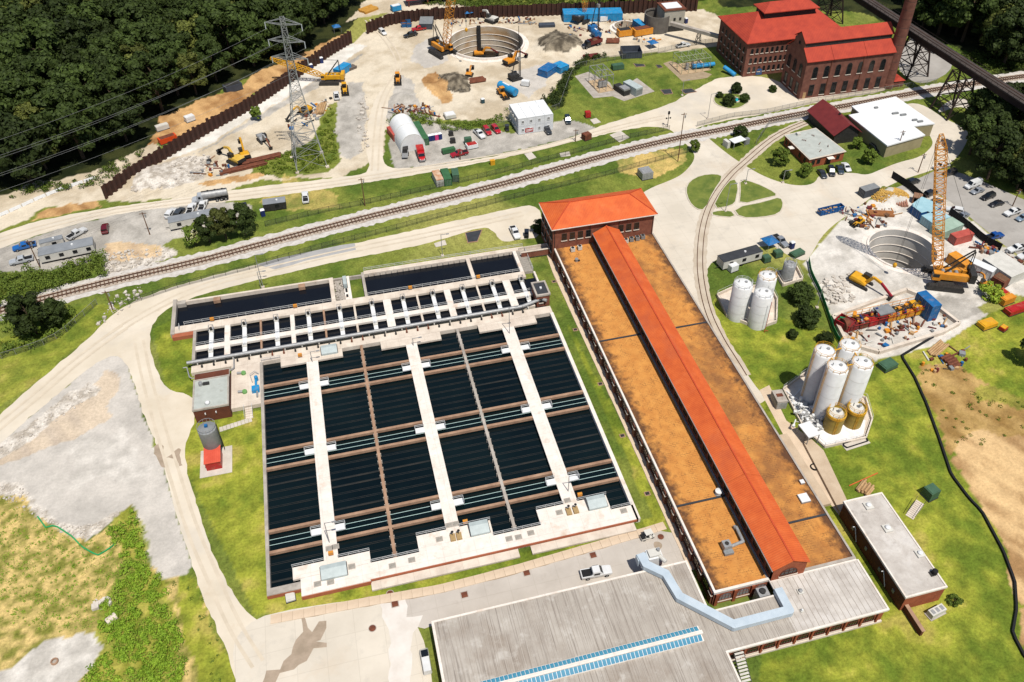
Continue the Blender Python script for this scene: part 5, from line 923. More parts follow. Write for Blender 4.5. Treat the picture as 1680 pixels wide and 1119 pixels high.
CS = thing('concrete_tower_house', 'grey concrete block house over a round concrete silo at the upper site', 'building', (138, 304, 0)); MB().lathe((-5.5, 2.8, 0), [(5.2, 0), (5.2, 6.6), (4.9, 6.6), (4.9, 6.0)], 28, False).build('round_silo', M('dark_concrete', (120, 114, 106), (100, 94, 88), .4, .9), CS); MB().bb(-4.2, 4.4, -1, 7, 0, 8.6).build('wall', M('block_wall', (190, 184, 170), (172, 166, 152), .5, .9), CS); MB().bb(-4.5, 4.7, -1.3, 7.3, 8.6, 9.0).build('roof', rust, CS); MB().bb(-3.2, 3.4, .2, 5.8, 9.0, 9.1).build('skylight', roof_w, CS); MB().bb(-3.0, 4.5, -1.15, -1.01, 0, 2.4).build('dark_base', steel_d, CS)
for x in (-2.6, .2, 2.6): window(CS, x, -1.0, 4.4, 0.0, .9, 1.1, 0, False)
CV = thing('conveyor_walkway', 'long sloping covered conveyor from the concrete house to the powerhouse', 'conveyor', (145, 296, 0)); a, c = P(1100, 38, 5.5), P(1180, 60, 5.0); MB().bar(a, c, 1.6, 1.2).build('gallery', conc_grey, CV, world=True); m_ = a + (c - a) * .6; mb = MB(); [mb.bar((m_.x + sx, m_.y + sy, 0), (m_.x + sx * .4, m_.y + sy * .4, 4.8), .2) for sx in (-1, 1) for sy in (-.8, .8)]; mb.bar((m_.x - 1, m_.y, 1.2), (m_.x + 1, m_.y, 3.6), .15); mb.bar((m_.x + 1, m_.y, 1.2), (m_.x - 1, m_.y, 3.6), .15); mb.build('support_bent', steel_d, CV, world=True)
# ---------------------------------------------------------------- tanks and silos
def dome(r_, z): return [(r_ * math.cos(a), z + r_ * .26 * math.sin(a)) for a in np.linspace(0, math.pi / 2 - .02, 5)]
def rail_ring(mb, c, r_, z, n=14, h=1.0):
    pts = [(c[0] + r_ * math.cos(2 * math.pi * i / n), c[1] + r_ * math.sin(2 * math.pi * i / n), z) for i in range(n + 1)]
    for a, b_ in zip(pts[:-1], pts[1:]):
        mb.bar(a, (a[0], a[1], z + h), .06)
        for k in (h, h * .5): mb.bar((a[0], a[1], z + k), (b_[0], b_[1], z + k), .05)
def tank(px, r_, h, mat, label, domed=True, rail=rail_m, ladder=(0, 0), name='storage_tank', grp=None, ring=False):
    p = P(*px); t = thing(name, label, 'tank', p, 0, grp); MB().lathe((0, 0, 0), [(r_, 0.0), (r_, h)] + (dome(r_, h)[1:] if domed else [(r_ * .92, h), (r_ * .92, h - .25)]), 32).build('shell', mat, t, True)
    mb = MB(); rail_ring(mb, (0, 0), r_ * .94, h + .1, 10, .9); mb.build('top_railing', rail, t)
    for z in np.arange(h / 4, h, h / 4): MB().lathe((0, 0, z), [(r_ + .02, 0), (r_ + .02, .06)], 32, False).build('seam', white_d if mat is tank_w else mat, t)
    a = ladder[0]; x, y = (r_ + .12) * math.cos(a), (r_ + .12) * math.sin(a); mb = MB(); tx, ty = -math.sin(a) * .22, math.cos(a) * .22
    mb.bar((x - tx, y - ty, 0), (x - tx, y - ty, h + 1), .05); mb.bar((x + tx, y + ty, 0), (x + tx, y + ty, h + 1), .05)
    for z in np.arange(.4, h, .4): mb.bar((x - tx, y - ty, z), (x + tx, y + ty, z), .04)
    mb.build('ladder', rail, t); MB().lathe((r_ * .3, 0, h + r_ * .2), [(.35, 0), (.35, .35)], 12).build('hatch', steel, t); MB().tube((-r_ * .4, r_ * .2, h + r_ * .15), (-r_ * .4, r_ * .2, h + r_ * .15 + .9), .1).build('vent_pipe', steel, t)
    return t
tank((1208, 519), 2.35, 10.2, tank_w, 'left of the three white round tanks in the concrete bund'); tank((1247, 505), 2.3, 10.0, tank_w, 'rear white round tank in the concrete bund', rail=yellow); tank((1241, 532), 2.3, 9.8, tank_w, 'front right white round tank with a red pipe in the concrete bund')
t = thing('tank_pipe', 'thin red pipe down the front of the right hand white tank', 'pipe', P(1246, 536)); MB().tube((.2, -2.2, 0), (.2, -2.2, 9.7), .07).build('pipe', red_p, t); MB().tube((.2, -1.9, .3), (1.2, -2.2, .3), .07).build('tail', red_p, t)
tank((1290, 458), 1.6, 5.0, steel, 'small grey steel tank in the square bund, behind the white tanks'); tank((1262, 456), 1.45, 1.5, white_d, 'low white tank with railing just behind the three tall tanks')
def bund(px, label, h=.9):
    pts = [Vector(p) for p in PP(px)]; t = thing('containment_wall', label, 'wall', pts[0]); mb = MB(); n = len(pts)
    for i in range(n): mb.bar(pts[i] + Vector((0, 0, h / 2)), pts[(i + 1) % n] + Vector((0, 0, h / 2)), .3, h)
    mb.build('wall', conc, t, world=True); c = MB(); c.prism([(p.x, p.y) for p in pts], .02, .08); c.build('floor', conc, t, world=True)
    mb = MB()
    for i in range(n):
        a, b_ = pts[i], pts[(i + 1) % n]; k = max(1, int((b_ - a).length / 2))
        for j in range(k): p = a + (b_ - a) * j / k; mb.bar((p.x, p.y, h), (p.x, p.y, h + .9), .05)
        mb.bar((a.x, a.y, h + .9), (b_.x, b_.y, h + .9), .05)
    mb.build('railing', rail_m, t, world=True); return t
bund([(1176, 486), (1192, 520), (1243, 540), (1273, 530), (1274, 494), (1262, 470), (1200, 475)], 'angular concrete bund wall round the white tanks')
bund([(1272, 450), (1306, 440), (1316, 460), (1284, 470)], 'square concrete bund wall round the small grey tank')
for (px, lab) in (((1329, 653), 'left of the five tall white silos'), ((1348, 680), 'front middle of the five tall white silos'), ((1368, 644), 'rear tall white silo, half hidden'), ((1387, 673), 'front right of the five tall white silos'), ((1346, 645), 'centre rear of the five tall white silos')):
    if lab.startswith('centre'): continue
    s_ = tank(px, 2.3, 14.4, tank_w, lab.replace('five', 'four'), rail=yellow, ladder=(math.pi, 0), name='silo', grp=None)
for (px, lab) in (((1364, 702), 'left olive tank with open rim in front of the silos'), ((1397, 694), 'right olive tank with yellow ladder in front of the silos')):
    t = tank(px, 2.0, 5.0, olive, lab, domed=False, rail=yellow, ladder=(-1.9, 0)); MB().lathe((0, 0, 4.2), [(2.03, 0), (2.1, .1), (2.1, .8), (2.0, .85)], 28, False).build('rim_band', yellow, t); MB().lathe((0, 0, 4.72), [(1.6, 0), (1.6, .04)], 24).build('lid', white_d, t)
mb = MB(); [mb.bar(a - Vector((0, 0, .5)), c - Vector((0, 0, .5)), .22, .2) for a, c in ((P(1358, 575, 15), P(1376, 600, 15)), (P(1376, 600, 15), P(1414, 592, 15)), (P(1358, 575, 15), P(1396, 565, 15)), (P(1396, 565, 15), P(1414, 592, 15)))]; tag(mb.build('silo_catwalk', yellow, None, loc=P(1346, 660)), 'yellow catwalk linking the tops of the tall white silos', 'catwalk')
bund([(1284, 640), (1322, 612), (1420, 655), (1430, 690), (1420, 720), (1352, 735), (1318, 705)], 'low concrete bund wall round the silos and olive tanks', .7)
wf = sheet('concrete_pad', [(1300, 650), (1420, 690), (1416, 718), (1354, 732), (1322, 700)], .09, M('white_powdered_floor', (252, 250, 248), (236, 232, 228), .8, .9), 0)
for i in range(26):
    x, y = random.uniform(1302, 1350), random.uniform(652, 700)
    if i == 0: t = thing('feed_pipework', 'tangle of white pipes, valves and hoppers beside the silos', 'pipework', P(1325, 675))
    p = P(x, y); q = p + Vector((random.uniform(-2, 2), random.uniform(-1.5, 1.5), 0)); h0, h1 = random.uniform(.3, 2.0), random.uniform(.3, 2.4)
    mb = MB(); mb.path([(p.x, p.y, 0), (p.x, p.y, h0), (q.x, q.y, h0), (q.x, q.y, h1)], random.uniform(.08, .2)); mb.box((q.x, q.y, h1), (.6, .5, .5), random.uniform(0, 3)); mb.build('pipe_run', white if i % 4 else steel, t, world=True)
def boxthing(name, label, cat, a, b_, c, z, mat, parts=(), group=None, base=0.0):
    """box-shaped thing from three photo corners of its top at height z"""
    A_, th_, L, Wd = rect3(a, b_, c, z); o = Vector((A_.x, A_.y, base)); t = thing(name, label, cat, o, th_, group); MB().bb(0, L, min(0, Wd), max(0, Wd), 0, z - base).build('body', mat, t); return t, L, Wd
t, L, Wd = boxthing('equipment_enclosure', 'grey box enclosure on the tan walkway by the silos', 'enclosure', (1276, 660), (1293, 658), (1262, 641), 2.4, conc_grey); MB().bb(L * .2, L * .8, 1.5, 2.4, 2.4, 2.5).build('top_fan', rust, t); MB().bb(.1, L - .1, -.06, 0, .3, 2.0).build('louvre', steel, t)
t, L, Wd = boxthing('loading_canopy', 'white canopy roof over the silo loading hatch', 'canopy', (1327, 718), (1346, 712), (1318, 694), 3.0, white, base=2.7)
for x in (.1, L - .1):
    for y in (.1, Wd - .1): MB().bb(x - .08, x + .08, y - .08, y + .08, -2.7, 0).build('post', steel, t)
sheet('path', [(1322, 716), (1350, 742), (1395, 838), (1378, 845), (1318, 730)], .06, MATS['warm_concrete'], 0, thick=.6)
t = thing('hose_coil', 'coil of black hose on the concrete walkway', 'hose', P(1336, 767)); mb = MB(); [mb.bar((r_ * math.cos(a), r_ * math.sin(a), .1 + k * .1), (r_ * math.cos(a + .4), r_ * math.sin(a + .4), .1 + k * .1), .14) for k, r_ in enumerate((.8, .72, .76)) for a in np.arange(0, 6.28, .4)]; mb.build('coil', black, t); mb = MB(); mb.path([(.8, 0, .08), (1.8, -1.0, .08), (2.0, -2.0, .08)], .07); mb.build('tail', black, t)
t = thing('pipe_manifold', 'black looped hose manifold on a small slab by the olive tanks', 'manifold', P(1403, 729)); c0 = P(1386, 733) - P(1403, 729); c1 = P(1420, 722) - P(1403, 729); MB().bar(c0 * 1.15 + Vector((0, 0, .06)), c1 * 1.15 + Vector((0, 0, .06)), 2.2, .12).build('slab', pad, t); mb = MB(); nn_ = Vector((-c1.y, c1.x, 0)).normalized() * .6; mb.path([c0 + nn_ + Vector((0, 0, .4)), c1 + nn_ + Vector((0, 0, .4)), c1 * 1.1 + Vector((0, 0, .4)), c1 - nn_ + Vector((0, 0, .4)), c0 - nn_ + Vector((0, 0, .4)), c0 * 1.1 + Vector((0, 0, .4)), c0 + nn_ + Vector((0, 0, .4))], .13); mb.build('loop', black, t)
# ---------------------------------------------------------------- sheet pile walls
def pile_wall(px, label, h0, h1):
    line = resample([Vector(p) for p in PP(px)], 1.0); t = thing('sheet_pile_wall', label, 'wall', line[0]); ms = {}
    for i, p in enumerate(line[:-1]):
        q = line[i + 1]; th_ = math.atan2(q.y - p.y, q.x - p.x); f = i / len(line); h = round((h0 + (h1 - h0) * f + (random.choice((-.3, 0, 0, .2, .4)) if random.random() < .5 else 0)) * 4) / 4; s = i % 2
        if (h, s) not in ms:
            d = .28 * (1 if s else -1); ms[(h, s)] = MB().prism([(0, -.06), (.12, d - .06), (.88, d - .06), (1, -.06), (1, .06), (.88, d + .06), (.12, d + .06), (0, .06)], -.3, h).mesh('pile', pile_m)
        inst('pile', ms[(h, s)], t, p - line[0], (0, 0, th_))
pile_wall([(173, 327), (215, 296), (262, 267), (300, 244), (340, 220), (400, 187), (440, 162), (500, 120), (545, 90), (580, 69)], 'curving rusty sheet pile wall between the wood and the site road', 4.2, 5.0)
pile_wall([(602, 56), (620, 49), (645, 40), (690, 34), (735, 31), (790, 29), (840, 28), (920, 25), (1000, 23), (1090, 20), (1145, 18)], 'long rusty sheet pile wall along the far edge of the upper site', 4.6, 5.4)
# ---------------------------------------------------------------- shafts
def shaft(c, r_, depth, label, m_in, rings, rim=2.3, rz_=.9, zb=0.0):
    t = thing('shaft', label, 'shaft', (c.x, c.y, 0)); MB().lathe((0, 0, 0), [(r_, rz_), (r_, -depth)][::-1], 64, False).build('lining', m_in, t, True); bpy.data.objects[t.children[0].name].data.flip_normals()
    MB().lathe((0, 0, 0), [(r_ + .02, rz_ - .02), (r_ + .02, rz_ + .02), (r_ + .6, rz_ + .02), (r_ + .65, .08), (r_ + rim, .06), (r_ + rim, 0)], 64, False).build('rim', conc_white, t)
    MB().lathe((0, 0, -depth), [(r_, 0), (r_, .02)], 48).build('floor', M('shaft_mud', (60, 52, 44), (40, 36, 32), .3, .6), t)
    for z in rings: MB().lathe((0, 0, z), [(r_ - .01, 0), (r_ - .14, .05), (r_ - .14, .2), (r_ - .01, .25)], 64, False).build('ring_joint', conc_white, t)
    return t
sh_m = M('shaft_concrete', (226, 212, 190), (204, 186, 160), .2, .9, .2, stretch=(1, 1, .3)); stains(sh_m, (196, 150, 92), .12, .46, .62, .75, stretch=(.6, .6, 1.6))
S1 = shaft(SHAFTS[0][0], 14.3, 11, 'wide deep round concrete shaft on the upper site', sh_m, (-2.4, -4.7, -7.0, -9.2)); MB().bb(-.7, .7, 13.2, 14.2, -11, 1.5).build('stair_tower', steel_d, S1)
S2 = shaft(SHAFTS[1][0], 8.8, 18, 'round concrete shaft beside the orange crane at right', M('grey_shaft_concrete', (234, 228, 218), (208, 202, 192), .2, .9, .2, stretch=(1, 1, .3)), (-1.9, -4.9, -7.4, -9.9), 2.0, .35)
S3 = shaft(SHAFTS[2][0], 4.6, 9, 'small round shaft by the orange machinery of the upper site', sh_m, (-2,), 1.9, 1.0)
# ---------------------------------------------------------------- vehicles
VM = {}
tyre_m = black; hub_m = steel; lamp_w = M('headlamp', (240, 240, 236), None, 1, .2); lamp_r = M('tail_lamp', (160, 20, 20), None, 1, .3)
def wheel_mesh(r_, w_):
    k = ('wheel', r_, w_)
    if k not in VM:
        mb = MB(); mb.tube((0, -w_ / 2, 0), (0, w_ / 2, 0), r_, n=14); mb.k = 1; mb.tube((0, -w_ / 2 - .015, 0), (0, w_ / 2 + .015, 0), r_ * .55, n=10); VM[k] = mb.mesh('wheel', [tyre_m, hub_m])
    return VM[k]
def carparts(kind):
    """body, glass and trim meshes of a vehicle pointing along +x, centred"""
    if kind in VM: return VM[kind]
    b_ = MB(); g = MB(); d = MB()
    if kind == 'pickup':
        b_.hull([(-2.9, .5, .98, .86, .88), (-2.85, .45, 1.05, .94, .92), (-.9, .42, 1.08, .96, .94), (.95, .42, 1.1, .96, .94), (1.1, .42, 1.12, .96, .92), (2.5, .42, 1.05, .94, .86), (2.86, .5, .92, .86, .76)])
        b_.hull([(-.95, 1.08, 1.1, .9, .9), (-.75, 1.08, 1.84, .9, .70), (.55, 1.08, 1.86, .9, .70), (1.25, 1.08, 1.12, .9, .86)])
        g.hull([(.56, 1.14, 1.80, .84, .66), (.62, 1.14, 1.80, .84, .66), (1.21, 1.12, 1.16, .86, .82)]); g.bb(-.6, .5, -.915, -.80, 1.15, 1.62); g.bb(-.6, .5, .80, .915, 1.15, 1.62); g.bb(-.99, -.86, -.66, .66, 1.2, 1.66)
        d.bb(-2.72, -1.0, -.74, .74, 1.0, 1.092)
    elif kind in ('sedan', 'suv', 'van'):
        h = {'sedan': 1.42, 'suv': 1.74, 'van': 2.35}[kind]; L = {'sedan': 2.35, 'suv': 2.4, 'van': 2.9}[kind]; bz = {'sedan': .86, 'suv': 1.0, 'van': 1.15}[kind]
        b_.hull([(-L, .42, bz - .1, .76, .74), (-L + .1, .36, bz, .88, .86), (0, .34, bz + .04, .92, .9), (L - 1.3, .34, bz + .02, .92, .88), (L - .2, .38, bz - .14, .88, .78), (L, .44, bz - .28, .78, .66)])
        x0, x1, x2, x3 = {'sedan': (-1.75, -.95, .25, 1.05), 'suv': (-2.3, -2.05, .2, 1.0), 'van': (-2.85, -2.75, 1.2, 2.05)}[kind]
        b_.hull([(x0, bz, bz + .05, .84, .82), (x1, bz, h, .84, .66), (x2, bz, h, .84, .66), (x3, bz, bz + .05, .84, .8)])
        g.hull([(x2 + .03, bz + .06, h - .06, .78, .61), (x2 + .1, bz + .06, h - .06, .78, .61), (x3 - .04, bz + .04, bz + .09, .8, .76)]); g.hull([(x0 + .05, bz + .04, bz + .1, .78, .76), (x1 - .08, bz + .06, h - .07, .78, .6), (x1 - .01, bz + .06, h - .07, .78, .6)])
        if kind != 'van': g.bb(x1 + .1, x2 - .02, -.86, .86, bz + .1, bz + (h - bz) * .68)
        else: g.bb(x2 - .9, x2 - .05, -.86, .86, bz + .25, bz + .75)
        d.bb(-L * .2, -L * .2 + .02, -.1, .1, .4, .42)
    elif kind == 'cart':
        b_.hull([(-1.5, .35, .75, .6, .6), (-.6, .35, .8, .62, .6), (.2, .35, .5, .62, .6), (1.2, .35, .75, .6, .5)]); b_.bb(-.75, .75, -.62, .62, 1.78, 1.86); d.bb(-1.5, -.7, -.55, .55, .8, 1.0); d.bb(-.5, .1, -.5, .5, .5, .85)
        for x in (-.7, .7):
            for y in (-.57, .57): d.bar((x, y, .6), (x * .95, y, 1.8), .05)
        g.bb(.66, .72, -.5, .5, 1.0, 1.6)
    r = (b_.mesh('body', white, True), g.mesh('glass', glass), d.mesh('trim', black), {'pickup': (1.82, -1.75, .84, .39, .26), 'sedan': (1.42, -1.4, .78, .32, .2), 'suv': (1.45, -1.42, .8, .36, .22), 'van': (1.8, -1.6, .82, .36, .24), 'cart': (.85, -.9, .5, .25, .18)}[kind], {'pickup': 2.83, 'sedan': 2.28, 'suv': 2.34, 'van': 2.84, 'cart': 1.15}[kind], {'pickup': .82, 'sedan': .62, 'suv': .74, 'van': .85, 'cart': .6}[kind])
    VM[kind] = r; return r
PAINT = {}
def car_paint(c):
    if c not in PAINT:
        m = M('car_paint_%d_%d_%d' % c, c, tuple(int(v * .92) for v in c), .5, .28, spec=.5); m.node_tree.nodes['Principled BSDF'].inputs['Coat Weight'].default_value = .5; PAINT[c] = m
    return PAINT[c]
def vehicle(kind, rear, front, col, label, cat=None, z=0.0):
    a, c = P(*rear, z + .6), P(*front, z + .6); d = c - a; t = thing({'pickup': 'pickup_truck', 'sedan': 'sedan_car', 'suv': 'suv_car', 'van': 'delivery_van', 'cart': 'utility_cart'}[kind], label, cat or {'pickup': 'pickup', 'van': 'van', 'cart': 'utility cart'}.get(kind, 'car'), ((a.x + c.x) / 2, (a.y + c.y) / 2, z + .02), math.atan2(d.y, d.x))
    b_, g, tr, (wf_, wr, wy, wr_, ww), lx, lz = carparts(kind); o = inst('body', b_, t); o.material_slots[0].link = 'OBJECT'; o.material_slots[0].material = car_paint(col); inst('windows', g, t); inst('trim', tr, t)
    for x in (wf_, wr):
        for s in (-1, 1): inst('wheel', wheel_mesh(wr_, ww), t, (x, s * wy, wr_))
    if ('lamp', kind) not in VM: VM[('lamp', kind)] = (MB().bb(-.05, .06, -.14, .14, -.09, .09).mesh('headlight', lamp_w), MB().bb(-.06, .05, -.1, .1, -.12, .12).mesh('tail_light', lamp_r))
    hl, tl = VM[('lamp', kind)]
    for s in (-1, 1): inst('headlight', hl, t, (lx - .02, s * (.62 if kind != 'cart' else .35), lz - .02)); inst('tail_light', tl, t, (-lx - .01, s * (.72 if kind != 'cart' else .45), lz + .04))
    return t
WH, BLK, RED, SIL, GRY, BLU, NAV = (244, 244, 242), (34, 34, 38), (196, 30, 40), (190, 194, 198), (92, 96, 102), (30, 110, 190), (24, 66, 132)
for v in (('pickup', (953, 944), (1003, 935), WH, 'white pickup with open bed parked on the apron south of the basins'), ('cart', (1054, 882), (1072, 876), (236, 232, 220), 'small white roofed utility cart at the end of the apron'),
    ('pickup', (1271, 387), (1290, 404), (150, 154, 160), 'grey crew cab pickup with dark bed on the yard by the trailer'), ('pickup', (840, 372), (850, 392), WH, 'white pickup parked just west of the pump house'), ('cart', (864, 390), (864, 378), (40, 44, 50), 'dark utility cart beside the white pickup by the pump house'),
    ('pickup', (58, 400), (22, 409), BLU, 'bright blue pickup by the left site trailers'), ('pickup', (50, 424), (20, 431), (200, 204, 208), 'silver pickup below the blue pickup at the left edge'), ('pickup', (118, 388), (134, 379), (230, 230, 228), 'white bed utility pickup behind the long left trailer'), ('suv', (172, 383), (173, 367), (110, 20, 30), 'lone dark red car standing on grey gravel'),
    ('suv', (277, 354), (283, 346), WH, 'first white car behind the upper left trailer'), ('suv', (292, 352), (297, 345), (70, 74, 78), 'dark grey car in the row behind the upper left trailer'), ('pickup', (312, 347), (316, 339), WH, 'third car, a white pickup, behind the upper left trailer'), ('pickup', (331, 342), (335, 333), WH, 'fourth car, a white pickup, behind the upper left trailer'), ('pickup', (402, 352), (399, 333), (40, 42, 46), 'black pickup with grey bed beside the leafy tree'),
    ('pickup', (502, 333), (500, 315), WH, 'white pickup with black bed on dry grass by the upper road'), ('pickup', (553, 163), (551, 151), WH, 'white pickup beside the yellow dozer near the pylon'), ('suv', (622, 48), (634, 58), WH, 'white car by the end of the far sheet pile wall'), ('pickup', (683, 55), (664, 60), (44, 46, 44), 'black pickup parked in front of the red pickup on the upper site'), ('pickup', (697, 46), (677, 49), RED, 'red pickup beside the bins on the upper site'),
    ('pickup', (780, 214), (793, 226), WH, 'white pickup at the left end of the row by the white cabins'), ('suv', (794, 208), (805, 222), RED, 'first red car of the pair by the white cabins'), ('suv', (807, 206), (820, 219), (200, 30, 46), 'second red car of the pair by the white cabins'), ('cart', (831, 206), (833, 216), (60, 62, 64), 'small dark utility cart at the right of the parked red cars'), ('pickup', (767, 249), (740, 256), (176, 22, 38), 'dark red pickup at the edge of the site road'), ('suv', (894, 209), (902, 219), (40, 46, 52), 'dark car parked against the white cabins'), ('suv', (930, 192), (933, 202), (36, 50, 58), 'dark teal car parked away from the white cabins'),
    ('pickup', (1112, 76), (1130, 73), WH, 'white pickup at the far fence near the powerhouse'), ('sedan', (1346, 281), (1352, 289), (54, 58, 62), 'first dark car outside the brick office'), ('suv', (1362, 276), (1366, 287), (34, 36, 40), 'second black car outside the brick office'), ('sedan', (1375, 272), (1381, 284), (52, 66, 80), 'third slate blue car outside the brick office'), ('sedan', (1384, 268), (1393, 280), WH, 'white car at the right end of the brick office row'),
    ('pickup', (1555, 270), (1533, 276), WH, 'white pickup behind the orange crane boom'), ('suv', (1568, 281), (1548, 286), (60, 56, 54), 'dark car behind the orange crane boom'), ('van', (1610, 299), (1582, 309), WH, 'white delivery van in the car park under the trees'), ('sedan', (1612, 310), (1595, 316), (150, 156, 164), 'silver car next to the white delivery van'), ('suv', (1634, 318), (1608, 327), (36, 38, 42), 'black car in the row under the trees'), ('sedan', (1646, 331), (1624, 337), (44, 42, 44), 'second black car in the shade of the trees'), ('pickup', (1674, 344), (1648, 353), WH, 'white pickup in the row under the trees'), ('sedan', (1690, 352), (1666, 362), (132, 152, 170), 'pale blue car at the right edge of the car park'),
    ('pickup', (1614, 392), (1648, 384), (22, 80, 156), 'bright blue pickup alone in the middle of the car park'), ('suv', (1577, 347), (1556, 343), WH, 'white car nearest the crane by the containers'), ('sedan', (1588, 350), (1570, 358), (140, 146, 156), 'grey car next to the pale green container'), ('pickup', (1685, 403), (1650, 413), WH, 'white crew pickup at the right edge below the blue pickup'), ('pickup', (1700, 415), (1668, 424), (238, 238, 236), 'second white pickup at the right edge, partly cut off'), ('suv', (1486, 302), (1510, 294), (30, 32, 36), 'black car behind the black screened fence'), ('suv', (1514, 322), (1540, 312), (30, 30, 34), 'black car beside the square pipe end'), ('sedan', (1526, 333), (1545, 328), (74, 84, 94), 'dark blue grey car behind the crane boom and containers'), ('sedan', (1494, 62), (1506, 66), (150, 160, 170), 'silver car in the car park beneath the trestle'), ('sedan', (1500, 58), (1512, 62), WH, 'white car in the car park beneath the trestle'), ('suv', (1524, 80), (1532, 84), (170, 176, 182), 'pale car at the far edge of the trestle car park'), ('suv', (1429, 240), (1442, 248), (34, 36, 40), 'black car beside the wall of the white roofed building')):
    vehicle(*v)
# trucks ---------------------------------------------------------
def wheels(t, xs, wy, r_, ww=.5):
    for x in xs:
        for s in (-1, 1): inst('wheel', wheel_mesh(r_, ww), t, (x, s * wy, r_))
def place(rear, front): a, c = P(*rear, 1), P(*front, 1); d = c - a; return ((a.x + c.x) / 2, (a.y + c.y) / 2, .02), math.atan2(d.y, d.x), d.length
def cab(t, x, col, w_=1.2, h=2.7):
    MB().hull([(x - .9, .7, h - .5, w_, w_ * .95), (x - .75, .7, h, w_, w_ * .88), (x + .5, .7, h, w_, w_ * .86), (x + .85, .7, h - 1.0, w_, w_ * .95)]).build('cab', col, t, True); mb = MB(); mb.hull([(x + .52, h - .95, h - .1, w_ * .9, w_ * .8), (x + .56, h - .95, h - .1, w_ * .9, w_ * .8), (x + .86, h - 1.0, h - .92, w_ * .9, w_ * .9)]); mb.bb(x - .3, x + .35, -w_ * 1.01, w_ * 1.01, h - .95, h - .3); mb.build('windows', glass, t)
    MB().hull([(x + .6, .6, h - 1.0, w_ * .95, w_ * .9), (x + 2.0, .6, h - 1.15, w_ * .85, w_ * .75), (x + 2.3, .6, h - 1.5, w_ * .8, w_ * .6)]).build('hood', col, t, True); MB().bb(x + 2.2, x + 2.42, -w_ * .85, w_ * .85, .5, .9).build('bumper', steel, t)
    for s in (-1, 1): MB().bb(x + 2.2, x + 2.36, s * w_ * .6 - .15, s * w_ * .6 + .15, 1.0, 1.25).build('headlight', lamp_w, t)
loc, rz, L = place((374, 320), (315, 329)); t = thing('tanker_truck', 'silver tanker truck with polished round tank on the upper road', 'tanker truck', loc, rz); MB().bb(-5, 4, -.5, .5, .8, 1.1).build('chassis', steel_d, t); mb = MB(); mb.tube((-5, 0, 2.2), (2, 0, 2.2), 1.15, n=20); mb.build('tank', steel, t, True); [MB().lathe((x, 0, 3.3), [(.35, 0), (.35, .2)], 10).build('hatch', steel_d, t) for x in (-3.8, -1.8, .2)]; cab(t, 2.7, car_paint(SIL)); wheels(t, (-4.3, -3.1, -1.9, 4.0), 1.0, .52)
MB().bb(-5, 2, -.25, .25, 3.34, 3.4).build('catwalk', steel_d, t); MB().bb(-5, -3, -1.15, 1.15, .5, .95).build('rear_frame', steel_d, t)
loc, rz, L = place((984, 68), (957, 76)); t = thing('dump_truck', 'black dump truck with loaded rusty bed by the dark spoil heap', 'dump truck', loc, rz); MB().bb(-4.5, 3, -.5, .5, .8, 1.1).build('chassis', steel_d, t); mb = MB(); mb.bb(-4.4, 1.2, -1.2, 1.2, 1.1, 1.3); [mb.bb(-4.4, 1.2, s * 1.2 - .06, s * 1.2 + .06, 1.3, 2.6) for s in (-1, 1)]; mb.bb(1.14, 1.26, -1.2, 1.2, 1.3, 2.9); mb.bb(-4.46, -4.34, -1.2, 1.2, 1.3, 2.4); mb.build('dump_bed', maroon, t); MB().sphere((-1.6, 0, 1.9), (1.2, .9), 10, 6).build('load', wood_d, t); cab(t, 2.0, car_paint(BLK)); wheels(t, (-3.4, -2.2, 3.2), 1.0, .52)
loc, rz, L = place((688, 244), (693, 262)); t = thing('red_truck', 'red box bodied work truck in front of the white tent', 'truck', loc, rz); MB().bb(-3.2, 2.5, -.5, .5, .7, 1.0).build('chassis', steel_d, t); MB().bb(-3.2, .4, -1.15, 1.15, 1.0, 2.6).build('box_body', car_paint((208, 30, 34)), t); MB().bb(-3.0, .2, -1.0, 1.0, 2.6, 2.75).build('roof_rack', red_p, t); cab(t, 1.2, car_paint((208, 30, 34)), 1.1, 2.3); wheels(t, (-2.2, 2.4), .95, .45)
loc, rz, L = place((665, 250), (664, 264)); t = thing('flatbed_trailer', 'small dark flatbed with a generator beside the red truck', 'trailer', P(665, 256), rz); MB().bb(-2.6, 2.2, -.9, .9, .7, .85).build('bed', steel, t); MB().bb(-2.2, -.4, -.7, .7, .85, 2.2).build('generator', steel_d, t); wheels(t, (-1.2, -.2), .95, .36, .25)
# ---------------------------------------------------------------- containers, trailers, bins
corr = {}
def container(a, b_, c, z, mat, label, name='shipping_container', cat='container', doors=None, roof=None):
    """a-b runs along the near top edge, c is the top corner behind a"""
    A_, th_, L, Wd = rect3(a, b_, c, z); t = thing(name, label, cat, (A_.x, A_.y, 0), th_); y0, y1 = min(0, Wd), max(0, Wd)
    key = mat.name + '_corrugated'
    if key not in MATS: m = mat.copy(); m.name = key; MATS[key] = m; stripes(m, 'X', .55, .5, .78, 1.0)
    mt = MATS[key]; MB().bb(.08, L - .08, y0 + .06, y1 - .06, .12, z - .1).build('side_panels', mt, t); MB().bb(0, L, y0, y1, z - .1, z).build('roof', roof or mat, t)
    mb = MB()
    for x in (.07, L - .07):
        for y in (y0 + .07, y1 - .07): mb.bb(x - .07, x + .07, y - .07, y + .07, 0, z - .1)
    mb.bb(0, L, y0, y0 + .1, 0, .14); mb.bb(0, L, y1 - .1, y1, 0, .14); mb.build('frame', mat, t)
    mb = MB(); xx = .04; cat == 'container' and [mb.bar((xx, y0 + (y1 - y0) * f, .3), (xx, y0 + (y1 - y0) * f, z - .3), .06) for f in (.2, .4, .6, .8)]; cat == 'container' and stuff(mb.build('door_bars', steel, t)); return t, L, y0, y1
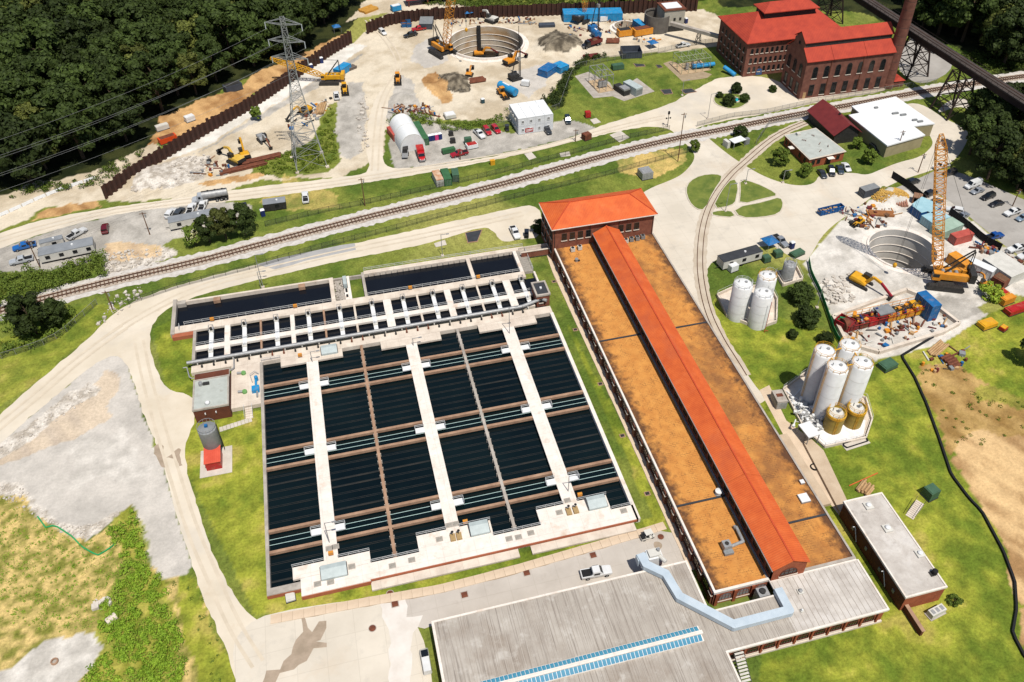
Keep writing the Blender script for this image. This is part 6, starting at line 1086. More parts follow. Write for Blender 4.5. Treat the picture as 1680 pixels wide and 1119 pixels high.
cont_blue = M('container_blue', (28, 96, 160), (22, 80, 140), .5, .55); cont_sky = M('container_pale_blue', (176, 214, 222), (158, 198, 208), .5, .6); cont_grn = M('container_pale_green', (176, 198, 180), (158, 182, 162), .5, .6); cont_red = M('container_red', (206, 98, 84), (184, 82, 70), .5, .6); cont_gry = M('container_slate', (78, 84, 94), (66, 72, 82), .5, .6); cont_mar = M('container_maroon', (176, 40, 44), (150, 34, 40), .5, .6); cont_dgrn = M('container_green', (70, 118, 76), (58, 102, 64), .5, .6)
container((1530, 350), (1546, 337), (1496, 335), 2.6, cont_blue, 'blue ended container with pale roof beside the crane boom', roof=cont_sky)
container((1512, 349), (1541, 341), (1498, 337), 2.65, cont_blue, 'leftmost of the pale roofed blue containers', roof=cont_sky)
container((1530, 366), (1560, 356), (1516, 352), 2.6, cont_sky, 'pale blue container between blue and green ones')
container((1548, 382), (1582, 368), (1536, 366), 2.6, cont_grn, 'long pale green container behind the crane')
container((1570, 391), (1599, 383), (1562, 382), 2.6, cont_red, 'faded red container right of the crane')
container((1420, 314), (1444, 307), (1409, 307), 2.6, cont_gry, 'dark slate container with light roof beside the straw heap', roof=grey_p)
container((1584, 436), (1597, 431), (1556, 416), 2.8, orange, 'orange power pack container behind the crane')
container((1629, 447), (1636, 440), (1596, 421), 2.8, white, 'white roofed cabin container by the shaft yard')
container((1660, 455), (1690, 442), (1622, 420), 3.0, white_d, 'large offwhite cabin with striped roof at the right edge')
container((668, 235), (662, 222), (676, 233), 2.5, cont_mar, 'red container leaning on the left of the tent', 'shipping_container')
container((645, 222), (634, 208), (650, 218), 2.4, cont_red, 'faded red container behind the left side of the tent')
container((692, 229), (676, 200), (703, 226), 2.5, cont_dgrn, 'long green container on the right of the tent')
container((716, 296), (708, 280), (728, 294), 2.5, white_d, 'white container with rusty roof beside the rail fence', roof=M('rusty_white_roof', (226, 206, 180), (196, 140, 100), .5, .8))
container((729, 295), (722, 277), (741, 292), 2.5, cont_dgrn, 'green container beside the rail fence'); container((742, 288), (740, 276), (753, 286), 2.5, green_p, 'small dark green container beside the rail fence')
container((558, 116), (546, 113), (567, 102), 2.5, blue_s, 'sky blue container next to the truck load of pipes'); container((1531, 504), (1546, 500), (1507, 479), 4.8, blue_p, 'blue container raised over the boring machine')
container((885, 42), (911, 41), (885, 37), 1, cont_gry, 'grey concrete panels stacked by the far wall', 'panel_stack', 'panels')
container((925, 24), (1022, 22), (925, 14), 3.2, blue_s, 'long sky blue separation plant against the sheet pile wall', 'slurry_plant', 'plant')
container((1052, 42), (1062, 40), (1048, 30), 2.6, blue_s, 'sky blue container beside the concrete silo'); container((882, 113), (898, 118), (887, 98), 2.6, blue_p, 'left blue tank container above the substation bank'); container((905, 105), (920, 112), (912, 96), 2.4, blue_s, 'right sky blue container above the substation bank')
container((687, 39), (709, 39), (686, 27), 2.4, cont_gry, 'long grey shed container by the far wall', roof=grey_p)
def trailer(a, b_, c, z, label, roof, wall=white_d, wins=4, skirt=.7):
    A_, th_, L, Wd = rect3(a, b_, c, z); t = thing('site_trailer', label, 'trailer', (A_.x, A_.y, 0), th_); y0, y1 = min(0, Wd), max(0, Wd); MB().bb(0, L, y0, y1, skirt, z - .1).build('wall', wall, t); MB().bb(-.05, L + .05, y0 - .05, y1 + .05, z - .1, z).build('roof', roof, t)
    for i in range(wins): window(t, L * (i + .6) / wins, y0, z * .5, 0.0, 1.1, .9, 0, False, black)
    MB().bb(.5, L - .5, y0 + .4, y1 - .4, .3, skirt).build('underframe', steel_d, t); wheels(t, (L * .4, L * .5), 0, .38, .25)
    for o in t.children:
        if o.name.startswith('wheel'): o.location.y = y0 + .15 if o.location.y <= 0 else y1 - .15
    MB().lathe((L * .62, (y0 + y1) / 2, z), [(.3, 0), (.3, .3)], 10).build('roof_vent', white, t); MB().bar((0, (y0 + y1) / 2, .6), (-1.2, (y0 + y1) / 2, .6), .12).build('hitch', steel_d, t); return t
trailer((1188, 430), (1252, 412), (1170, 421), 3.2, 'long white site trailer with black roof on the yard lawn', asph_roof, wins=3); tr_g = M('grey_felt_roof', (150, 154, 158), (134, 138, 142), .4, .8)
trailer((62, 420), (152, 401), (56, 408), 3.0, 'long white site trailer with grey roof among the left bushes', tr_g); trailer((64, 400), (102, 391), (62, 394), 2.8, 'short white site trailer behind the long one at left', tr_g, wins=1)
trailer((276, 366), (356, 350), (274, 356), 3.0, 'white site trailer with grey roof behind the flowering bush', tr_g, wins=3); trailer((431, 336), (468, 331), (430, 327), 2.6, 'dark sided cabin with grey roof on the grass by the upper road', tr_g, steel_d, 1, .3)
def bin_(a, b_, c, z, mat, label, name='skip_bin', fill=None, cat='skip', base=0.0):
    A_, th_, L, Wd = rect3(a, b_, c, z); t = thing(name, label, cat, (A_.x, A_.y, base), th_); y0, y1 = min(0, Wd), max(0, Wd); mb = MB(); w_ = .12
    h = z - base; mb.bb(0, L, y0, y0 + w_, .1, h); mb.bb(0, L, y1 - w_, y1, .1, h); mb.bb(0, w_, y0 + w_, y1 - w_, .1, h); mb.bb(L - w_, L, y0 + w_, y1 - w_, .1, h); mb.bb(w_, L - w_, y0 + w_, y1 - w_, .1, .2); mb.build('shell', mat, t)
    mb = MB(); [mb.bb(x - .06, x + .06, y0 - .1, y0, .1, h) for x in np.arange(.4, L, .9)]; mb.bb(-.02, L + .02, y0 - .12, y0 - .001, h - .15, h + .01); mb.build('ribs', mat, t)
    if fill: mb = MB(); [mb.box((random.uniform(.4, L - .4), random.uniform(y0 + .4, y1 - .4), .3 + random.uniform(.1, h * .7)), (random.uniform(.3, 1.4), random.uniform(.2, .7), .2), random.uniform(0, 3)) for _ in range(28)]; stuff(mb.build('rubbish', fill, t))
    return t
bin_((1348, 347), (1386, 338), (1345, 341), 1.7, cont_blue, 'blue open skip full of rubble on the yard', fill=wood); bin_((1022, 86), (1054, 85), (1021, 75), 2.6, cont_gry, 'dark open bin on the sand by the substation fence'); bin_((1370, 523), (1394, 536), (1371, 508), 2.2, cont_mar, 'maroon open bin with green panels beside the boring machine', fill=tarp_g)
for i, (px, m_, lab) in enumerate((((663, 44), blue_p, 'left blue bin by the red pickup'), ((671, 44), blue_p, 'right blue bin by the red pickup'), ((660, 37), rust, 'rusty bin behind the blue bins'), ((669, 36), blue_p, 'blue bin at the back by the far wall'))): p = P(*px); t = thing('waste_bin', lab, 'bin', p); mb = MB(); mb.add([(-.9, -.7, 0), (.9, -.7, 0), (.9, .7, 0), (-.9, .7, 0), (-1.15, -.95, 1.5), (1.15, -.95, 1.5), (1.15, .95, 1.5), (-1.15, .95, 1.5)], [(3, 2, 1, 0), (0, 1, 5, 4), (1, 2, 6, 5), (2, 3, 7, 6), (3, 0, 4, 7)]); mb.build('shell', m_, t); MB().bb(-.9, .9, -.7, .7, 1.0, 1.2).build('contents', wood_d, t)
def toilet(px, m_, label): t = thing('portable_toilet', label, 'portable toilet', P(*px), .2, 'portable toilets'); MB().bb(-.58, .58, -.58, .58, .05, 2.05).build('cabin', m_, t); mb = MB(); mb.add([(-.62, -.62, 2.05), (.62, -.62, 2.05), (.62, .62, 2.05), (-.62, .62, 2.05), (-.45, -.3, 2.3), (.45, -.3, 2.3), (.45, .3, 2.3), (-.45, .3, 2.3)], [(0, 1, 5, 4), (1, 2, 6, 5), (2, 3, 7, 6), (3, 0, 4, 7), (4, 5, 6, 7)]); mb.build('roof', white, t); MB().bb(-.42, .42, -.62, -.585, .1, 1.9).build('door', m_, t)
navy = M('navy_plastic', (40, 56, 116), (34, 48, 100), 1, .5); pink = M('pink_plastic', (226, 70, 140), (206, 60, 126), 1, .5); teal = M('slate_plastic', (54, 88, 96), (46, 76, 84), 1, .5)
for px, m_, lab in (((705, 231), navy, 'first navy portable toilet beside the green container'), ((710, 230), navy, 'second navy portable toilet beside the green container'), ((716, 229), pink, 'pink portable toilet in the row beside the tent'), ((722, 228), navy, 'navy portable toilet at the right of the pink one'), ((792, 171), teal, 'lone grey portable toilet on the sand by the white cabins'), ((432, 354), navy, 'navy portable toilet next to the dark sided cabin'), ((511, 114), navy, 'left navy portable toilet by the sheet pile wall'), ((528, 103), navy, 'right navy portable toilet by the sheet pile wall'), ((1298, 407), navy, 'navy portable toilet beside the grey pickup'), ((1125, 38), navy, 'navy portable toilet by the concrete house')): toilet(px, m_, lab)
# ---------------------------------------------------------------- cranes and plant
def lattice(mb, p, q, w_, bays, r_=.1, taper=True):
    p, q = Vector(p), Vector(q); d = (q - p).normalized(); s = d.cross(Vector((0, 0, 1))).normalized(); u_ = s.cross(d).normalized(); pts = []
    for i in range(bays + 1):
        f = i / bays; ww = w_ * (min(1, .35 + f * bays * .3, .35 + (1 - f) * bays * .3) if taper else 1) / 2; c = p + (q - p) * f; pts.append([c + s * a * ww + u_ * b_ * ww for a, b_ in ((-1, -1), (1, -1), (1, 1), (-1, 1))])
    for i in range(bays):
        for k in range(4): mb.bar(pts[i][k], pts[i + 1][k], r_ * 1.35); mb.bar(pts[i][k], pts[i + 1][(k + 1) % 4], r_); mb.bar(pts[i + 1][k], pts[i + 1][(k + 1) % 4], r_)
def tracks(t, L, gauge, w_, h, m_=steel_d):
    for s in (-1, 1):
        mb = MB(); pr_ = [(-L / 2 + h * .3, 0), (L / 2 - h * .3, 0), (L / 2, h * .45), (L / 2 - h * .35, h), (-L / 2 + h * .35, h), (-L / 2, h * .45)]; y0, y1 = s * gauge - w_ / 2, s * gauge + w_ / 2; n = 6
        mb.add([(x, y0, z) for x, z in pr_] + [(x, y1, z) for x, z in pr_], [tuple(range(n)), tuple(range(n, 2 * n))[::-1]] + [(i, n + i, n + (i + 1) % n, (i + 1) % n) for i in range(n)])
        for x in np.arange(-L / 2 + h * .4, L / 2 - h * .3, .45): mb.bb(x - .08, x + .08, y0 - .03, y1 + .03, h - .01, h + .06)
        mb.build('crawler_track', m_, t)
    MB().bb(-gauge * .6, gauge * .6, -gauge, gauge, h * .35, h * .95).build('carbody', m_, t)
def crawler_crane(base, tip, foot_dir_px, label, col, w_=1.5, bays=18, scale=1.0, hook=None, backmast=True, body_c=None):
    o = P(*base); tp = Vector(tip); d = Vector((tp.x - o.x, tp.y - o.y, 0)); rz = math.atan2(d.y, d.x); t = thing('crawler_crane', label, 'crane', o, rz); s = scale; R2 = Matrix.Rotation(-rz, 3, 'Z'); loc = lambda v: R2 @ (Vector(v) - o)
    tracks(t, 7.5 * s, 2.9 * s, 1.1 * s, 1.2 * s); MB().lathe((0, 0, 1.15 * s), [(1.2 * s, 0), (1.2 * s, .4 * s)], 16).build('slew_ring', steel_d, t)
    MB().bb(-4.4 * s, 1.6 * s, -1.5 * s, -.5 * s, 1.6 * s, 3.0 * s).build('machinery_house', body_c or col, t); MB().bb(-4.4 * s, 1.2 * s, .5 * s, 1.5 * s, 1.6 * s, 3.0 * s).build('machinery_house', body_c or col, t); MB().bb(-4.3 * s, 1.4 * s, -.49 * s, .49 * s, 1.6 * s, 2.3 * s).build('winch_deck', steel_d, t)
    MB().bb(-5.6 * s, -4.4 * s, -1.9 * s, 1.9 * s, 1.6 * s, 3.7 * s).build('counterweight', steel_d if col is orange else col, t); MB().bb(1.2 * s, 2.8 * s, 1.0 * s, 2.1 * s, 1.7 * s, 3.5 * s).build('cab', col, t); MB().bb(1.6 * s, 2.84 * s, .97 * s, 2.13 * s, 2.5 * s, 3.3 * s).build('cab_windows', glass, t)
    for k in (-1, 0, 1): MB().tube((-.8 * s + k * 1.3 * s, -.5 * s, 2.6 * s), (-.8 * s + k * 1.3 * s, .5 * s, 2.6 * s), .4 * s, n=12).build('winch_drum', steel, t)
    mb = MB(); lattice(mb, (1.6 * s, 0, 2.2 * s), loc(tp), w_, bays, (.15 if col is yellow else .085) * s); mb.build('boom', col, t)
    if backmast:
        g = Vector((-4.0 * s, 0, 8.5 * s)); mb = MB()
        for k in (-.8, .8): mb.bar((0.6 * s, k * s, 2.8 * s), g + Vector((0, k * .5, 0)), .22 * s); mb.bar((-4.2 * s, k * s, 3.0 * s), g + Vector((0, k * .5, 0)), .14 * s)
        mb.build('gantry', steel_d, t); mb = MB(); [mb.bar(g + Vector((0, k, 0)), loc(tp) + Vector((0, k, 0)), .06) for k in (-.3, .3)]; mb.build('pendant', steel_d, t)
    if hook: h = loc(hook); tl_ = loc(tp); mb = MB(); [mb.bar(tl_ + Vector((k * .25, 0, 0)), h + Vector((k * .12, 0, 1.2)), .05) for k in (-1, 1)]; mb.build('hoist_rope', steel_d, t); MB().sphere(h + Vector((0, 0, .6)), (.55, .8), 10, 6).build('hook_block', yellow, t)
    return t
g = P(768, 112); crawler_crane((727, 88), (g.x, g.y, 55), None, 'tall orange crawler crane standing at the rim of the wide shaft', orange, 2.2, 26, 1.15, hook=(g.x, g.y, 14), body_c=orange)
g = P(1467, 438, 3); crawler_crane((1545, 462), (g.x, g.y, up_to(g, 221)), None, 'tall orange crawler crane with hook over the right hand shaft', orange, 2.3, 26, 1.25, hook=(g.x, g.y, 3), body_c=orange)
g = P(452, 135); crawler_crane((542, 134), (g.x, g.y, up_to(g, 95)), None, 'yellow crawler crane with low boom behind the pylon', yellow, 1.5, 14, .95, hook=None)
g = P(962, 30); crawler_crane((955, 34), (g.x, g.y, 48), None, 'orange crane in front of the long blue plant', orange, 1.8, 20, .9, body_c=steel_d, backmast=False)
def drill_rig(base, top_y, label, col): 
    o = P(*base); t = thing('drill_rig', label, 'drill rig', o, .3); tracks(t, 4.6, 1.3, .6, .8); MB().bb(-2.6, .6, -1.2, 1.2, .9, 2.4).build('engine_house', col, t); mb = MB(); h = up_to(o, top_y); lattice(mb, (1.4, 0, .6), (1.4, 0, h), .9, int(h / 1.2), .1, False); mb.build('mast', steel_d, t); MB().tube((1.9, 0, .2), (1.9, 0, h * .8), .22, n=8).build('kelly_bar', steel_d, t); MB().bb(1.0, 1.8, -.6, .6, h * .35, h * .35 + 1.2).build('rotary_head', steel, t); MB().bar((-1.5, 0, 2.4), (1.2, 0, h * .6), .25).build('backstay', steel_d, t); MB().bb(-.2, .9, .6, 1.4, 1.0, 2.6).build('cab', glass, t)
drill_rig((846, 130), 44, 'slim dark drill rig with tall mast below the wide shaft', steel_d); drill_rig((975, 50), -60, 'dark drill rig with tall mast in front of the blue plant', blue_p)
def excavator(base, face, label, col=yellow, s=1.0, arm=(4.2, 3.2, 7.2, .6), stick_m=None, z=0.0):
    o = P(*base, z); f = P(*face, z); t = thing('excavator', label, 'excavator', o, math.atan2(f.y - o.y, f.x - o.x)); tracks(t, 4.4 * s, 1.3 * s, .65 * s, .9 * s); MB().hull([(-2.6 * s, 1.1 * s, 1.9 * s, 1.35 * s, 1.2 * s), (-2.3 * s, 1.05 * s, 2.2 * s, 1.4 * s, 1.25 * s), (.2 * s, 1.05 * s, 2.1 * s, 1.4 * s, 1.25 * s), (1.3 * s, 1.05 * s, 1.6 * s, 1.35 * s, 1.2 * s)]).build('house', col, t); MB().bb(-.2 * s, 1.35 * s, .3 * s, 1.3 * s, 1.5 * s, 3.0 * s).build('cab', glass, t); MB().bb(-.25 * s, 1.3 * s, .25 * s, 1.35 * s, 3.0 * s, 3.1 * s).build('cab_roof', steel_d, t); MB().bb(-2.75 * s, -2.3 * s, -1.3 * s, 1.3 * s, 1.1 * s, 2.0 * s).build('counterweight', steel_d, t)
    kx, kz, ex, ez = arm; mb = MB(); mb.bar((1.0 * s, -.2 * s, 1.6 * s), (kx * .55 * s, -.2 * s, kz * 1.15 * s), .55 * s, .7 * s); mb.bar((kx * .55 * s, -.2 * s, kz * 1.15 * s), (kx * s, -.2 * s, kz * s), .5 * s, .55 * s); mb.build('boom', col, t); MB().bar((kx * s, -.2 * s, kz * s), (ex * s, -.2 * s, (ez + .6) * s), .42 * s, .5 * s).build('stick', stick_m or col, t)
    mb = MB(); mb.add([(ex * s - .2, -.75 * s, ez * s + .5), (ex * s + .5, -.75 * s, ez * s + .9), (ex * s + .1, -.75 * s, ez * s - .5), (ex * s - .8, -.75 * s, ez * s - .2), (ex * s - .2, .35 * s, ez * s + .5), (ex * s + .5, .35 * s, ez * s + .9), (ex * s + .1, .35 * s, ez * s - .5), (ex * s - .8, .35 * s, ez * s - .2)], [(0, 1, 2, 3), (7, 6, 5, 4), (1, 5, 6, 2), (2, 6, 7, 3), (0, 4, 5, 1)]); mb.build('bucket', steel_d, t); MB().tube((1.2 * s, -.2 * s, 1.3 * s), (kx * .5 * s, -.2 * s, kz * .9 * s), .12 * s).build('hydraulic_ram', steel, t); return t
excavator((1412, 468), (1440, 482), 'yellow excavator with red stick on the broken concrete', s=1.15, stick_m=M('crimson_paint', (170, 30, 50), (150, 26, 44), 1, .5)); excavator((838, 105), (868, 92), 'orange excavator working at the right rim of the wide shaft', orange, 1.1, stick_m=maroon); excavator((388, 267), (352, 250), 'pale roofed yellow excavator with black arm by the steel piles', M('pale_yellow', (236, 196, 90), (220, 176, 70), 1, .5), 1.15, stick_m=black); excavator((402, 258), (388, 232), 'yellow excavator with raised yellow arm near the steel piles', yellow, 1.0, (3.4, 5.0, 4.6, 3.0)); excavator((770, 125), (776, 112), 'small yellow excavator beside the rusty beams', orange, .8, stick_m=rust); excavator((1614, 470), (1598, 452), 'mini excavator beside the brown timber box', orange, .7, stick_m=maroon); excavator((788, 92), (806, 91), 'excavator digging on the floor of the wide shaft', orange, 1.0, stick_m=maroon, z=-10.9); excavator((500, 187), (482, 196), 'worn yellow excavator at the pylon foot', yellow, 1.0, stick_m=steel_d); excavator((806, 36), (800, 34), 'white bodied excavator behind the wide shaft', white_d, 1.1, stick_m=rust); excavator((432, 232), (440, 240), 'old dismantled digger beside the steel piles', steel, .9, stick_m=rust)
def loader(base, face, label, col=yellow, s=1.0):
    o = P(*base); f = P(*face); t = thing('wheel_loader', label, 'loader', o, math.atan2(f.y - o.y, f.x - o.x)); MB().hull([(-2.6 * s, .8 * s, 1.8 * s, .9 * s, .8 * s), (-.4 * s, .7 * s, 2.0 * s, .95 * s, .85 * s), (.2 * s, .7 * s, 1.4 * s, .8 * s, .7 * s), (1.6 * s, .6 * s, 1.2 * s, .7 * s, .6 * s)]).build('body', col, t); MB().bb(-.9 * s, .5 * s, -.7 * s, .7 * s, 1.9 * s, 3.1 * s).build('cab', glass, t); MB().bb(-1 * s, .6 * s, -.8 * s, .8 * s, 3.1 * s, 3.2 * s).build('cab_roof', col, t); wheels(t, (-1.6 * s, 1.4 * s), 1.0 * s, .72 * s, .5)
    mb = MB(); [mb.bar((.9 * s, k * .5 * s, 1.4 * s), (2.9 * s, k * .5 * s, .6 * s), .22 * s) for k in (-1, 1)]; mb.build('lift_arm', col, t); mb = MB(); mb.add([(2.8 * s, -1.3 * s, .1), (3.8 * s, -1.3 * s, .1), (2.9 * s, -1.3 * s, 1.2 * s), (2.8 * s, 1.3 * s, .1), (3.8 * s, 1.3 * s, .1), (2.9 * s, 1.3 * s, 1.2 * s)], [(0, 1, 2), (5, 4, 3), (0, 3, 4, 1), (0, 2, 5, 3)]); mb.build('bucket', steel_d, t)
loader((653, 133), (653, 144), 'yellow wheel loader on the white rubble ramp', orange); loader((566, 150), (567, 158), 'yellow loader next to the white pickup near the pylon'); loader((824, 157), (832, 165), 'orange telehandler beside the blue tank', orange); loader((1408, 368), (1398, 372), 'small yellow loader among debris left of the right shaft', yellow, .7)
def blue_tank(a, b_, label, r_=1.3, m_=blue_s):
    A_, B_ = P(*a, r_ + .5), P(*b_, r_ + .5); t = thing('tank_trailer', label, 'tank', (A_.x, A_.y, 0), math.atan2((B_ - A_).y, (B_ - A_).x)); L = (B_ - A_).length; MB().tube((0, 0, r_ + .6), (L, 0, r_ + .6), r_, n=18).build('tank', m_, t, True); [MB().bb(L * f - .2, L * f + .2, -.9, .9, 0, r_).build('saddle', steel_d, t) for f in (.2, .8)]; MB().bb(L * .2, L * .6, -.3, .3, r_ * 2 + .55, r_ * 2 + .66).build('stripe', white, t)
blue_tank((820, 139), (846, 152), 'long blue tank trailer on the sand below the drill rig', 1.4); blue_tank((974, 51), (982, 58), 'short blue tank beside the dark drill rig', 1.4, blue_p)
# generators, lifts, misc machines as small built units
def unit(px, dims, mat, label, name, cat, rz=0.0, top=None, extra=None, z=0.0):
    t = thing(name, label, cat, P(*px, z), rz); a, b_, h = dims; MB().bb(-a / 2, a / 2, -b_ / 2, b_ / 2, .2, h).build('body', mat, t); MB().bb(-a / 2 - .1, a / 2 + .1, -b_ / 2 - .1, b_ / 2 + .1, 0, .2).build('base', steel_d, t); MB().bb(-a * .42, a * .42, -b_ * .42, b_ * .42, h, h + .12).build('lid', top or mat, t)
    MB().bb(a / 2, a / 2 + .05, -b_ * .3, b_ * .3, h * .35, h * .8).build('panel', extra or steel, t); return t
for q in (((743, 234), (1.6, 1.2, 1.5), steel_d, 'dark generator next to the row of toilets', 'generator', 'generator'), ((774, 242), (3.6, 2.2, 1.4), white, 'white and red compressor behind the dark red pickup', 'compressor', 'compressor', .15, red_p), ((768, 236), (2.2, 1.6, 2.2), green_p, 'dark green generator behind the white and red compressor', 'generator', 'generator'), ((736, 250), (4.2, 1.6, 1.4), cont_dgrn, 'low green box behind the dark red pickup', 'equipment_box', 'box', .15), ((738, 192), (3.6, 3.0, 1.3), white_d, 'square white topped tank near the curved steel', 'equipment_box', 'box', .1, white), ((862, 140), (2.8, 1.8, 1.8), white, 'white generator by the blue tank trailer', 'generator', 'generator', -.5), ((990, 34), (3.4, 2, 2.0), white, 'white tank unit in front of the blue plant', 'generator', 'generator'), ((1024, 58), (5.6, 3.0, 2.6), orange, 'orange power pack with grey roof beside the small shaft', 'power_pack', 'power pack', .05, steel_d), ((1053, 56), (8.0, 3.4, 2.6), orange, 'orange formwork frame beside the concrete silo', 'formwork', 'formwork', .15, rust), ((964, 192), (1.8, 1.6, 2.0), red_p, 'red pump box at the edge of the substation lawn', 'pump_box', 'box'), ((962, 228), (2.6, 2.2, 2.0), rust, 'rusty brown cabinet on the grass by the road', 'cabinet', 'cabinet', .3), ((1013, 113), (4.4, 2.2, 1.8), green_p, 'green transformer box on the substation lawn', 'transformer', 'transformer', .05), ((1058, 290), (3.6, 3.6, 2.4), steel, 'grey utility cabinet on a slab near the pump house', 'cabinet', 'cabinet', .1), ((1455, 602), (4.0, 2.6, 1.2), green_p, 'low green transformer right of the silos', 'transformer', 'transformer', .25), ((1524, 814), (2.4, 2.2, 2.4), green_p, 'green transformer box on a slab near the steps', 'transformer', 'transformer', .2), ((1256, 428), (2.0, 1.8, 1.6), green_p, 'left dark green dumpster beside the trailer', 'dumpster', 'dumpster', .1), ((1275, 420), (2.2, 1.8, 1.7), green_p, 'right dark green dumpster beside the blue tent', 'dumpster', 'dumpster', .1), ((1307, 418), (4.0, 2.0, 1.0), green_p, 'low grey green box by the shaft yard gate', 'equipment_box', 'box', .3), ((1201, 443), (2.4, 2.0, 2.0), white, 'white and black utility vehicle beside the long trailer', 'utility_unit', 'utility vehicle', .25, white, red_p), ((476, 976), (1.6, 3.0, .5), white_d, 'small white lidded box in the grass by the basin corner', 'lidded_box', 'box', .1), ((1643, 464), (5.4, 3.4, 2.2), rust, 'brown timber box full of planks by the white cabin', 'timber_box', 'box', .35, wood_d), ((1640, 487), (3.6, 2.2, 1.6), orange, 'orange stacked frame on the grass at the right', 'frame_stack', 'frame', .2, red_p), ((1650, 497), (4.0, 1.6, 2.0), orange, 'yellow frame below the red lid on the grass', 'frame_stack', 'frame', .2), ((1667, 510), (7, 2.2, 1.4), red_p, 'dark red steel machine part lying on the grass', 'machine_part', 'machine part', .15), ((1618, 535), (4.4, 2.4, 1.3), yellow, 'yellow machine frame lying on the grass', 'yellow_machine', 'machine', .15), ((1645, 541), (1.8, 1.4, 1.0), red_p, 'small red and yellow pump on the grass', 'pump', 'pump', .4, yellow), ((740, 222), (1.4, 1.2, 1.4), steel_d, 'black cabinet by the fence near the toilets', 'cabinet', 'cabinet')):
    unit(*q)
# boring machine in its pit
BM = thing('boring_machine', 'orange and red tunnel boring machine assembled in a concrete pit', 'boring machine', P(1445, 525), math.radians(12)); rr = random.Random(3)
A_ = P(1392, 545); B_ = P(1528, 512); o = BM.location; th = math.atan2((B_ - A_).y, (B_ - A_).x); BM.rotation_euler.z = th; L = (B_ - A_).length; lx0 = -(BM.location - A_).length
for i in range(9): MB().bb(lx0 + i * L / 9 + .2, lx0 + (i + 1) * L / 9 - .1, -1.6, 1.6, .4, 1.6 + rr.uniform(0, 1.2)).build('section_frame', (maroon, rust, red_p)[i % 3] if i < 4 else (orange, yellow)[i % 2], BM)
mb = MB(); [mb.tube((lx0 + 1 + rr.uniform(0, L - 2), rr.uniform(-1.4, 1.4), 1.8 + rr.uniform(0, 1.3)), (lx0 + 1 + rr.uniform(0, L - 2), rr.uniform(-1.4, 1.4), 1.8 + rr.uniform(0, 1.3)), .09, n=5) for _ in range(16)]; mb.build('hoses', steel_d, BM)
for i in range(34): x = lx0 + rr.uniform(2, L - 2); MB().box((x, rr.uniform(-1.7, 1.7), 1.9 + rr.uniform(0, 1.2)), (rr.uniform(.4, 1.6), rr.uniform(.3, .9), rr.uniform(.3, .9)), rr.uniform(0, 1.5)).build('component', rr.choice((orange, yellow, orange, maroon, steel, navy, red_p)), BM)
for s in (-1, 1): mb = MB(); [mb.bar((x, s * 1.9, .2), (x, s * 1.9, 3.3), .09) for x in np.arange(lx0 + 1, lx0 + L, 2.2)]; mb.bar((lx0 + 1, s * 1.9, 3.3), (lx0 + L - 1, s * 1.9, 3.3), .09); mb.bar((lx0 + 1, s * 1.9, 2.3), (lx0 + L - 1, s * 1.9, 2.3), .09); mb.build('side_rail', red_p if s < 0 else orange, BM)
MB().tube((lx0 - 1.0, 0, 1.6), (lx0 + .2, 0, 1.6), 1.5, n=16).build('cutter_head', rust, BM); MB().bb(lx0 + L * .34, lx0 + L * .52, -1.4, 1.6, 3.0, 3.4).build('roof_panel', grey_p, BM)
pit = thing('launch_pit', 'long concrete framed pit holding the boring machine', 'pit', P(1368, 530)); pts = PP([(1366, 522), (1486, 478), (1516, 490), (1572, 533), (1545, 548), (1440, 580), (1388, 565)])
for i in range(7): MB().bar(pts[i] + Vector((0, 0, .5)), pts[(i + 1) % 7] + Vector((0, 0, .5)), .8, 1.0).build('kerb_wall', conc, pit, world=True)
# straw heap, pipes, planks
for (px, n_, L, r_, m_, rz, lab) in (((1478, 333), 5, 4.0, .35, M('clay_pipe', (190, 140, 116), (168, 118, 96), 1, .8), 1.15, 'row of clay coloured pipes by the straw heap'), ((430, 262), 8, 12, .3, rust, .22, 'long bundle of rusty steel piles by the site track'), ((400, 276), 6, 14, .28, rust, .22, 'second lower bundle of rusty steel piles by the site track'), ((526, 180), 8, 7, .32, wood, 1.35, 'stack of pale timber logs near the pylon'), ((572, 114), 9, 5.5, .3, M('grey_pipe', (120, 108, 98), (96, 86, 78), 1, .8), .55, 'truck load of grey pipes beside the sky blue container'), ((1538, 573), 6, 6.0, .25, wood, .45, 'loose stack of pale timber planks on the grass'), ((1560, 594), 5, 3.0, .4, rust, .2, 'pile of dark red steel blocks in the grass'), ((604, 17), 5, 7, .5, M('amber_timber', (216, 160, 70), (190, 136, 54), 1, .8), .6, 'stack of amber timber beyond the far wall'), ((782, 132), 4, 6, .45, rust, .1, 'rusty ribbed beams beside the small excavator'), ((1005, 67), 3, 5, .6, rust, -.25, 'curved rusty steel plate on the sand'), ((970, 92), 3, 6, .5, maroon, .05, 'dark red curved plate by the bank'), ((1444, 349), 3, 7, .4, M('ply_brown', (168, 110, 64), (150, 96, 54), 1, .8), -.35, 'brown plywood sheet on the ground by the containers')):
    t = thing('material_stack', lab, 'stack', P(*px), rz)
    for i in range(n_):
        y = (i % 5 - 2) * r_ * 2.05; z = r_ + (i // 5) * r_ * 1.75; mb = MB(); x0 = random.uniform(-.4, .4)
        (mb.tube((-L / 2 + x0, y, z), (L / 2 + x0, y, z), r_, n=8) if m_ in (rust, wood) or 'pipe' in m_.name else mb.bb(-L / 2 + x0, L / 2 + x0, y - r_ * .95, y + r_ * .95, z - r_, z + r_ * .6)); mb.build('piece', m_, t)
mb = MB()
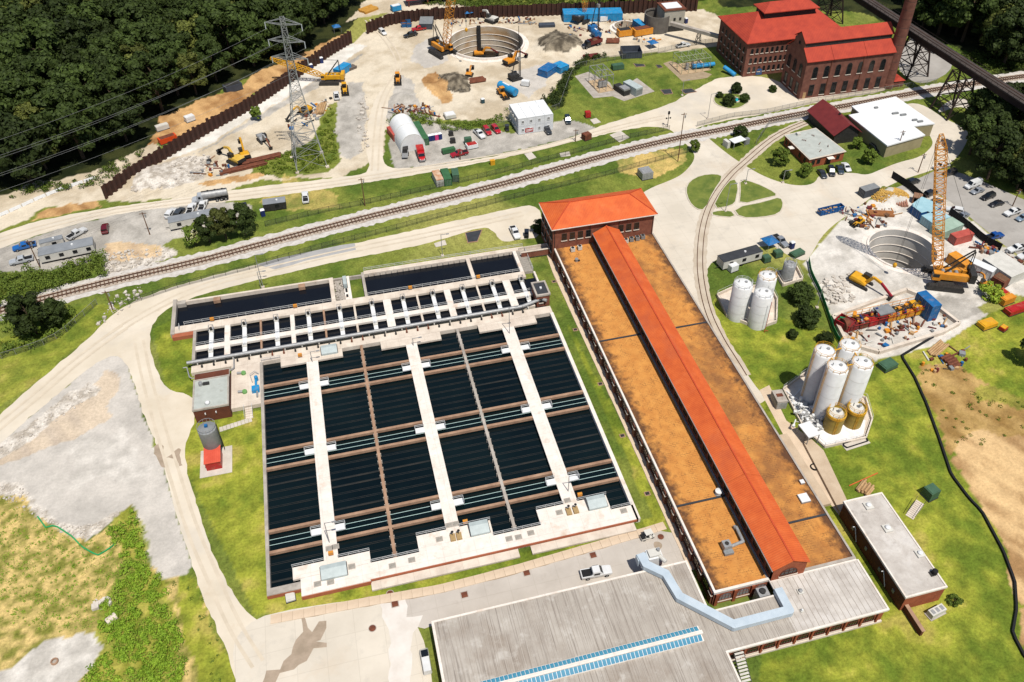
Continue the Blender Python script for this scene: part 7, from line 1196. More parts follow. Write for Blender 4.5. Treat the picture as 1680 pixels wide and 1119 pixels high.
for i in range(800):
    a = random.uniform(0, 6.28); d = random.random() ** .6; c = P(1460, 322); x, y = c.x + math.cos(a) * d * 5.6, c.y + math.sin(a) * d * 3.8; z = 2.0 * (1 - d * d) + .1; mb.box((x, y, z), (random.uniform(.3, .9), random.uniform(.15, .4), random.uniform(.1, .2)), random.uniform(0, 3))
hp = mb.build('straw_heap', M('straw', (226, 184, 100), (196, 150, 70), 1.5, .95), None, loc=P(1460, 322)); tag(hp, 'heap of golden straw beside the slate container', 'straw heap')
t = thing('concrete_box_culvert', 'square concrete pipe end with dark bore behind the containers', 'culvert', P(1503, 331), .9); mb = MB(); mb.bb(-1.4, 1.4, -1.2, -.9, 0, 2.2); mb.bb(-1.4, 1.4, .9, 1.2, 0, 2.2); mb.bb(-1.4, 1.4, -.9, .9, 0, .3); mb.bb(-1.4, 1.4, -.9, .9, 1.95, 2.2); mb.build('shell', M('brown_concrete', (160, 122, 96), (140, 104, 80), 1, .9), t); MB().bb(-.1, .1, -.9, .9, .3, 1.95).build('bore', black, t)
def barrier(px, label, m_=white, n_=1, rz=None):
    pts = resample([Vector(p) for p in PP(px)], 3.6)
    for i, (a, c) in enumerate(zip(pts[:-1], pts[1:])):
        th_ = math.atan2((c - a).y, (c - a).x); t = thing('concrete_barrier', label, 'barrier', a, th_, label); mb = MB(); mb.add([(0, -.32, 0), (3.3, -.32, 0), (3.3, .32, 0), (0, .32, 0), (0, -.12, .85), (3.3, -.12, .85), (3.3, .12, .85), (0, .12, .85)], [(0, 1, 5, 4), (1, 2, 6, 5), (2, 3, 7, 6), (3, 0, 4, 7), (4, 5, 6, 7)]); mb.build('barrier', m_, t); MB().bb(.9, 2.4, -.34, .34, 0, .12).build('feet', conc_grey, t)
barrier([(-5, 357), (30, 342), (62, 327), (92, 315), (120, 305), (148, 296), (172, 288)], 'white barrier in the line along the dirt track at left')
for px, m_, lab, s_ in (((1261, 405), blue_p, 'blue pop up tent beside the long trailer', 1.9), ((1070, 78), blue_p, 'blue pop up tent on the sand by the far fence', 1.8), ((768, 28), blue_p, 'blue pop up tent by the far sheet pile wall', 1.8), ((553, 52), blue_p, 'blue tarpaulin outside the sheet pile wall', 1.5)):
    t = thing('pop_up_tent', lab, 'tent', P(*px), .2); mb = MB(); mb.add([(-s_, -s_, 2.2), (s_, -s_, 2.2), (s_, s_, 2.2), (-s_, s_, 2.2), (0, 0, 3.1)], [(0, 1, 4), (1, 2, 4), (2, 3, 4), (3, 0, 4)]); mb.build('canopy', m_, t)
    for x in (-1, 1):
        for y in (-1, 1): MB().tube((x * s_ * .96, y * s_ * .96, 0), (x * s_ * .96, y * s_ * .96, 2.2), .05, n=5).build('leg', steel, t)
# ---------------------------------------------------------------- pylon and wires
gal = M('pylon_galvanised', (176, 178, 176), (150, 152, 150), 1, .5, metal=.2)
o = P(508, 267); PYL = thing('transmission_pylon', 'tall steel lattice pylon with three pairs of arms at upper left', 'pylon', o, .12); HT = 46.0
def half(z): return 4.6 - (4.6 - 1.15) * min(1, z / 27) - max(0, z - 27) * .03
lv = [0, 5, 8.5, 12, 15.5, 19, 22, 25, 27.5, 30, 32.5, 35, 37.5, 40, 42.5, 44.5, HT]; cn = ((-1, -1), (1, -1), (1, 1), (-1, 1))
for a, b_ in cn:
    mb = MB(); [mb.bar((a * half(z0), b_ * half(z0), z0), (a * half(z1), b_ * half(z1), z1), .17) for z0, z1 in zip(lv[:-1], lv[1:])]; mb.build('leg', gal, PYL); MB().bb(a * 4.6 - .5, a * 4.6 + .5, b_ * 4.6 - .5, b_ * 4.6 + .5, -.1, .5).build('footing', conc, PYL)
mb = MB()
for z0, z1 in zip(lv[:-1], lv[1:]):
    for k in range(4):
        a, c = cn[k], cn[(k + 1) % 4]; p0 = Vector((a[0] * half(z0), a[1] * half(z0), z0)); p1 = Vector((c[0] * half(z1), c[1] * half(z1), z1)); q0 = Vector((c[0] * half(z0), c[1] * half(z0), z0)); q1 = Vector((a[0] * half(z1), a[1] * half(z1), z1)); mb.bar(p0, p1, .085); mb.bar(q0, q1, .085); mb.bar(q1, p1, .085)
mb.build('bracing', gal, PYL); arm_d = Vector((.88, -.48, 0)); tips = []
for z in (34.0, 39.0, 44.0):
    for s in (-1, 1):
        mb = MB(); tip = arm_d * s * 5.2 + Vector((0, 0, z + .3)); w_ = half(z); pr = Vector((-arm_d.y, arm_d.x, 0))
        for k in (-1, 1): b0 = arm_d * s * w_ * .8 + pr * k * w_ * .8; mb.bar(b0 + Vector((0, 0, z)), tip, .14); mb.bar(b0 + Vector((0, 0, z + 1.6)), tip, .11); mb.bar(b0 * 1 + Vector((0, 0, z)), b0 + Vector((0, 0, z + 1.6)), .1)
        mid = arm_d * s * 3.1 + Vector((0, 0, z + .2)); mb.bar(mid + pr * .5, mid - pr * .5 + Vector((0, 0, .7)), .09); mb.build('cross_arm', gal, PYL); MB().tube(tip, tip - Vector((0, 0, 1.9)), .14, n=6).build('insulator', M('insulator', (200, 206, 206), (180, 188, 188), 1, .4), PYL); tips.append(o + Matrix.Rotation(.12, 3, 'Z') @ (tip - Vector((0, 0, 1.9))))
ends = [(-190, 268, 33), (-190, 286, 33), (-190, 300, 37), (-190, 316, 37), (-190, 330, 41), (-190, 346, 41)]; wm_ = M('aluminium_wire', (150, 150, 148), (130, 130, 128), 1, .4)
def wire(a, c, label, sag=2.0, r_=.028):
    a, c = Vector(a), Vector(c); pts = [a + (c - a) * f - Vector((0, 0, 4 * sag * f * (1 - f))) for f in np.linspace(0, 1, 15)]; mb = MB(); mb.path(pts, r_, 4); return tag(mb.build('power_line', wm_, None, loc=a), label, 'cable', 'power lines')
for i, (tp, e) in enumerate(zip(tips, ends)): wire(tp, P(-190, W(tp)[1] + .385 * (W(tp)[0] + 190), tp.z - 4), 'thin pale power line running from the pylon across the dark wood', 2.5)
# ---------------------------------------------------------------- poles
def pole(base, top_y, label, mat=wood_d, kind='utility', r_=.16):
    b_ = P(*base); t = thing({'utility': 'utility_pole', 'light': 'street_lamp', 'signal': 'signal_mast'}[kind], label, {'utility': 'pole', 'light': 'lamp', 'signal': 'signal'}[kind], b_); h = up_to(b_, top_y); MB().tube((0, 0, 0), (0, 0, h), r_, r_ * .7, n=8).build('shaft', mat, t)
    if kind == 'light': MB().bar((0, 0, h - .1), (1.5, -.2, h + .1), .1).build('arm', mat, t); MB().bb(1.3, 2.1, -.35, -.05, h, h + .16).build('lantern', steel, t); MB().bb(-.35, .35, -.35, .35, 0, .4).build('base', conc, t)
    elif kind == 'utility': MB().bar((-.9, 0, h - .5), (.9, 0, h - .5), .14).build('crossarm', mat, t); MB().tube((.5, 0, h - 1.8), (.5, 0, h - .9), .2).build('transformer_can', steel, t)
    else:
        MB().bb(-.3, .3, -.2, .2, h - 1.2, h - .2).build('signal_head', black, t); MB().bar((-.7, 0, h * .55), (.7, 0, h * .55), .12).build('flasher_arm', black, t); [MB().lathe((x, 0, h * .55 - .2), [(.22, 0), (.22, .4)], 10).build('flasher', black, t) for x in (-.7, .7)]
for q in (((246, 385), 348, 'thin pole on the gravel behind the rubble bank'), ((66, 439), 394, 'leaning brown pole beside the long left trailer'), ((185, 508), 477, 'dark thin pole at the fence by the rail ballast'), ((599, 338), 292, 'brown wooden pole at the fence above the railway'), ((1112, 265), 185, 'tall thin pole at the level crossing'), ((944, 232), 212, 'short pole beside the upper road at the brown cabinet'), ((755, 262), 244, 'short orange pole by the dark red pickup'), ((1470, 252), 214, 'dark pole in front of the white roofed building'), ((1661, 338), 310, 'leaning wooden pole at the trees by the car park'), ((1506, 283), 252, 'thin pole beside the road corner near the crane')): pole(*q)
for q in (((726, 420), 385, 'grey lamp on a square slab north of the basin', steel, 'light', .1), ((432, 472), 418, 'grey double lamp at the northwest end of the basins', steel, 'light', .1), ((430, 478), 446, 'short grey lamp beside the basin wall', steel, 'light', .1), ((1190, 347), 302, 'grey lamp standing in the small island lawn', steel, 'light', .1), ((1223, 302), 278, 'grey lamp at the top of the island lawn', steel, 'light', .1), ((1161, 195), 154, 'grey lamp at the powerhouse road edge', steel, 'light', .1), ((1119, 157), 132, 'grey lamp by the black grates on the substation lawn', steel, 'light', .1), ((836 - 0, 553), 504, 'tan lamp post on the east basin walkway, far end', steel, 'light', .1), ((932, 812), 781, 'tan lamp post on the east basin walkway, near end', steel, 'light', .1), ((542, 896), 858, 'grey lamp post on the west basin walkway, near end', steel, 'light', .1), ((514, 600), 577, 'grey lamp post on the west basin walkway, far end', steel, 'light', .1), ((679, 573), 555, 'grey lamp post on the middle basin walkway, far end', steel, 'light', .1), ((1340, 505), 470, 'thin lamp by the green mesh fence', steel, 'light', .08), ((1284, 300), 280, 'lamp at the brick office lawn', steel, 'light', .1), ((1095, 208), 182, 'black railway signal with flashers at the level crossing', black, 'signal', .12)): pole(*q)
# ---------------------------------------------------------------- substations
def substation(px, label, dims, hh, col):
    A_, B_, C_ = [P(*q) for q in px]; d = B_ - A_; th_ = math.atan2(d.y, d.x); L = d.length; Wd = (C_ - A_).dot(Vector((-math.sin(th_), math.cos(th_), 0))); t = thing('substation', label, 'substation', A_, th_); nx_, ny_ = dims
    mb = MB(); xs = np.linspace(0, L, nx_); ys = np.linspace(0, Wd, ny_)
    for x in xs:
        for y in ys: mb.bar((x, y, 0), (x, y, hh), .14)
    for x in xs: mb.bar((x, 0, hh), (x, Wd, hh), .16); mb.bar((x, 0, hh * .7), (x, Wd, hh * .7), .12)
    for y in ys: mb.bar((0, y, hh), (L, y, hh), .16)
    for i in range(len(xs) - 1): mb.bar((xs[i], 0, hh), (xs[i + 1], Wd, hh), .08)
    mb.build('steel_frame', col, t)
    for i in range(3):
        x = L * (.3 + .2 * i); MB().bb(x - .5, x + .5, Wd * .3, Wd * .3 + 1.0, .3, 2.4).build('breaker', steel, t); [MB().tube((x + k * .3, Wd * .3 + .5, 2.4), (x + k * .3, Wd * .3 + .5, 3.4), .1, n=6).build('bushing', wood_d, t) for k in (-1, 1)]
    MB().bb(-.4, L + .4, min(0, Wd) - .4, max(0, Wd) + .4, .05, .2).build('slab', M('sandy_slab', (206, 178, 142), (186, 158, 122), .4, .9), t)
grn = M('pale_green_steel', (176, 184, 150), (156, 164, 132), .6, .6)
substation(((983, 152), (1005, 148), (962, 135)), 'left open steel substation frame on the lawn', (3, 3), 6.0, steel); substation(((1118, 122), (1164, 115), (1100, 108)), 'right pale green substation frame by the powerhouse', (5, 3), 5.0, grn)
sheet('concrete_slab', [(943, 125), (965, 118), (1000, 135), (1010, 150), (1045, 128), (1074, 150), (1024, 166), (1005, 158), (974, 161)], .03, conc_grey, 0); sheet('concrete_slab', [(1088, 104), (1100, 100), (1168, 122), (1160, 128), (1120, 134)], .03, M('tan_gravel', (180, 160, 132), (160, 140, 112), .5, .9), 0)
t, L, Wd = boxthing('switchgear', 'pale blue switchgear cabinet in the substation pad', 'cabinet', (1044, 146), (1055, 142), (1036, 129), 3.0, hatch_m); MB().bb(.1, L - .1, -.05, 0, .3, 2.4).build('door', grey_p, t); t, L, Wd = boxthing('switchgear', 'low grey transformer next to the pale blue switchgear', 'transformer', (1024, 150), (1034, 147), (1018, 135), 2.0, steel_d); MB().bb(0, L, 0, Wd * .5, 2.0, 2.6).build('radiator', steel, t)
t = thing('blue_penstock', 'sky blue pipe from the substation to the powerhouse wall', 'pipe', P(1135, 118)); mb = MB(); mb.tube(P(1136, 109, 1.4), P(1172, 105, 1.4), .8, n=12); mb.build('pipe', blue_s, t, world=True); MB().tube(P(1188, 110, 2.0), P(1206, 123, .7), .8, n=12).build('pipe', blue_s, t, world=True)
for q, lab in ((((1084, 148), (1100, 147), (1103, 154), (1090, 155)), 'left black grate in the substation lawn'), (((1118, 148), (1134, 146), (1142, 151), (1124, 154)), 'right black grate beside the lamp'), (((1040, 105), (1056, 106), (1058, 109), (1044, 110)), 'far black grate in the substation lawn'), (((1076, 107), (1083, 107), (1087, 111), (1080, 112)), 'small far black grate in the substation lawn'), (((764, 383), (790, 378), (783, 396), (768, 398)), 'dark grate on the lawn north of the basin')):
    pts = [(p.x, p.y) for p in PP(q)]; c = (sum(p[0] for p in pts) / 4, sum(p[1] for p in pts) / 4); t = thing('lawn_grate', lab, 'grate', (c[0], c[1], 0)); MB().prism([(c[0] + (a - c[0]) * 1.12, c[1] + (b_ - c[1]) * 1.12) for a, b_ in pts], 0, .16).build('kerb', conc_tan, t, world=True); MB().prism(pts, .161, .2).build('grating', asph_roof, t, world=True)
# fountain, drain covers, small site things
t = thing('fountain', 'little round fountain with turquoise water in the garden circle', 'fountain', P(1205, 165)); MB().lathe((0, 0, 0), [(1.9, 0), (1.9, .5), (1.6, .5), (1.6, .3)], 20, False).build('basin', conc, t); MB().lathe((0, 0, .3), [(1.6, 0), (1.6, .05)], 20).build('water', M('turquoise_water', (60, 200, 210), (50, 180, 195), 1, .1), t); MB().lathe((0, 0, .3), [(.3, 0), (.2, .8), (.5, .9), (.4, 1.0)], 12).build('spout', conc, t)
for px, lab in (((648, 991), 'rusty square drain cover on the white dusted paving'), ((762, 976), 'rusty square drain cover in the middle of the apron'), ((864, 940), 'rusty square drain cover nearer the basin steps'), ((973, 911), 'rusty square drain cover behind the white pickup'), ((640, 974), 'round rusty manhole cover by the walk'), ((1084, 881), 'round manhole cover by the utility cart'), ((611, 1031), 'small dark manhole cover on the pale yard')):
    t = thing('drain_cover', lab, 'drain cover', P(*px) + Vector((0, 0, .05)), .02); (MB().bb(-.55, .55, -.55, .55, 0, .03) if 'square' in lab else MB().lathe((0, 0, 0), [(.6, 0), (.6, .03)], 16)).build('plate', rust, t); (MB().bb(-.7, .7, -.7, .7, -.02, .012) if 'square' in lab else MB().lathe((0, 0, 0), [(.72, -.02), (.72, .012)], 16)).build('frame', conc_grey, t)
for px, lab in (((985, 630), 'first'), ((1021, 715), 'second'), ((1062, 810), 'third'), ((944, 541), 'fourth'), ((909, 462), 'fifth'), ((943, 703), 'sixth')):
    t = thing('catch_basin', lab + ' small dark catch basin in the lawn strip beside the filter building', 'drain', P(*px), 0, 'catch basins in the lawn strip'); MB().bb(-.6, .6, -.5, .5, 0, .08).build('frame', conc_tan, t); MB().bb(-.4, .4, -.35, .35, .081, .1).build('grate', steel_d, t)
t = thing('yellow_bench', 'yellow box on the verge below the white cabins', 'box', P(808, 270), .1); MB().bb(-.7, .7, -.5, .5, 0, 1.5).build('box', yellow, t); MB().bb(-.75, .75, -.55, .55, 1.5, 1.6).build('lid', yellow, t)
t = thing('yellow_handrail', 'yellow pallet rack leaning on the concrete roof edge', 'rack', (13.0, 77.4, 0)); mb = MB(); [mb.bar((-2.2 + i * .4, 0, .2), (-2.2 + i * .4, 0, 1.2), .1) for i in range(12)]; mb.bar((-2.4, 0, 1.2), (2.4, 0, 1.2), .12); mb.bb(-2.4, 2.4, -.6, .5, .5, .8); mb.build('frame', yellow, t); MB().bb(-2.4, 2.4, -.5, .4, .1, .2).build('base', conc, t)
t = thing('van_trailer', 'narrow white van parked in the grass strip by the concrete roof', 'van', (1.0, 71.5, 0), math.pi / 2); MB().hull([(-2.2, .4, 1.6, .7, .6), (1.4, .4, 1.7, .75, .62), (2.1, .4, 1.0, .7, .6)]).build('body', car_paint(WH), t); MB().bb(.3, 1.5, -.6, .6, 1.5, 1.72).build('windscreen', glass, t); wheels(t, (-1.4, 1.3), .66, .32, .2)
st = thing('steps', 'wooden steps down the west side of the concrete roofed building', 'steps', (1.2, 62.5, 0))
for i in range(12): MB().bb(-1.1, 1.1, -i * .55, -i * .55 + .5, 0, .1 + .05 * (11 - i)).build('tread', conc_tan, st)
for s in (-1.2, 1.2): MB().bar((s, .5, 1.6), (s, -6.5, 1.0), .07).build('handrail', wood_d, st)
es = thing('steps', 'metal stair with handrails up the bank near the green transformer', 'steps', P(1500, 838), .55)
for i in range(10): MB().bb(-2.2 + i * .45, -1.78 + i * .45, -.8, .8, 0, .1 + .06 * i).build('tread', conc, es)
for s in (-.85, .85): MB().bar((-2.2, s, 1.0), (2.3, s, 1.7), .07).build('handrail', steel_d, es)
fs = thing('fire_escape', 'rusty metal stair at the south wall of the concrete roofed wing', 'steps', (51.8, 56.6, 0))
for i in range(9): MB().bb(-.8, .8, 1.8 - i * .45, 2.15 - i * .45, 2.6 - i * .3, 2.68 - i * .3).build('tread', white_d, fs)
for s in (-.85, .85): MB().bar((s, 2.1, 2.6), (s, -2.0, -.02), .12).build('stringer', steel_d, fs)
mb = MB(); [mb.bar(a, c, .16) for a, c in zip(PP([(1393, 797), (1420, 785), (1440, 776)], .1)[:-1], PP([(1393, 797), (1420, 785), (1440, 776)], .1)[1:])]; tag(mb.build('orange_barrier_net', M('orange_net', (232, 110, 60), (214, 96, 50), 1, .8), None, loc=P(1393, 797)), 'strip of orange netting on the grass right of the tan walkway', 'netting')
lg = thing('log_pile', 'pile of cut logs behind the annex', 'logs', P(1420, 803), .5)
for i in range(9): MB().tube((-1.6 + random.uniform(-.5, .5), -1.2 + i * .3, .25 + (i % 2) * .3), (1.4 + random.uniform(-.5, .5), -1.0 + i * .3, .25 + (i % 2) * .3), .24, n=8).build('log', wood, lg)
for (px, lab) in (((1195, 236), 'white roofed open shelter beside the level crossing'),):
    t = thing('bus_shelter', lab, 'shelter', P(1208, 240), .25); MB().bb(-2.4, 2.4, -1.4, 1.4, 2.3, 2.5).build('roof', roof_w, t); MB().bb(-2.3, 2.3, 1.2, 1.35, 0, 2.3).build('back_wall', steel_d, t); [MB().bb(x - .08, x + .08, -1.3, -1.15, 0, 2.3).build('post', steel, t) for x in (-2.2, 2.2)]; MB().bb(-3.6, -2.5, .2, 2.6, 0, 2.2).build('side_hut', white_d, t)
t = thing('silver_cabinet', 'grey cabinet next to the white roofed shelter', 'cabinet', P(1224, 236), .2); MB().bb(-.8, .8, -.6, .6, 0, 2.0).build('case', steel, t); MB().bb(-.7, .7, -.66, -.6, .2, 1.8).build('door', grey_p, t)
for px, lab in (((1098, 292 - 20), 'x'),): pass
t = thing('overturned_culvert', 'light concrete culvert mouth in the weedy ditch', 'culvert', P(184, 1018), .6); MB().tube((-.9, 0, .5), (.9, 0, .5), .7, n=14).build('pipe', conc, t); MB().tube((-.95, 0, .5), (-.89, 0, .5), .55, n=14).build('bore', black, t)
t = thing('manhole_ring', 'round concrete manhole ring on the white gravel patch', 'manhole', P(90, 1086)); MB().lathe((0, 0, 0), [(.62, 0), (.62, .35), (.4, .35), (.4, .1)], 16, False).build('ring', conc_tan, t); MB().lathe((0, 0, .05), [(.4, 0), (.4, .02)], 16).build('lid', conc_grey, t)
for px, lab, sx in (((60, 15), 'x', 1),): pass
# upper edge: sheds and skips beyond the wall
t = thing('red_roof_shed', 'faded red roofed open shed beyond the sheet pile wall', 'shed', P(700, 4), .05); MB().bb(-9, 9, -3, 3, 2.6, 2.9).build('roof', M('faded_red_roof', (168, 76, 74), (148, 64, 64), .4, .8), t); [MB().bb(x - .2, x + .2, y - .2, y + .2, 0, 2.6).build('post', rust, t) for x in (-8, 0, 8) for y in (-2.6, 2.6)]
for px, lab, m_ in (((650, 17), 'blue and white pump barge unit behind the sheet pile wall', blue_s),): unit(px, (4, 2.4, 2.2), m_, lab, 'pump_unit', 'pump', .3, white)
unit((267, 212), (4.0, 1.8, 1.6), white_d, 'white tank trailer behind the sheet pile wall', 'tank_unit', 'tank', .4); unit((312, 198), (3, 2, 1.8), white, 'white equipment box on the orange dirt beyond the wall', 'equipment_box', 'box', .5); unit((276, 232), (5.5, 2.2, 1.8), M('vivid_orange', (240, 90, 40), (224, 76, 32), 1, .5), 'vivid orange machine behind the sheet pile wall', 'orange_plant', 'machine', .45, rust); unit((383, 148), (6, 3, 2.4), cont_gry, 'dark skip on the orange dirt beyond the wall', 'skip', 'skip', .45, steel_d)
# ---------------------------------------------------------------- trees and shrubs
def leafmat(name, c1, c2):
    m = M(name, c1, c2, .9, .7, 0, spec=.15, lo=.3, hi=.7); n = m.node_tree.nodes; l = m.node_tree.links; bs = n['Principled BSDF']; oi = n.new('ShaderNodeObjectInfo'); hv = n.new('ShaderNodeHueSaturation'); mr = n.new('ShaderNodeMapRange'); mr.inputs[3].default_value = .6; mr.inputs[4].default_value = 1.4; l.new(oi.outputs['Random'], mr.inputs[0]); l.new(mr.outputs[0], hv.inputs['Value']); src = bs.inputs['Base Color'].links[0].from_socket; l.new(src, hv.inputs['Color']); l.new(hv.outputs[0], bs.inputs['Base Color']); return m
lf_dark = leafmat('dark_foliage', (74, 90, 38), (36, 47, 19)); lf_mid = leafmat('mid_foliage', (112, 128, 46), (70, 90, 32)); lf_bright = leafmat('bright_foliage', (150, 166, 54), (108, 132, 40)); lf_olive = leafmat('olive_foliage', (112, 118, 54), (60, 66, 28)); lf_vivid = M('vivid_scrub', (164, 192, 60), (112, 148, 40), .9, .7, 0, spec=.15, lo=.3, hi=.7); bark = M('bark', (96, 80, 62), (74, 60, 46), 1.5, .95)
def leaves(V, F, c, rad, n, size, rg):
    """leaf faces over the outside and inside of one clump"""
    d = rg.normal(size=(n, 3)); d /= np.linalg.norm(d, axis=1)[:, None]; d[:, 2] = np.where(d[:, 2] < -.45, -d[:, 2], d[:, 2]); rr_ = rg.random(n) ** .33; p = np.array(c) + d * rr_[:, None] * np.array(rad)
    nn = d + rg.normal(size=(n, 3)) * .45; nn /= np.linalg.norm(nn, axis=1)[:, None]; a = np.cross(nn, rg.normal(size=(n, 3))); a /= np.linalg.norm(a, axis=1)[:, None]; b_ = np.cross(nn, a); s = size * (.6 + .8 * rg.random(n))[:, None]
    q = np.stack([p - a * s, p + b_ * s * .7, p + a * s, p - b_ * s * .7], 1).reshape(-1, 3); o = sum(len(v) for v in V); V.append(q); F.append(np.arange(4 * n).reshape(n, 4) + o)
def leafmesh(name, V, F, mat):
    v = np.concatenate(V).astype(np.float32); f = np.concatenate(F).astype(np.int32); me = bpy.data.meshes.new(name); me.vertices.add(len(v)); me.vertices.foreach_set('co', v.ravel()); me.loops.add(f.size); me.loops.foreach_set('vertex_index', f.ravel()); me.polygons.add(len(f)); me.polygons.foreach_set('loop_start', np.arange(0, f.size, 4, dtype=np.int32)); me.polygons.foreach_set('loop_total', np.full(len(f), 4, np.int32)); me.update(calc_edges=True); me.materials.append(mat); return me
def make_tree(h, r_, mat, seed, clumps=34, per=150, size=.42, trunk_h=.35):
    rg = np.random.default_rng(seed); V, F = [], []; tk = MB(); th_ = h * trunk_h; lean = rg.normal(size=2) * .25; top = (lean[0], lean[1], h * .7); tk.tube((0, 0, -.2), (lean[0] * .5, lean[1] * .5, th_), r_ * .075, r_ * .055, n=8); tk.tube((lean[0] * .5, lean[1] * .5, th_), top, r_ * .055, r_ * .02, n=6)
    for i in range(clumps):
        a = rg.random() * 6.283; f = (i + .5) / clumps; z = th_ * .9 + (h - th_ * .9) * f; env = math.sqrt(max(.05, 1 - ((f - .42) / .62) ** 2)); d = r_ * env * (.35 + .62 * math.sqrt(rg.random())); c = (lean[0] + math.cos(a) * d, lean[1] + math.sin(a) * d, z - r_ * .12); cr = r_ * (.24 + .2 * rg.random()); leaves(V, F, c, (cr, cr, cr * .78), per, size, rg)
        if i % 3 == 0: tk.tube((lean[0] * .6, lean[1] * .6, max(th_ * .8, z * .75)), c, r_ * .028, r_ * .008, n=5)
    return tk.mesh('trunk', bark), leafmesh('crown', V, F, mat)
TREES = {'dark': [make_tree(h, r_, (lf_dark, lf_dark, lf_olive, lf_dark, lf_dark)[i], 40 + i, 36 + i * 3, 190, .5) for i, (h, r_) in enumerate(((15, 5.6), (17, 6.4), (14, 5.0), (16, 6.0), (18, 7.0)))], 'mid': [make_tree(h, r_, lf_mid, 60 + i, 30, 130, .3) for i, (h, r_) in enumerate(((7, 3.2), (6, 2.8)))], 'round': [make_tree(5.0, 2.9, lf_dark, 70, 60, 150, .2, .12), make_tree(4.6, 2.6, lf_dark, 71, 55, 150, .2, .12)], 'bush': [make_tree(3.0, 2.6, lf_bright, 75, 22, 120, .2, .08), make_tree(2.4, 2.0, lf_mid, 76, 20, 110, .2, .08)]}
def tree(kind, k, loc, label, sc=1.0, group=None, name='tree', cat='tree', rz=None):
    t = thing(name, label, cat, loc, random.uniform(0, 6.28) if rz is None else rz, group); t.scale = (sc, sc, sc * random.uniform(.92, 1.1)); a, c = TREES[kind][k]; inst('trunk', a, t); inst('crown', c, t); return t
def pin(px, poly):
    ins = False; n = len(poly)
    for i in range(n):
        x0, y0 = poly[i]; x1, y1 = poly[(i + 1) % n]
        if (y0 > px[1]) != (y1 > px[1]) and px[0] < (x1 - x0) * (px[1] - y0) / (y1 - y0) + x0: ins = not ins
    return ins
def forest(poly, spacing, label, group, zlim=9999, smin=1.0, smax=1.35, kinds=('dark',)):
    n_ = 0; y = 150
    while y < 470:
        x = -190 + random.uniform(0, spacing)
        while x < 340:
            p = (x + random.uniform(-.32, .32) * spacing, y + random.uniform(-.32, .32) * spacing, 0); q = W(p); s = random.uniform(smin, smax)
            tq = W((p[0], p[1], 10 * s))
            if pin(q, poly) and -45 < q[0] < 1730 and tq[1] > -60 and n_ < 290: tree('dark', random.randrange(5), p, label, s, group, 'woodland_tree'); n_ += 1
            x += spacing
        y += spacing * .92
    return n_
N1 = forest([(-300, 60 - 260), (690, -260), (585, 10), (560, 30), (535, 72), (500, 85), (455, 108), (405, 122), (355, 140), (300, 168), (262, 190), (248, 222), (200, 262), (120, 288), (60, 300), (-10, 315), (-300, 400)], 10.4, 'dark green tree in the dense wood at upper left', 'trees of the upper left wood')
N2 = forest([(1330, -120), (1460, -8), (1500, 40), (1545, 60), (1600, 95), (1640, 112), (1760, 104), (1900, -120)], 10.4, 'dark green tree in the wood behind the trestle', 'trees behind the trestle')
N3 = forest([(1592, 205), (1615, 195), (1640, 185), (1800, 150), (1800, 345), (1700, 335), (1660, 312), (1615, 292), (1588, 262)], 7.6, 'dark leafy tree overhanging the car park at the right edge', 'trees by the car park', smin=.7, smax=.95)
N4 = forest([(1000, -140), (1180, -140), (1180, 8), (1100, 2), (1000, 4)], 10.4, 'dark green tree beyond the far sheet pile wall', 'trees beyond the far wall', smin=.6, smax=.8)
print('forest', N1, N2, N3, N4)
for kind, k, px, sc, lab in (('round', 0, (1311, 492), 1.0, 'round dark green tree on the lawn right of the white tanks'), ('round', 1, (1322, 530), 1.05, 'round dark green tree nearer the shaft yard fence'), ('round', 1, (1299, 553), .45, 'small dark shrub on the lawn below the round trees'), ('round', 0, (1352, 562), .6, 'dark shrub at the fence corner near the silos'), ('bush', 0, (1626, 487), 1.15, 'bright green bush at the corner of the right shaft yard'), ('mid', 0, (1280, 270), .8, 'leafy tree on the lawn in front of the brick office'), ('mid', 1, (1318, 288), .7, 'leafy small tree at the brick office corner'), ('round', 1, (1288, 292), .5, 'small bush at the end of the office lawn'), ('mid', 1, (1424, 268), .75, 'small tree on the lawn right of the parked cars'), ('mid', 1, (1405, 245), .6, 'slim young tree beside the office path'), ('round', 1, (1207, 152), .7, 'dark tree behind the fountain'), ('round', 0, (1195, 172), .7, 'dark tree in front of the fountain'), ('round', 1, (1221, 167), .6, 'dark tree right of the fountain'), ('round', 1, (1180, 160), .45, 'little dark shrub left of the fountain'), ('round', 0, (1215, 225), .75, 'dark shrub behind the white roofed shelter'), ('round', 1, (1267, 150), .5, 'dark shrub on the powerhouse lawn'), ('dark', 1, (60, 548), .66, 'broad dark tree below the railway at the left edge'), ('dark', 3, (92, 535), .5, 'smaller dark tree beside the railway at the left edge'), ('dark', 2, (372, 392), .62, 'broad dark tree behind the site trailer'), ('dark', 0, (345, 398), .5, 'leafy tree at the left of the broad dark tree'), ('dark', 4, (402, 385), .5, 'leafy tree at the right of the broad dark tree'), ('mid', 0, (322, 402), .9, 'bush with yellow white blossom beside the railway bank'), ('mid', 1, (424, 196), .7, 'pale scrub bush on the gravel near the sheet pile wall'), ('dark', 1, (1690, 600), .5, 'dark tree at the right edge above the bare soil'), ('round', 0, (885, 380), .7, 'rounded shrub at the west wall of the pump house'), ('mid', 1, (1137, 248), .6, 'scrubby bush by the level crossing verge'), ('bush', 1, (1565, 990), .6, 'dry scrub bush beside the annex')):
    tree(kind, k, P(*px), lab, sc, None, 'bush' if 'bush' in lab or 'shrub' in lab else 'tree', 'bush' if 'bush' in lab or 'shrub' in lab else 'tree')
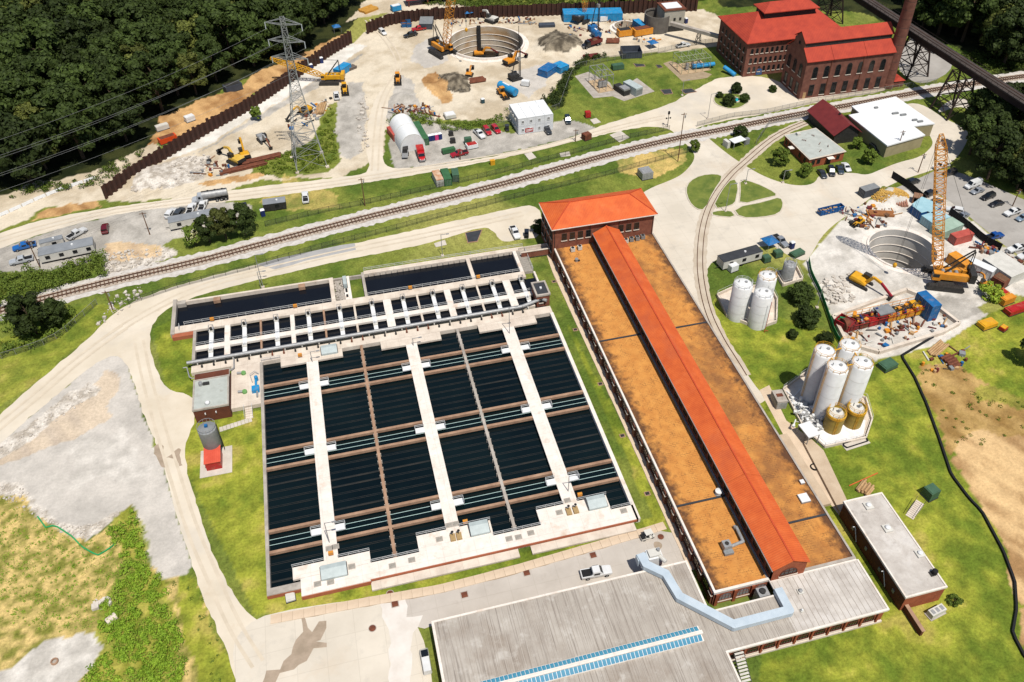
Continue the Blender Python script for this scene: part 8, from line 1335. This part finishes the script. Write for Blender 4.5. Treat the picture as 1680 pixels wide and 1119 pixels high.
V, F = [], []; rg = np.random.default_rng(5); c = P(322, 402); leaves(V, F, (c.x, c.y, 3.6), (3.0, 3.0, 2.2), 260, .16, rg); stuff(tag(bpy.data.objects.new('blossom', leafmesh('blossom', V, F, M('cream_blossom', (236, 232, 176), (220, 214, 150), 1, .8))), 'cream blossom scattered over the bush by the railway bank', 'blossom')); COL.objects.link(bpy.data.objects['blossom'])
def scrub(name, poly, dens, hmin, hmax, rmin, rmax, mat, label, per=26, size=.2, seed=1, up=.45):
    rg = np.random.default_rng(seed); rd_ = random.Random(seed); xs = [q[0] for q in poly]; ys = [q[1] for q in poly]; V, F = [], []; ar = 0; pw = PP(poly)
    for i in range(len(pw)): a, c = pw[i], pw[(i + 1) % len(pw)]; ar += a.x * c.y - c.x * a.y
    n_ = int(abs(ar) / 2 * dens); k = 0; tries = 0
    while k < n_ and tries < n_ * 20:
        tries += 1; q = (rd_.uniform(min(xs), max(xs)), rd_.uniform(min(ys), max(ys)))
        if pin(q, poly): p = P(*q); h = rd_.uniform(hmin, hmax); r_ = rd_.uniform(rmin, rmax); leaves(V, F, (p.x, p.y, h * .45), (r_, r_, h * .6), per, size, rg); k += 1
    o_ = bpy.data.objects.new(name, leafmesh(name, V, F, mat)); COL.objects.link(o_); return stuff(tag(o_, label, 'scrub'))
scrub('undergrowth', [(-20, 455), (30, 448), (60, 446), (90, 452), (130, 432), (172, 418), (176, 452), (120, 470), (60, 488), (0, 505), (-20, 508)], .5, 1.6, 3.4, .9, 1.7, lf_mid, 'dense green bushes between the left trailers and the railway', 70, .22, 2)
scrub('undergrowth', [(0, 520), (40, 505), (100, 500), (130, 515), (110, 545), (60, 570), (0, 590)], .3, 1.2, 2.6, .9, 1.6, lf_mid, 'low green scrub below the railway at the left edge', 60, .22, 3)
scrub('undergrowth', [(898, 160), (915, 138), (935, 112), (960, 96), (1000, 92), (960, 105), (945, 118), (932, 150), (920, 178), (905, 180), (886, 168)], .6, 1.0, 2.4, .9, 1.5, lf_dark, 'dark green bank of bushes beside the substation lawn', 60, .22, 4)
scrub('undergrowth', [(632, 205), (650, 190), (690, 188), (730, 202), (760, 203), (800, 200), (832, 183), (836, 195), (800, 212), (740, 216), (700, 206), (660, 200)], .5, .7, 1.8, .8, 1.4, lf_mid, 'strip of green weeds behind the white tent', 50, .2, 5)
scrub('undergrowth', [(178, 875), (205, 850), (222, 838), (230, 880), (245, 930), (272, 960), (285, 1010), (300, 1060), (312, 1130), (215, 1130), (205, 1090), (178, 1060), (165, 1030), (170, 990), (195, 960), (205, 925)], 1.2, .4, 1.5, .4, 1.3, lf_vivid, 'thick bright green scrub in the ditch at lower left', 80, .13, 6)
scrub('undergrowth', [(130, 1130), (150, 1095), (172, 1072), (190, 1090), (200, 1130)], 1.4, .3, .8, .5, 1.0, lf_vivid, 'green scrub beside the white gravel patch at the bottom left', 46, .16, 7)
scrub('weeds', [(0, 815), (55, 850), (120, 890), (180, 880), (200, 930), (170, 980), (150, 1030), (80, 1040), (0, 1020)], 1.1, .1, .5, .2, .7, lf_vivid, 'scattered weed tufts on the dry slope at lower left', 16, .09, 8)
scrub('weeds', [(285, 955), (312, 945), (345, 1010), (392, 1125), (330, 1125)], .18, .1, .4, .25, .6, lf_mid, 'weed tufts along the track verge at lower left', 18, .12, 9)
scrub('weeds', [(1505, 610), (1560, 600), (1680, 650), (1680, 720), (1600, 740), (1550, 720)], .10, .15, .5, .3, .8, lf_bright, 'sparse weeds over the bare soil at right', 22, .14, 10)
scrub('weeds', [(425, 270), (470, 252), (515, 232), (540, 180), (550, 175), (548, 225), (555, 262), (500, 285), (430, 288)], .5, .3, 1.1, .5, 1.0, lf_bright, 'green weeds round the pylon feet', 36, .18, 11)
scrub('undergrowth', [(1560, 100), (1600, 88), (1680, 96), (1680, 116), (1640, 122), (1600, 118)], .5, .8, 2.0, .9, 1.5, lf_mid, 'green bushes at the foot of the wood behind the trestle', 50, .22, 12)
scrub('undergrowth', [(150, 290), (200, 262), (240, 245), (215, 275), (150, 310), (60, 318), (20, 325), (20, 312)], .3, .6, 1.8, .8, 1.5, lf_mid, 'low green scrub at the edge of the wood', 50, .22, 13)
scrub('undergrowth', [(690, 8), (800, 12), (960, 8), (1110, 2), (1110, -10), (690, -6)], .35, .6, 1.6, 1.0, 1.8, lf_mid, 'green scrub beyond the far sheet pile wall', 50, .25, 14)
# loose rock
def rocks(poly, n_, smin, smax, mat, label, seed):
    rd_ = random.Random(seed); mb = MB(); xs = [q[0] for q in poly]; ys = [q[1] for q in poly]; k = 0
    while k < n_:
        q = (rd_.uniform(min(xs), max(xs)), rd_.uniform(min(ys), max(ys)))
        if pin(q, poly): p = P(*q); s = smin + (smax - smin) * rd_.random() ** 3; mb.box((p.x, p.y, s * .3), (s, s * rd_.uniform(.5, 1), s * rd_.uniform(.4, .8)), rd_.uniform(0, 3)); k += 1
    return stuff(tag(mb.build('loose_rock', mat, None, loc=P(*poly[0])), label, 'rocks'))
rk = M('pale_rock', (226, 216, 202), (186, 176, 164), .8, .95)
rocks([(150, 625), (165, 638), (110, 680), (40, 728), (-10, 762), (-10, 738), (40, 700), (100, 655)], 170, .12, .55, rk, 'line of broken white rock along the edge of the gravel lot', 1); rocks([(-10, 790), (40, 800), (60, 835), (100, 860), (150, 862), (200, 838), (170, 868), (140, 888), (95, 872), (60, 848), (-10, 815)], 240, .12, .5, rk, 'broken rock along the lower edge of the gravel lot', 2); rocks([(1340, 460), (1400, 450), (1400, 495), (1360, 500)], 260, .2, 1.2, rk, 'broken white concrete rubble left of the yellow excavator', 3); rocks([(225, 285), (300, 258), (345, 255), (335, 290), (270, 312), (215, 316)], 260, .2, 1.0, rk, 'white rubble heap inside the end of the sheet pile wall', 4); rocks([(172, 415), (268, 405), (288, 420), (262, 432), (176, 458)], 200, .2, .9, rk, 'rubble on the bank between trailers and railway', 5); rocks([(590, 150), (602, 160), (605, 240), (592, 255), (585, 200)], 70, .3, 1.4, rk, 'line of pale boulders beside the haul road', 6); rocks([(195, 480), (230, 470), (235, 490), (190, 520), (150, 545)], 90, .2, .9, rk, 'loose rocks between railway and service road', 7); rocks([(715, 122), (770, 124), (772, 150), (730, 150)], 240, .2, .7, M('dark_rock', (130, 122, 108), (90, 84, 74), .8, .95), 'dark rock pile in the upper site', 8); rocks([(880, 70), (915, 52), (950, 62), (950, 82), (895, 88)], 200, .2, .8, MATS['dark_rock'], 'dark clods on the spoil heap of the upper site', 9); rocks([(152, 985), (180, 980), (195, 985), (170, 1000), (155, 1002)], 14, .4, 1.2, rk, 'few pale boulders at the ditch edge in the lower left', 10)
# site clutter
def clutter(poly, n_, label, seed, mats):
    rd_ = random.Random(seed); mb = MB(); xs = [q[0] for q in poly]; ys = [q[1] for q in poly]; k = 0
    while k < n_:
        q = (rd_.uniform(min(xs), max(xs)), rd_.uniform(min(ys), max(ys)))
        if not pin(q, poly): continue
        p = P(*q); k += 1; mb.k = rd_.randrange(len(mats)); f = rd_.random(); a = rd_.uniform(0, 3.1)
        if f < .45: s = rd_.uniform(.3, 1.3); mb.box((p.x, p.y, s * .3), (s, s * rd_.uniform(.5, 1.2), s * .6), a)
        elif f < .8: L = rd_.uniform(1.2, 4); mb.bar((p.x, p.y, .15), (p.x + L * math.cos(a), p.y + L * math.sin(a), rd_.uniform(.1, .5)), rd_.uniform(.12, .35))
        else: mb.lathe((p.x, p.y, 0), [(.35, 0), (.35, rd_.uniform(.5, 1.2))], 8)
    return stuff(tag(mb.build('site_clutter', mats, None, loc=P(*poly[0])), label, 'debris'))
CM = [rust, wood, steel, white_d, grey_p, steel_d, conc_tan, wood_d, rust, grey_p, orange, blue_p, maroon]
for i, (pl, k, lb) in enumerate((([(740, 32), (880, 30), (880, 42), (860, 44), (800, 38), (740, 44)], 70, 'bits of equipment and timber behind the wide shaft'), ([(930, 40), (1045, 30), (1090, 50), (1085, 68), (1000, 72), (985, 60), (940, 62)], 80, 'scattered equipment round the small shaft'), ([(640, 175), (700, 170), (720, 195), (690, 186), (650, 196)], 60, 'blue and rusty scrap steel above the white tent'), ([(1375, 350), (1420, 335), (1470, 345), (1460, 372), (1400, 380)], 80, 'timber, pipe and debris left of the right hand shaft'), ([(1600, 400), (1640, 412), (1690, 440), (1650, 420), (1610, 418)], 50, 'small equipment between the white cabins'), ([(1378, 545), (1540, 500), (1560, 535), (1440, 575), (1395, 562)], 90, 'loose parts lying in the launch pit'), ([(340, 262), (395, 280), (370, 290), (330, 290)], 40, 'drums and offcuts beside the steel piles'), ([(478, 190), (545, 160), (545, 175), (500, 215), (470, 215)], 50, 'timber and machine parts below the pylon'), ([(1500, 590), (1580, 575), (1590, 605), (1530, 612)], 26, 'red and timber scrap in the grass by the silt fence'), ([(1300, 645), (1352, 705), (1330, 715), (1296, 665)], 60, 'valves and fittings at the foot of the silos'))): clutter(pl, k, lb, 50 + i, CM if i != 9 else [white, steel, white_d])
t = thing('steel_ribs', 'curved rusty steel ribs laid on the ground above the tent', 'steel ribs', P(705, 178))
for i in range(4):
    mb = MB(); [mb.bar((4.5 * math.cos(a) + i * 1.3, 4.5 * math.sin(a) - i * .8, .2), (4.5 * math.cos(a + .2) + i * 1.3, 4.5 * math.sin(a + .2) - i * .8, .2), .35, .3) for a in np.arange(2.6, 4.4, .2)]; mb.build('rib', rust, t)
# site worker
o = P(1668, 461); t = thing('person', 'person in yellow vest and white helmet standing by the offwhite cabin', 'person', o, .6)
sk = [((0, 0, .95), .13), ((0, 0, 1.2), .14), ((0, 0, 1.42), .15), ((0, 0, 1.54), .06), ((0, 0, 1.68), .1), ((0, .1, .9), .1), ((.02, .12, .5), .07), ((0, .13, .08), .05), ((.14, .14, .04), .045), ((0, -.1, .9), .1), ((-.03, -.13, .5), .07), ((-.06, -.14, .08), .05), ((.08, -.15, .04), .045), ((0, .2, 1.4), .07), ((.02, .27, 1.15), .05), ((.12, .27, .93), .04), ((.16, .26, .85), .04), ((0, -.2, 1.4), .07), ((.02, -.28, 1.14), .05), ((.1, -.28, .9), .04), ((.12, -.27, .82), .04)]
ed = [(0, 1), (1, 2), (2, 3), (3, 4), (0, 5), (5, 6), (6, 7), (7, 8), (0, 9), (9, 10), (10, 11), (11, 12), (2, 13), (13, 14), (14, 15), (15, 16), (2, 17), (17, 18), (18, 19), (19, 20)]
me = bpy.data.meshes.new('body'); me.from_pydata([a for a, _ in sk], ed, []); bo = bpy.data.objects.new('body', me); COL.objects.link(bo); bo.parent = t; bo.modifiers.new('Skin', 'SKIN'); bo.modifiers.new('Subdivision', 'SUBSURF').levels = 1
if len(me.skin_vertices):
    for i, (_, rr_) in enumerate(sk): me.skin_vertices[0].data[i].radius = (rr_, rr_); me.skin_vertices[0].data[i].use_root = i == 0
me.materials.append(navy); MB().lathe((0, 0, .98), [(.19, 0), (.2, .3), (.17, .48)], 12, False).build('vest', M('hi_vis', (214, 230, 40), (200, 216, 30), 1, .7), t); MB().lathe((0, 0, 1.7), [(.14, 0), (.13, .06), (.06, .12)], 12).build('helmet', white, t)
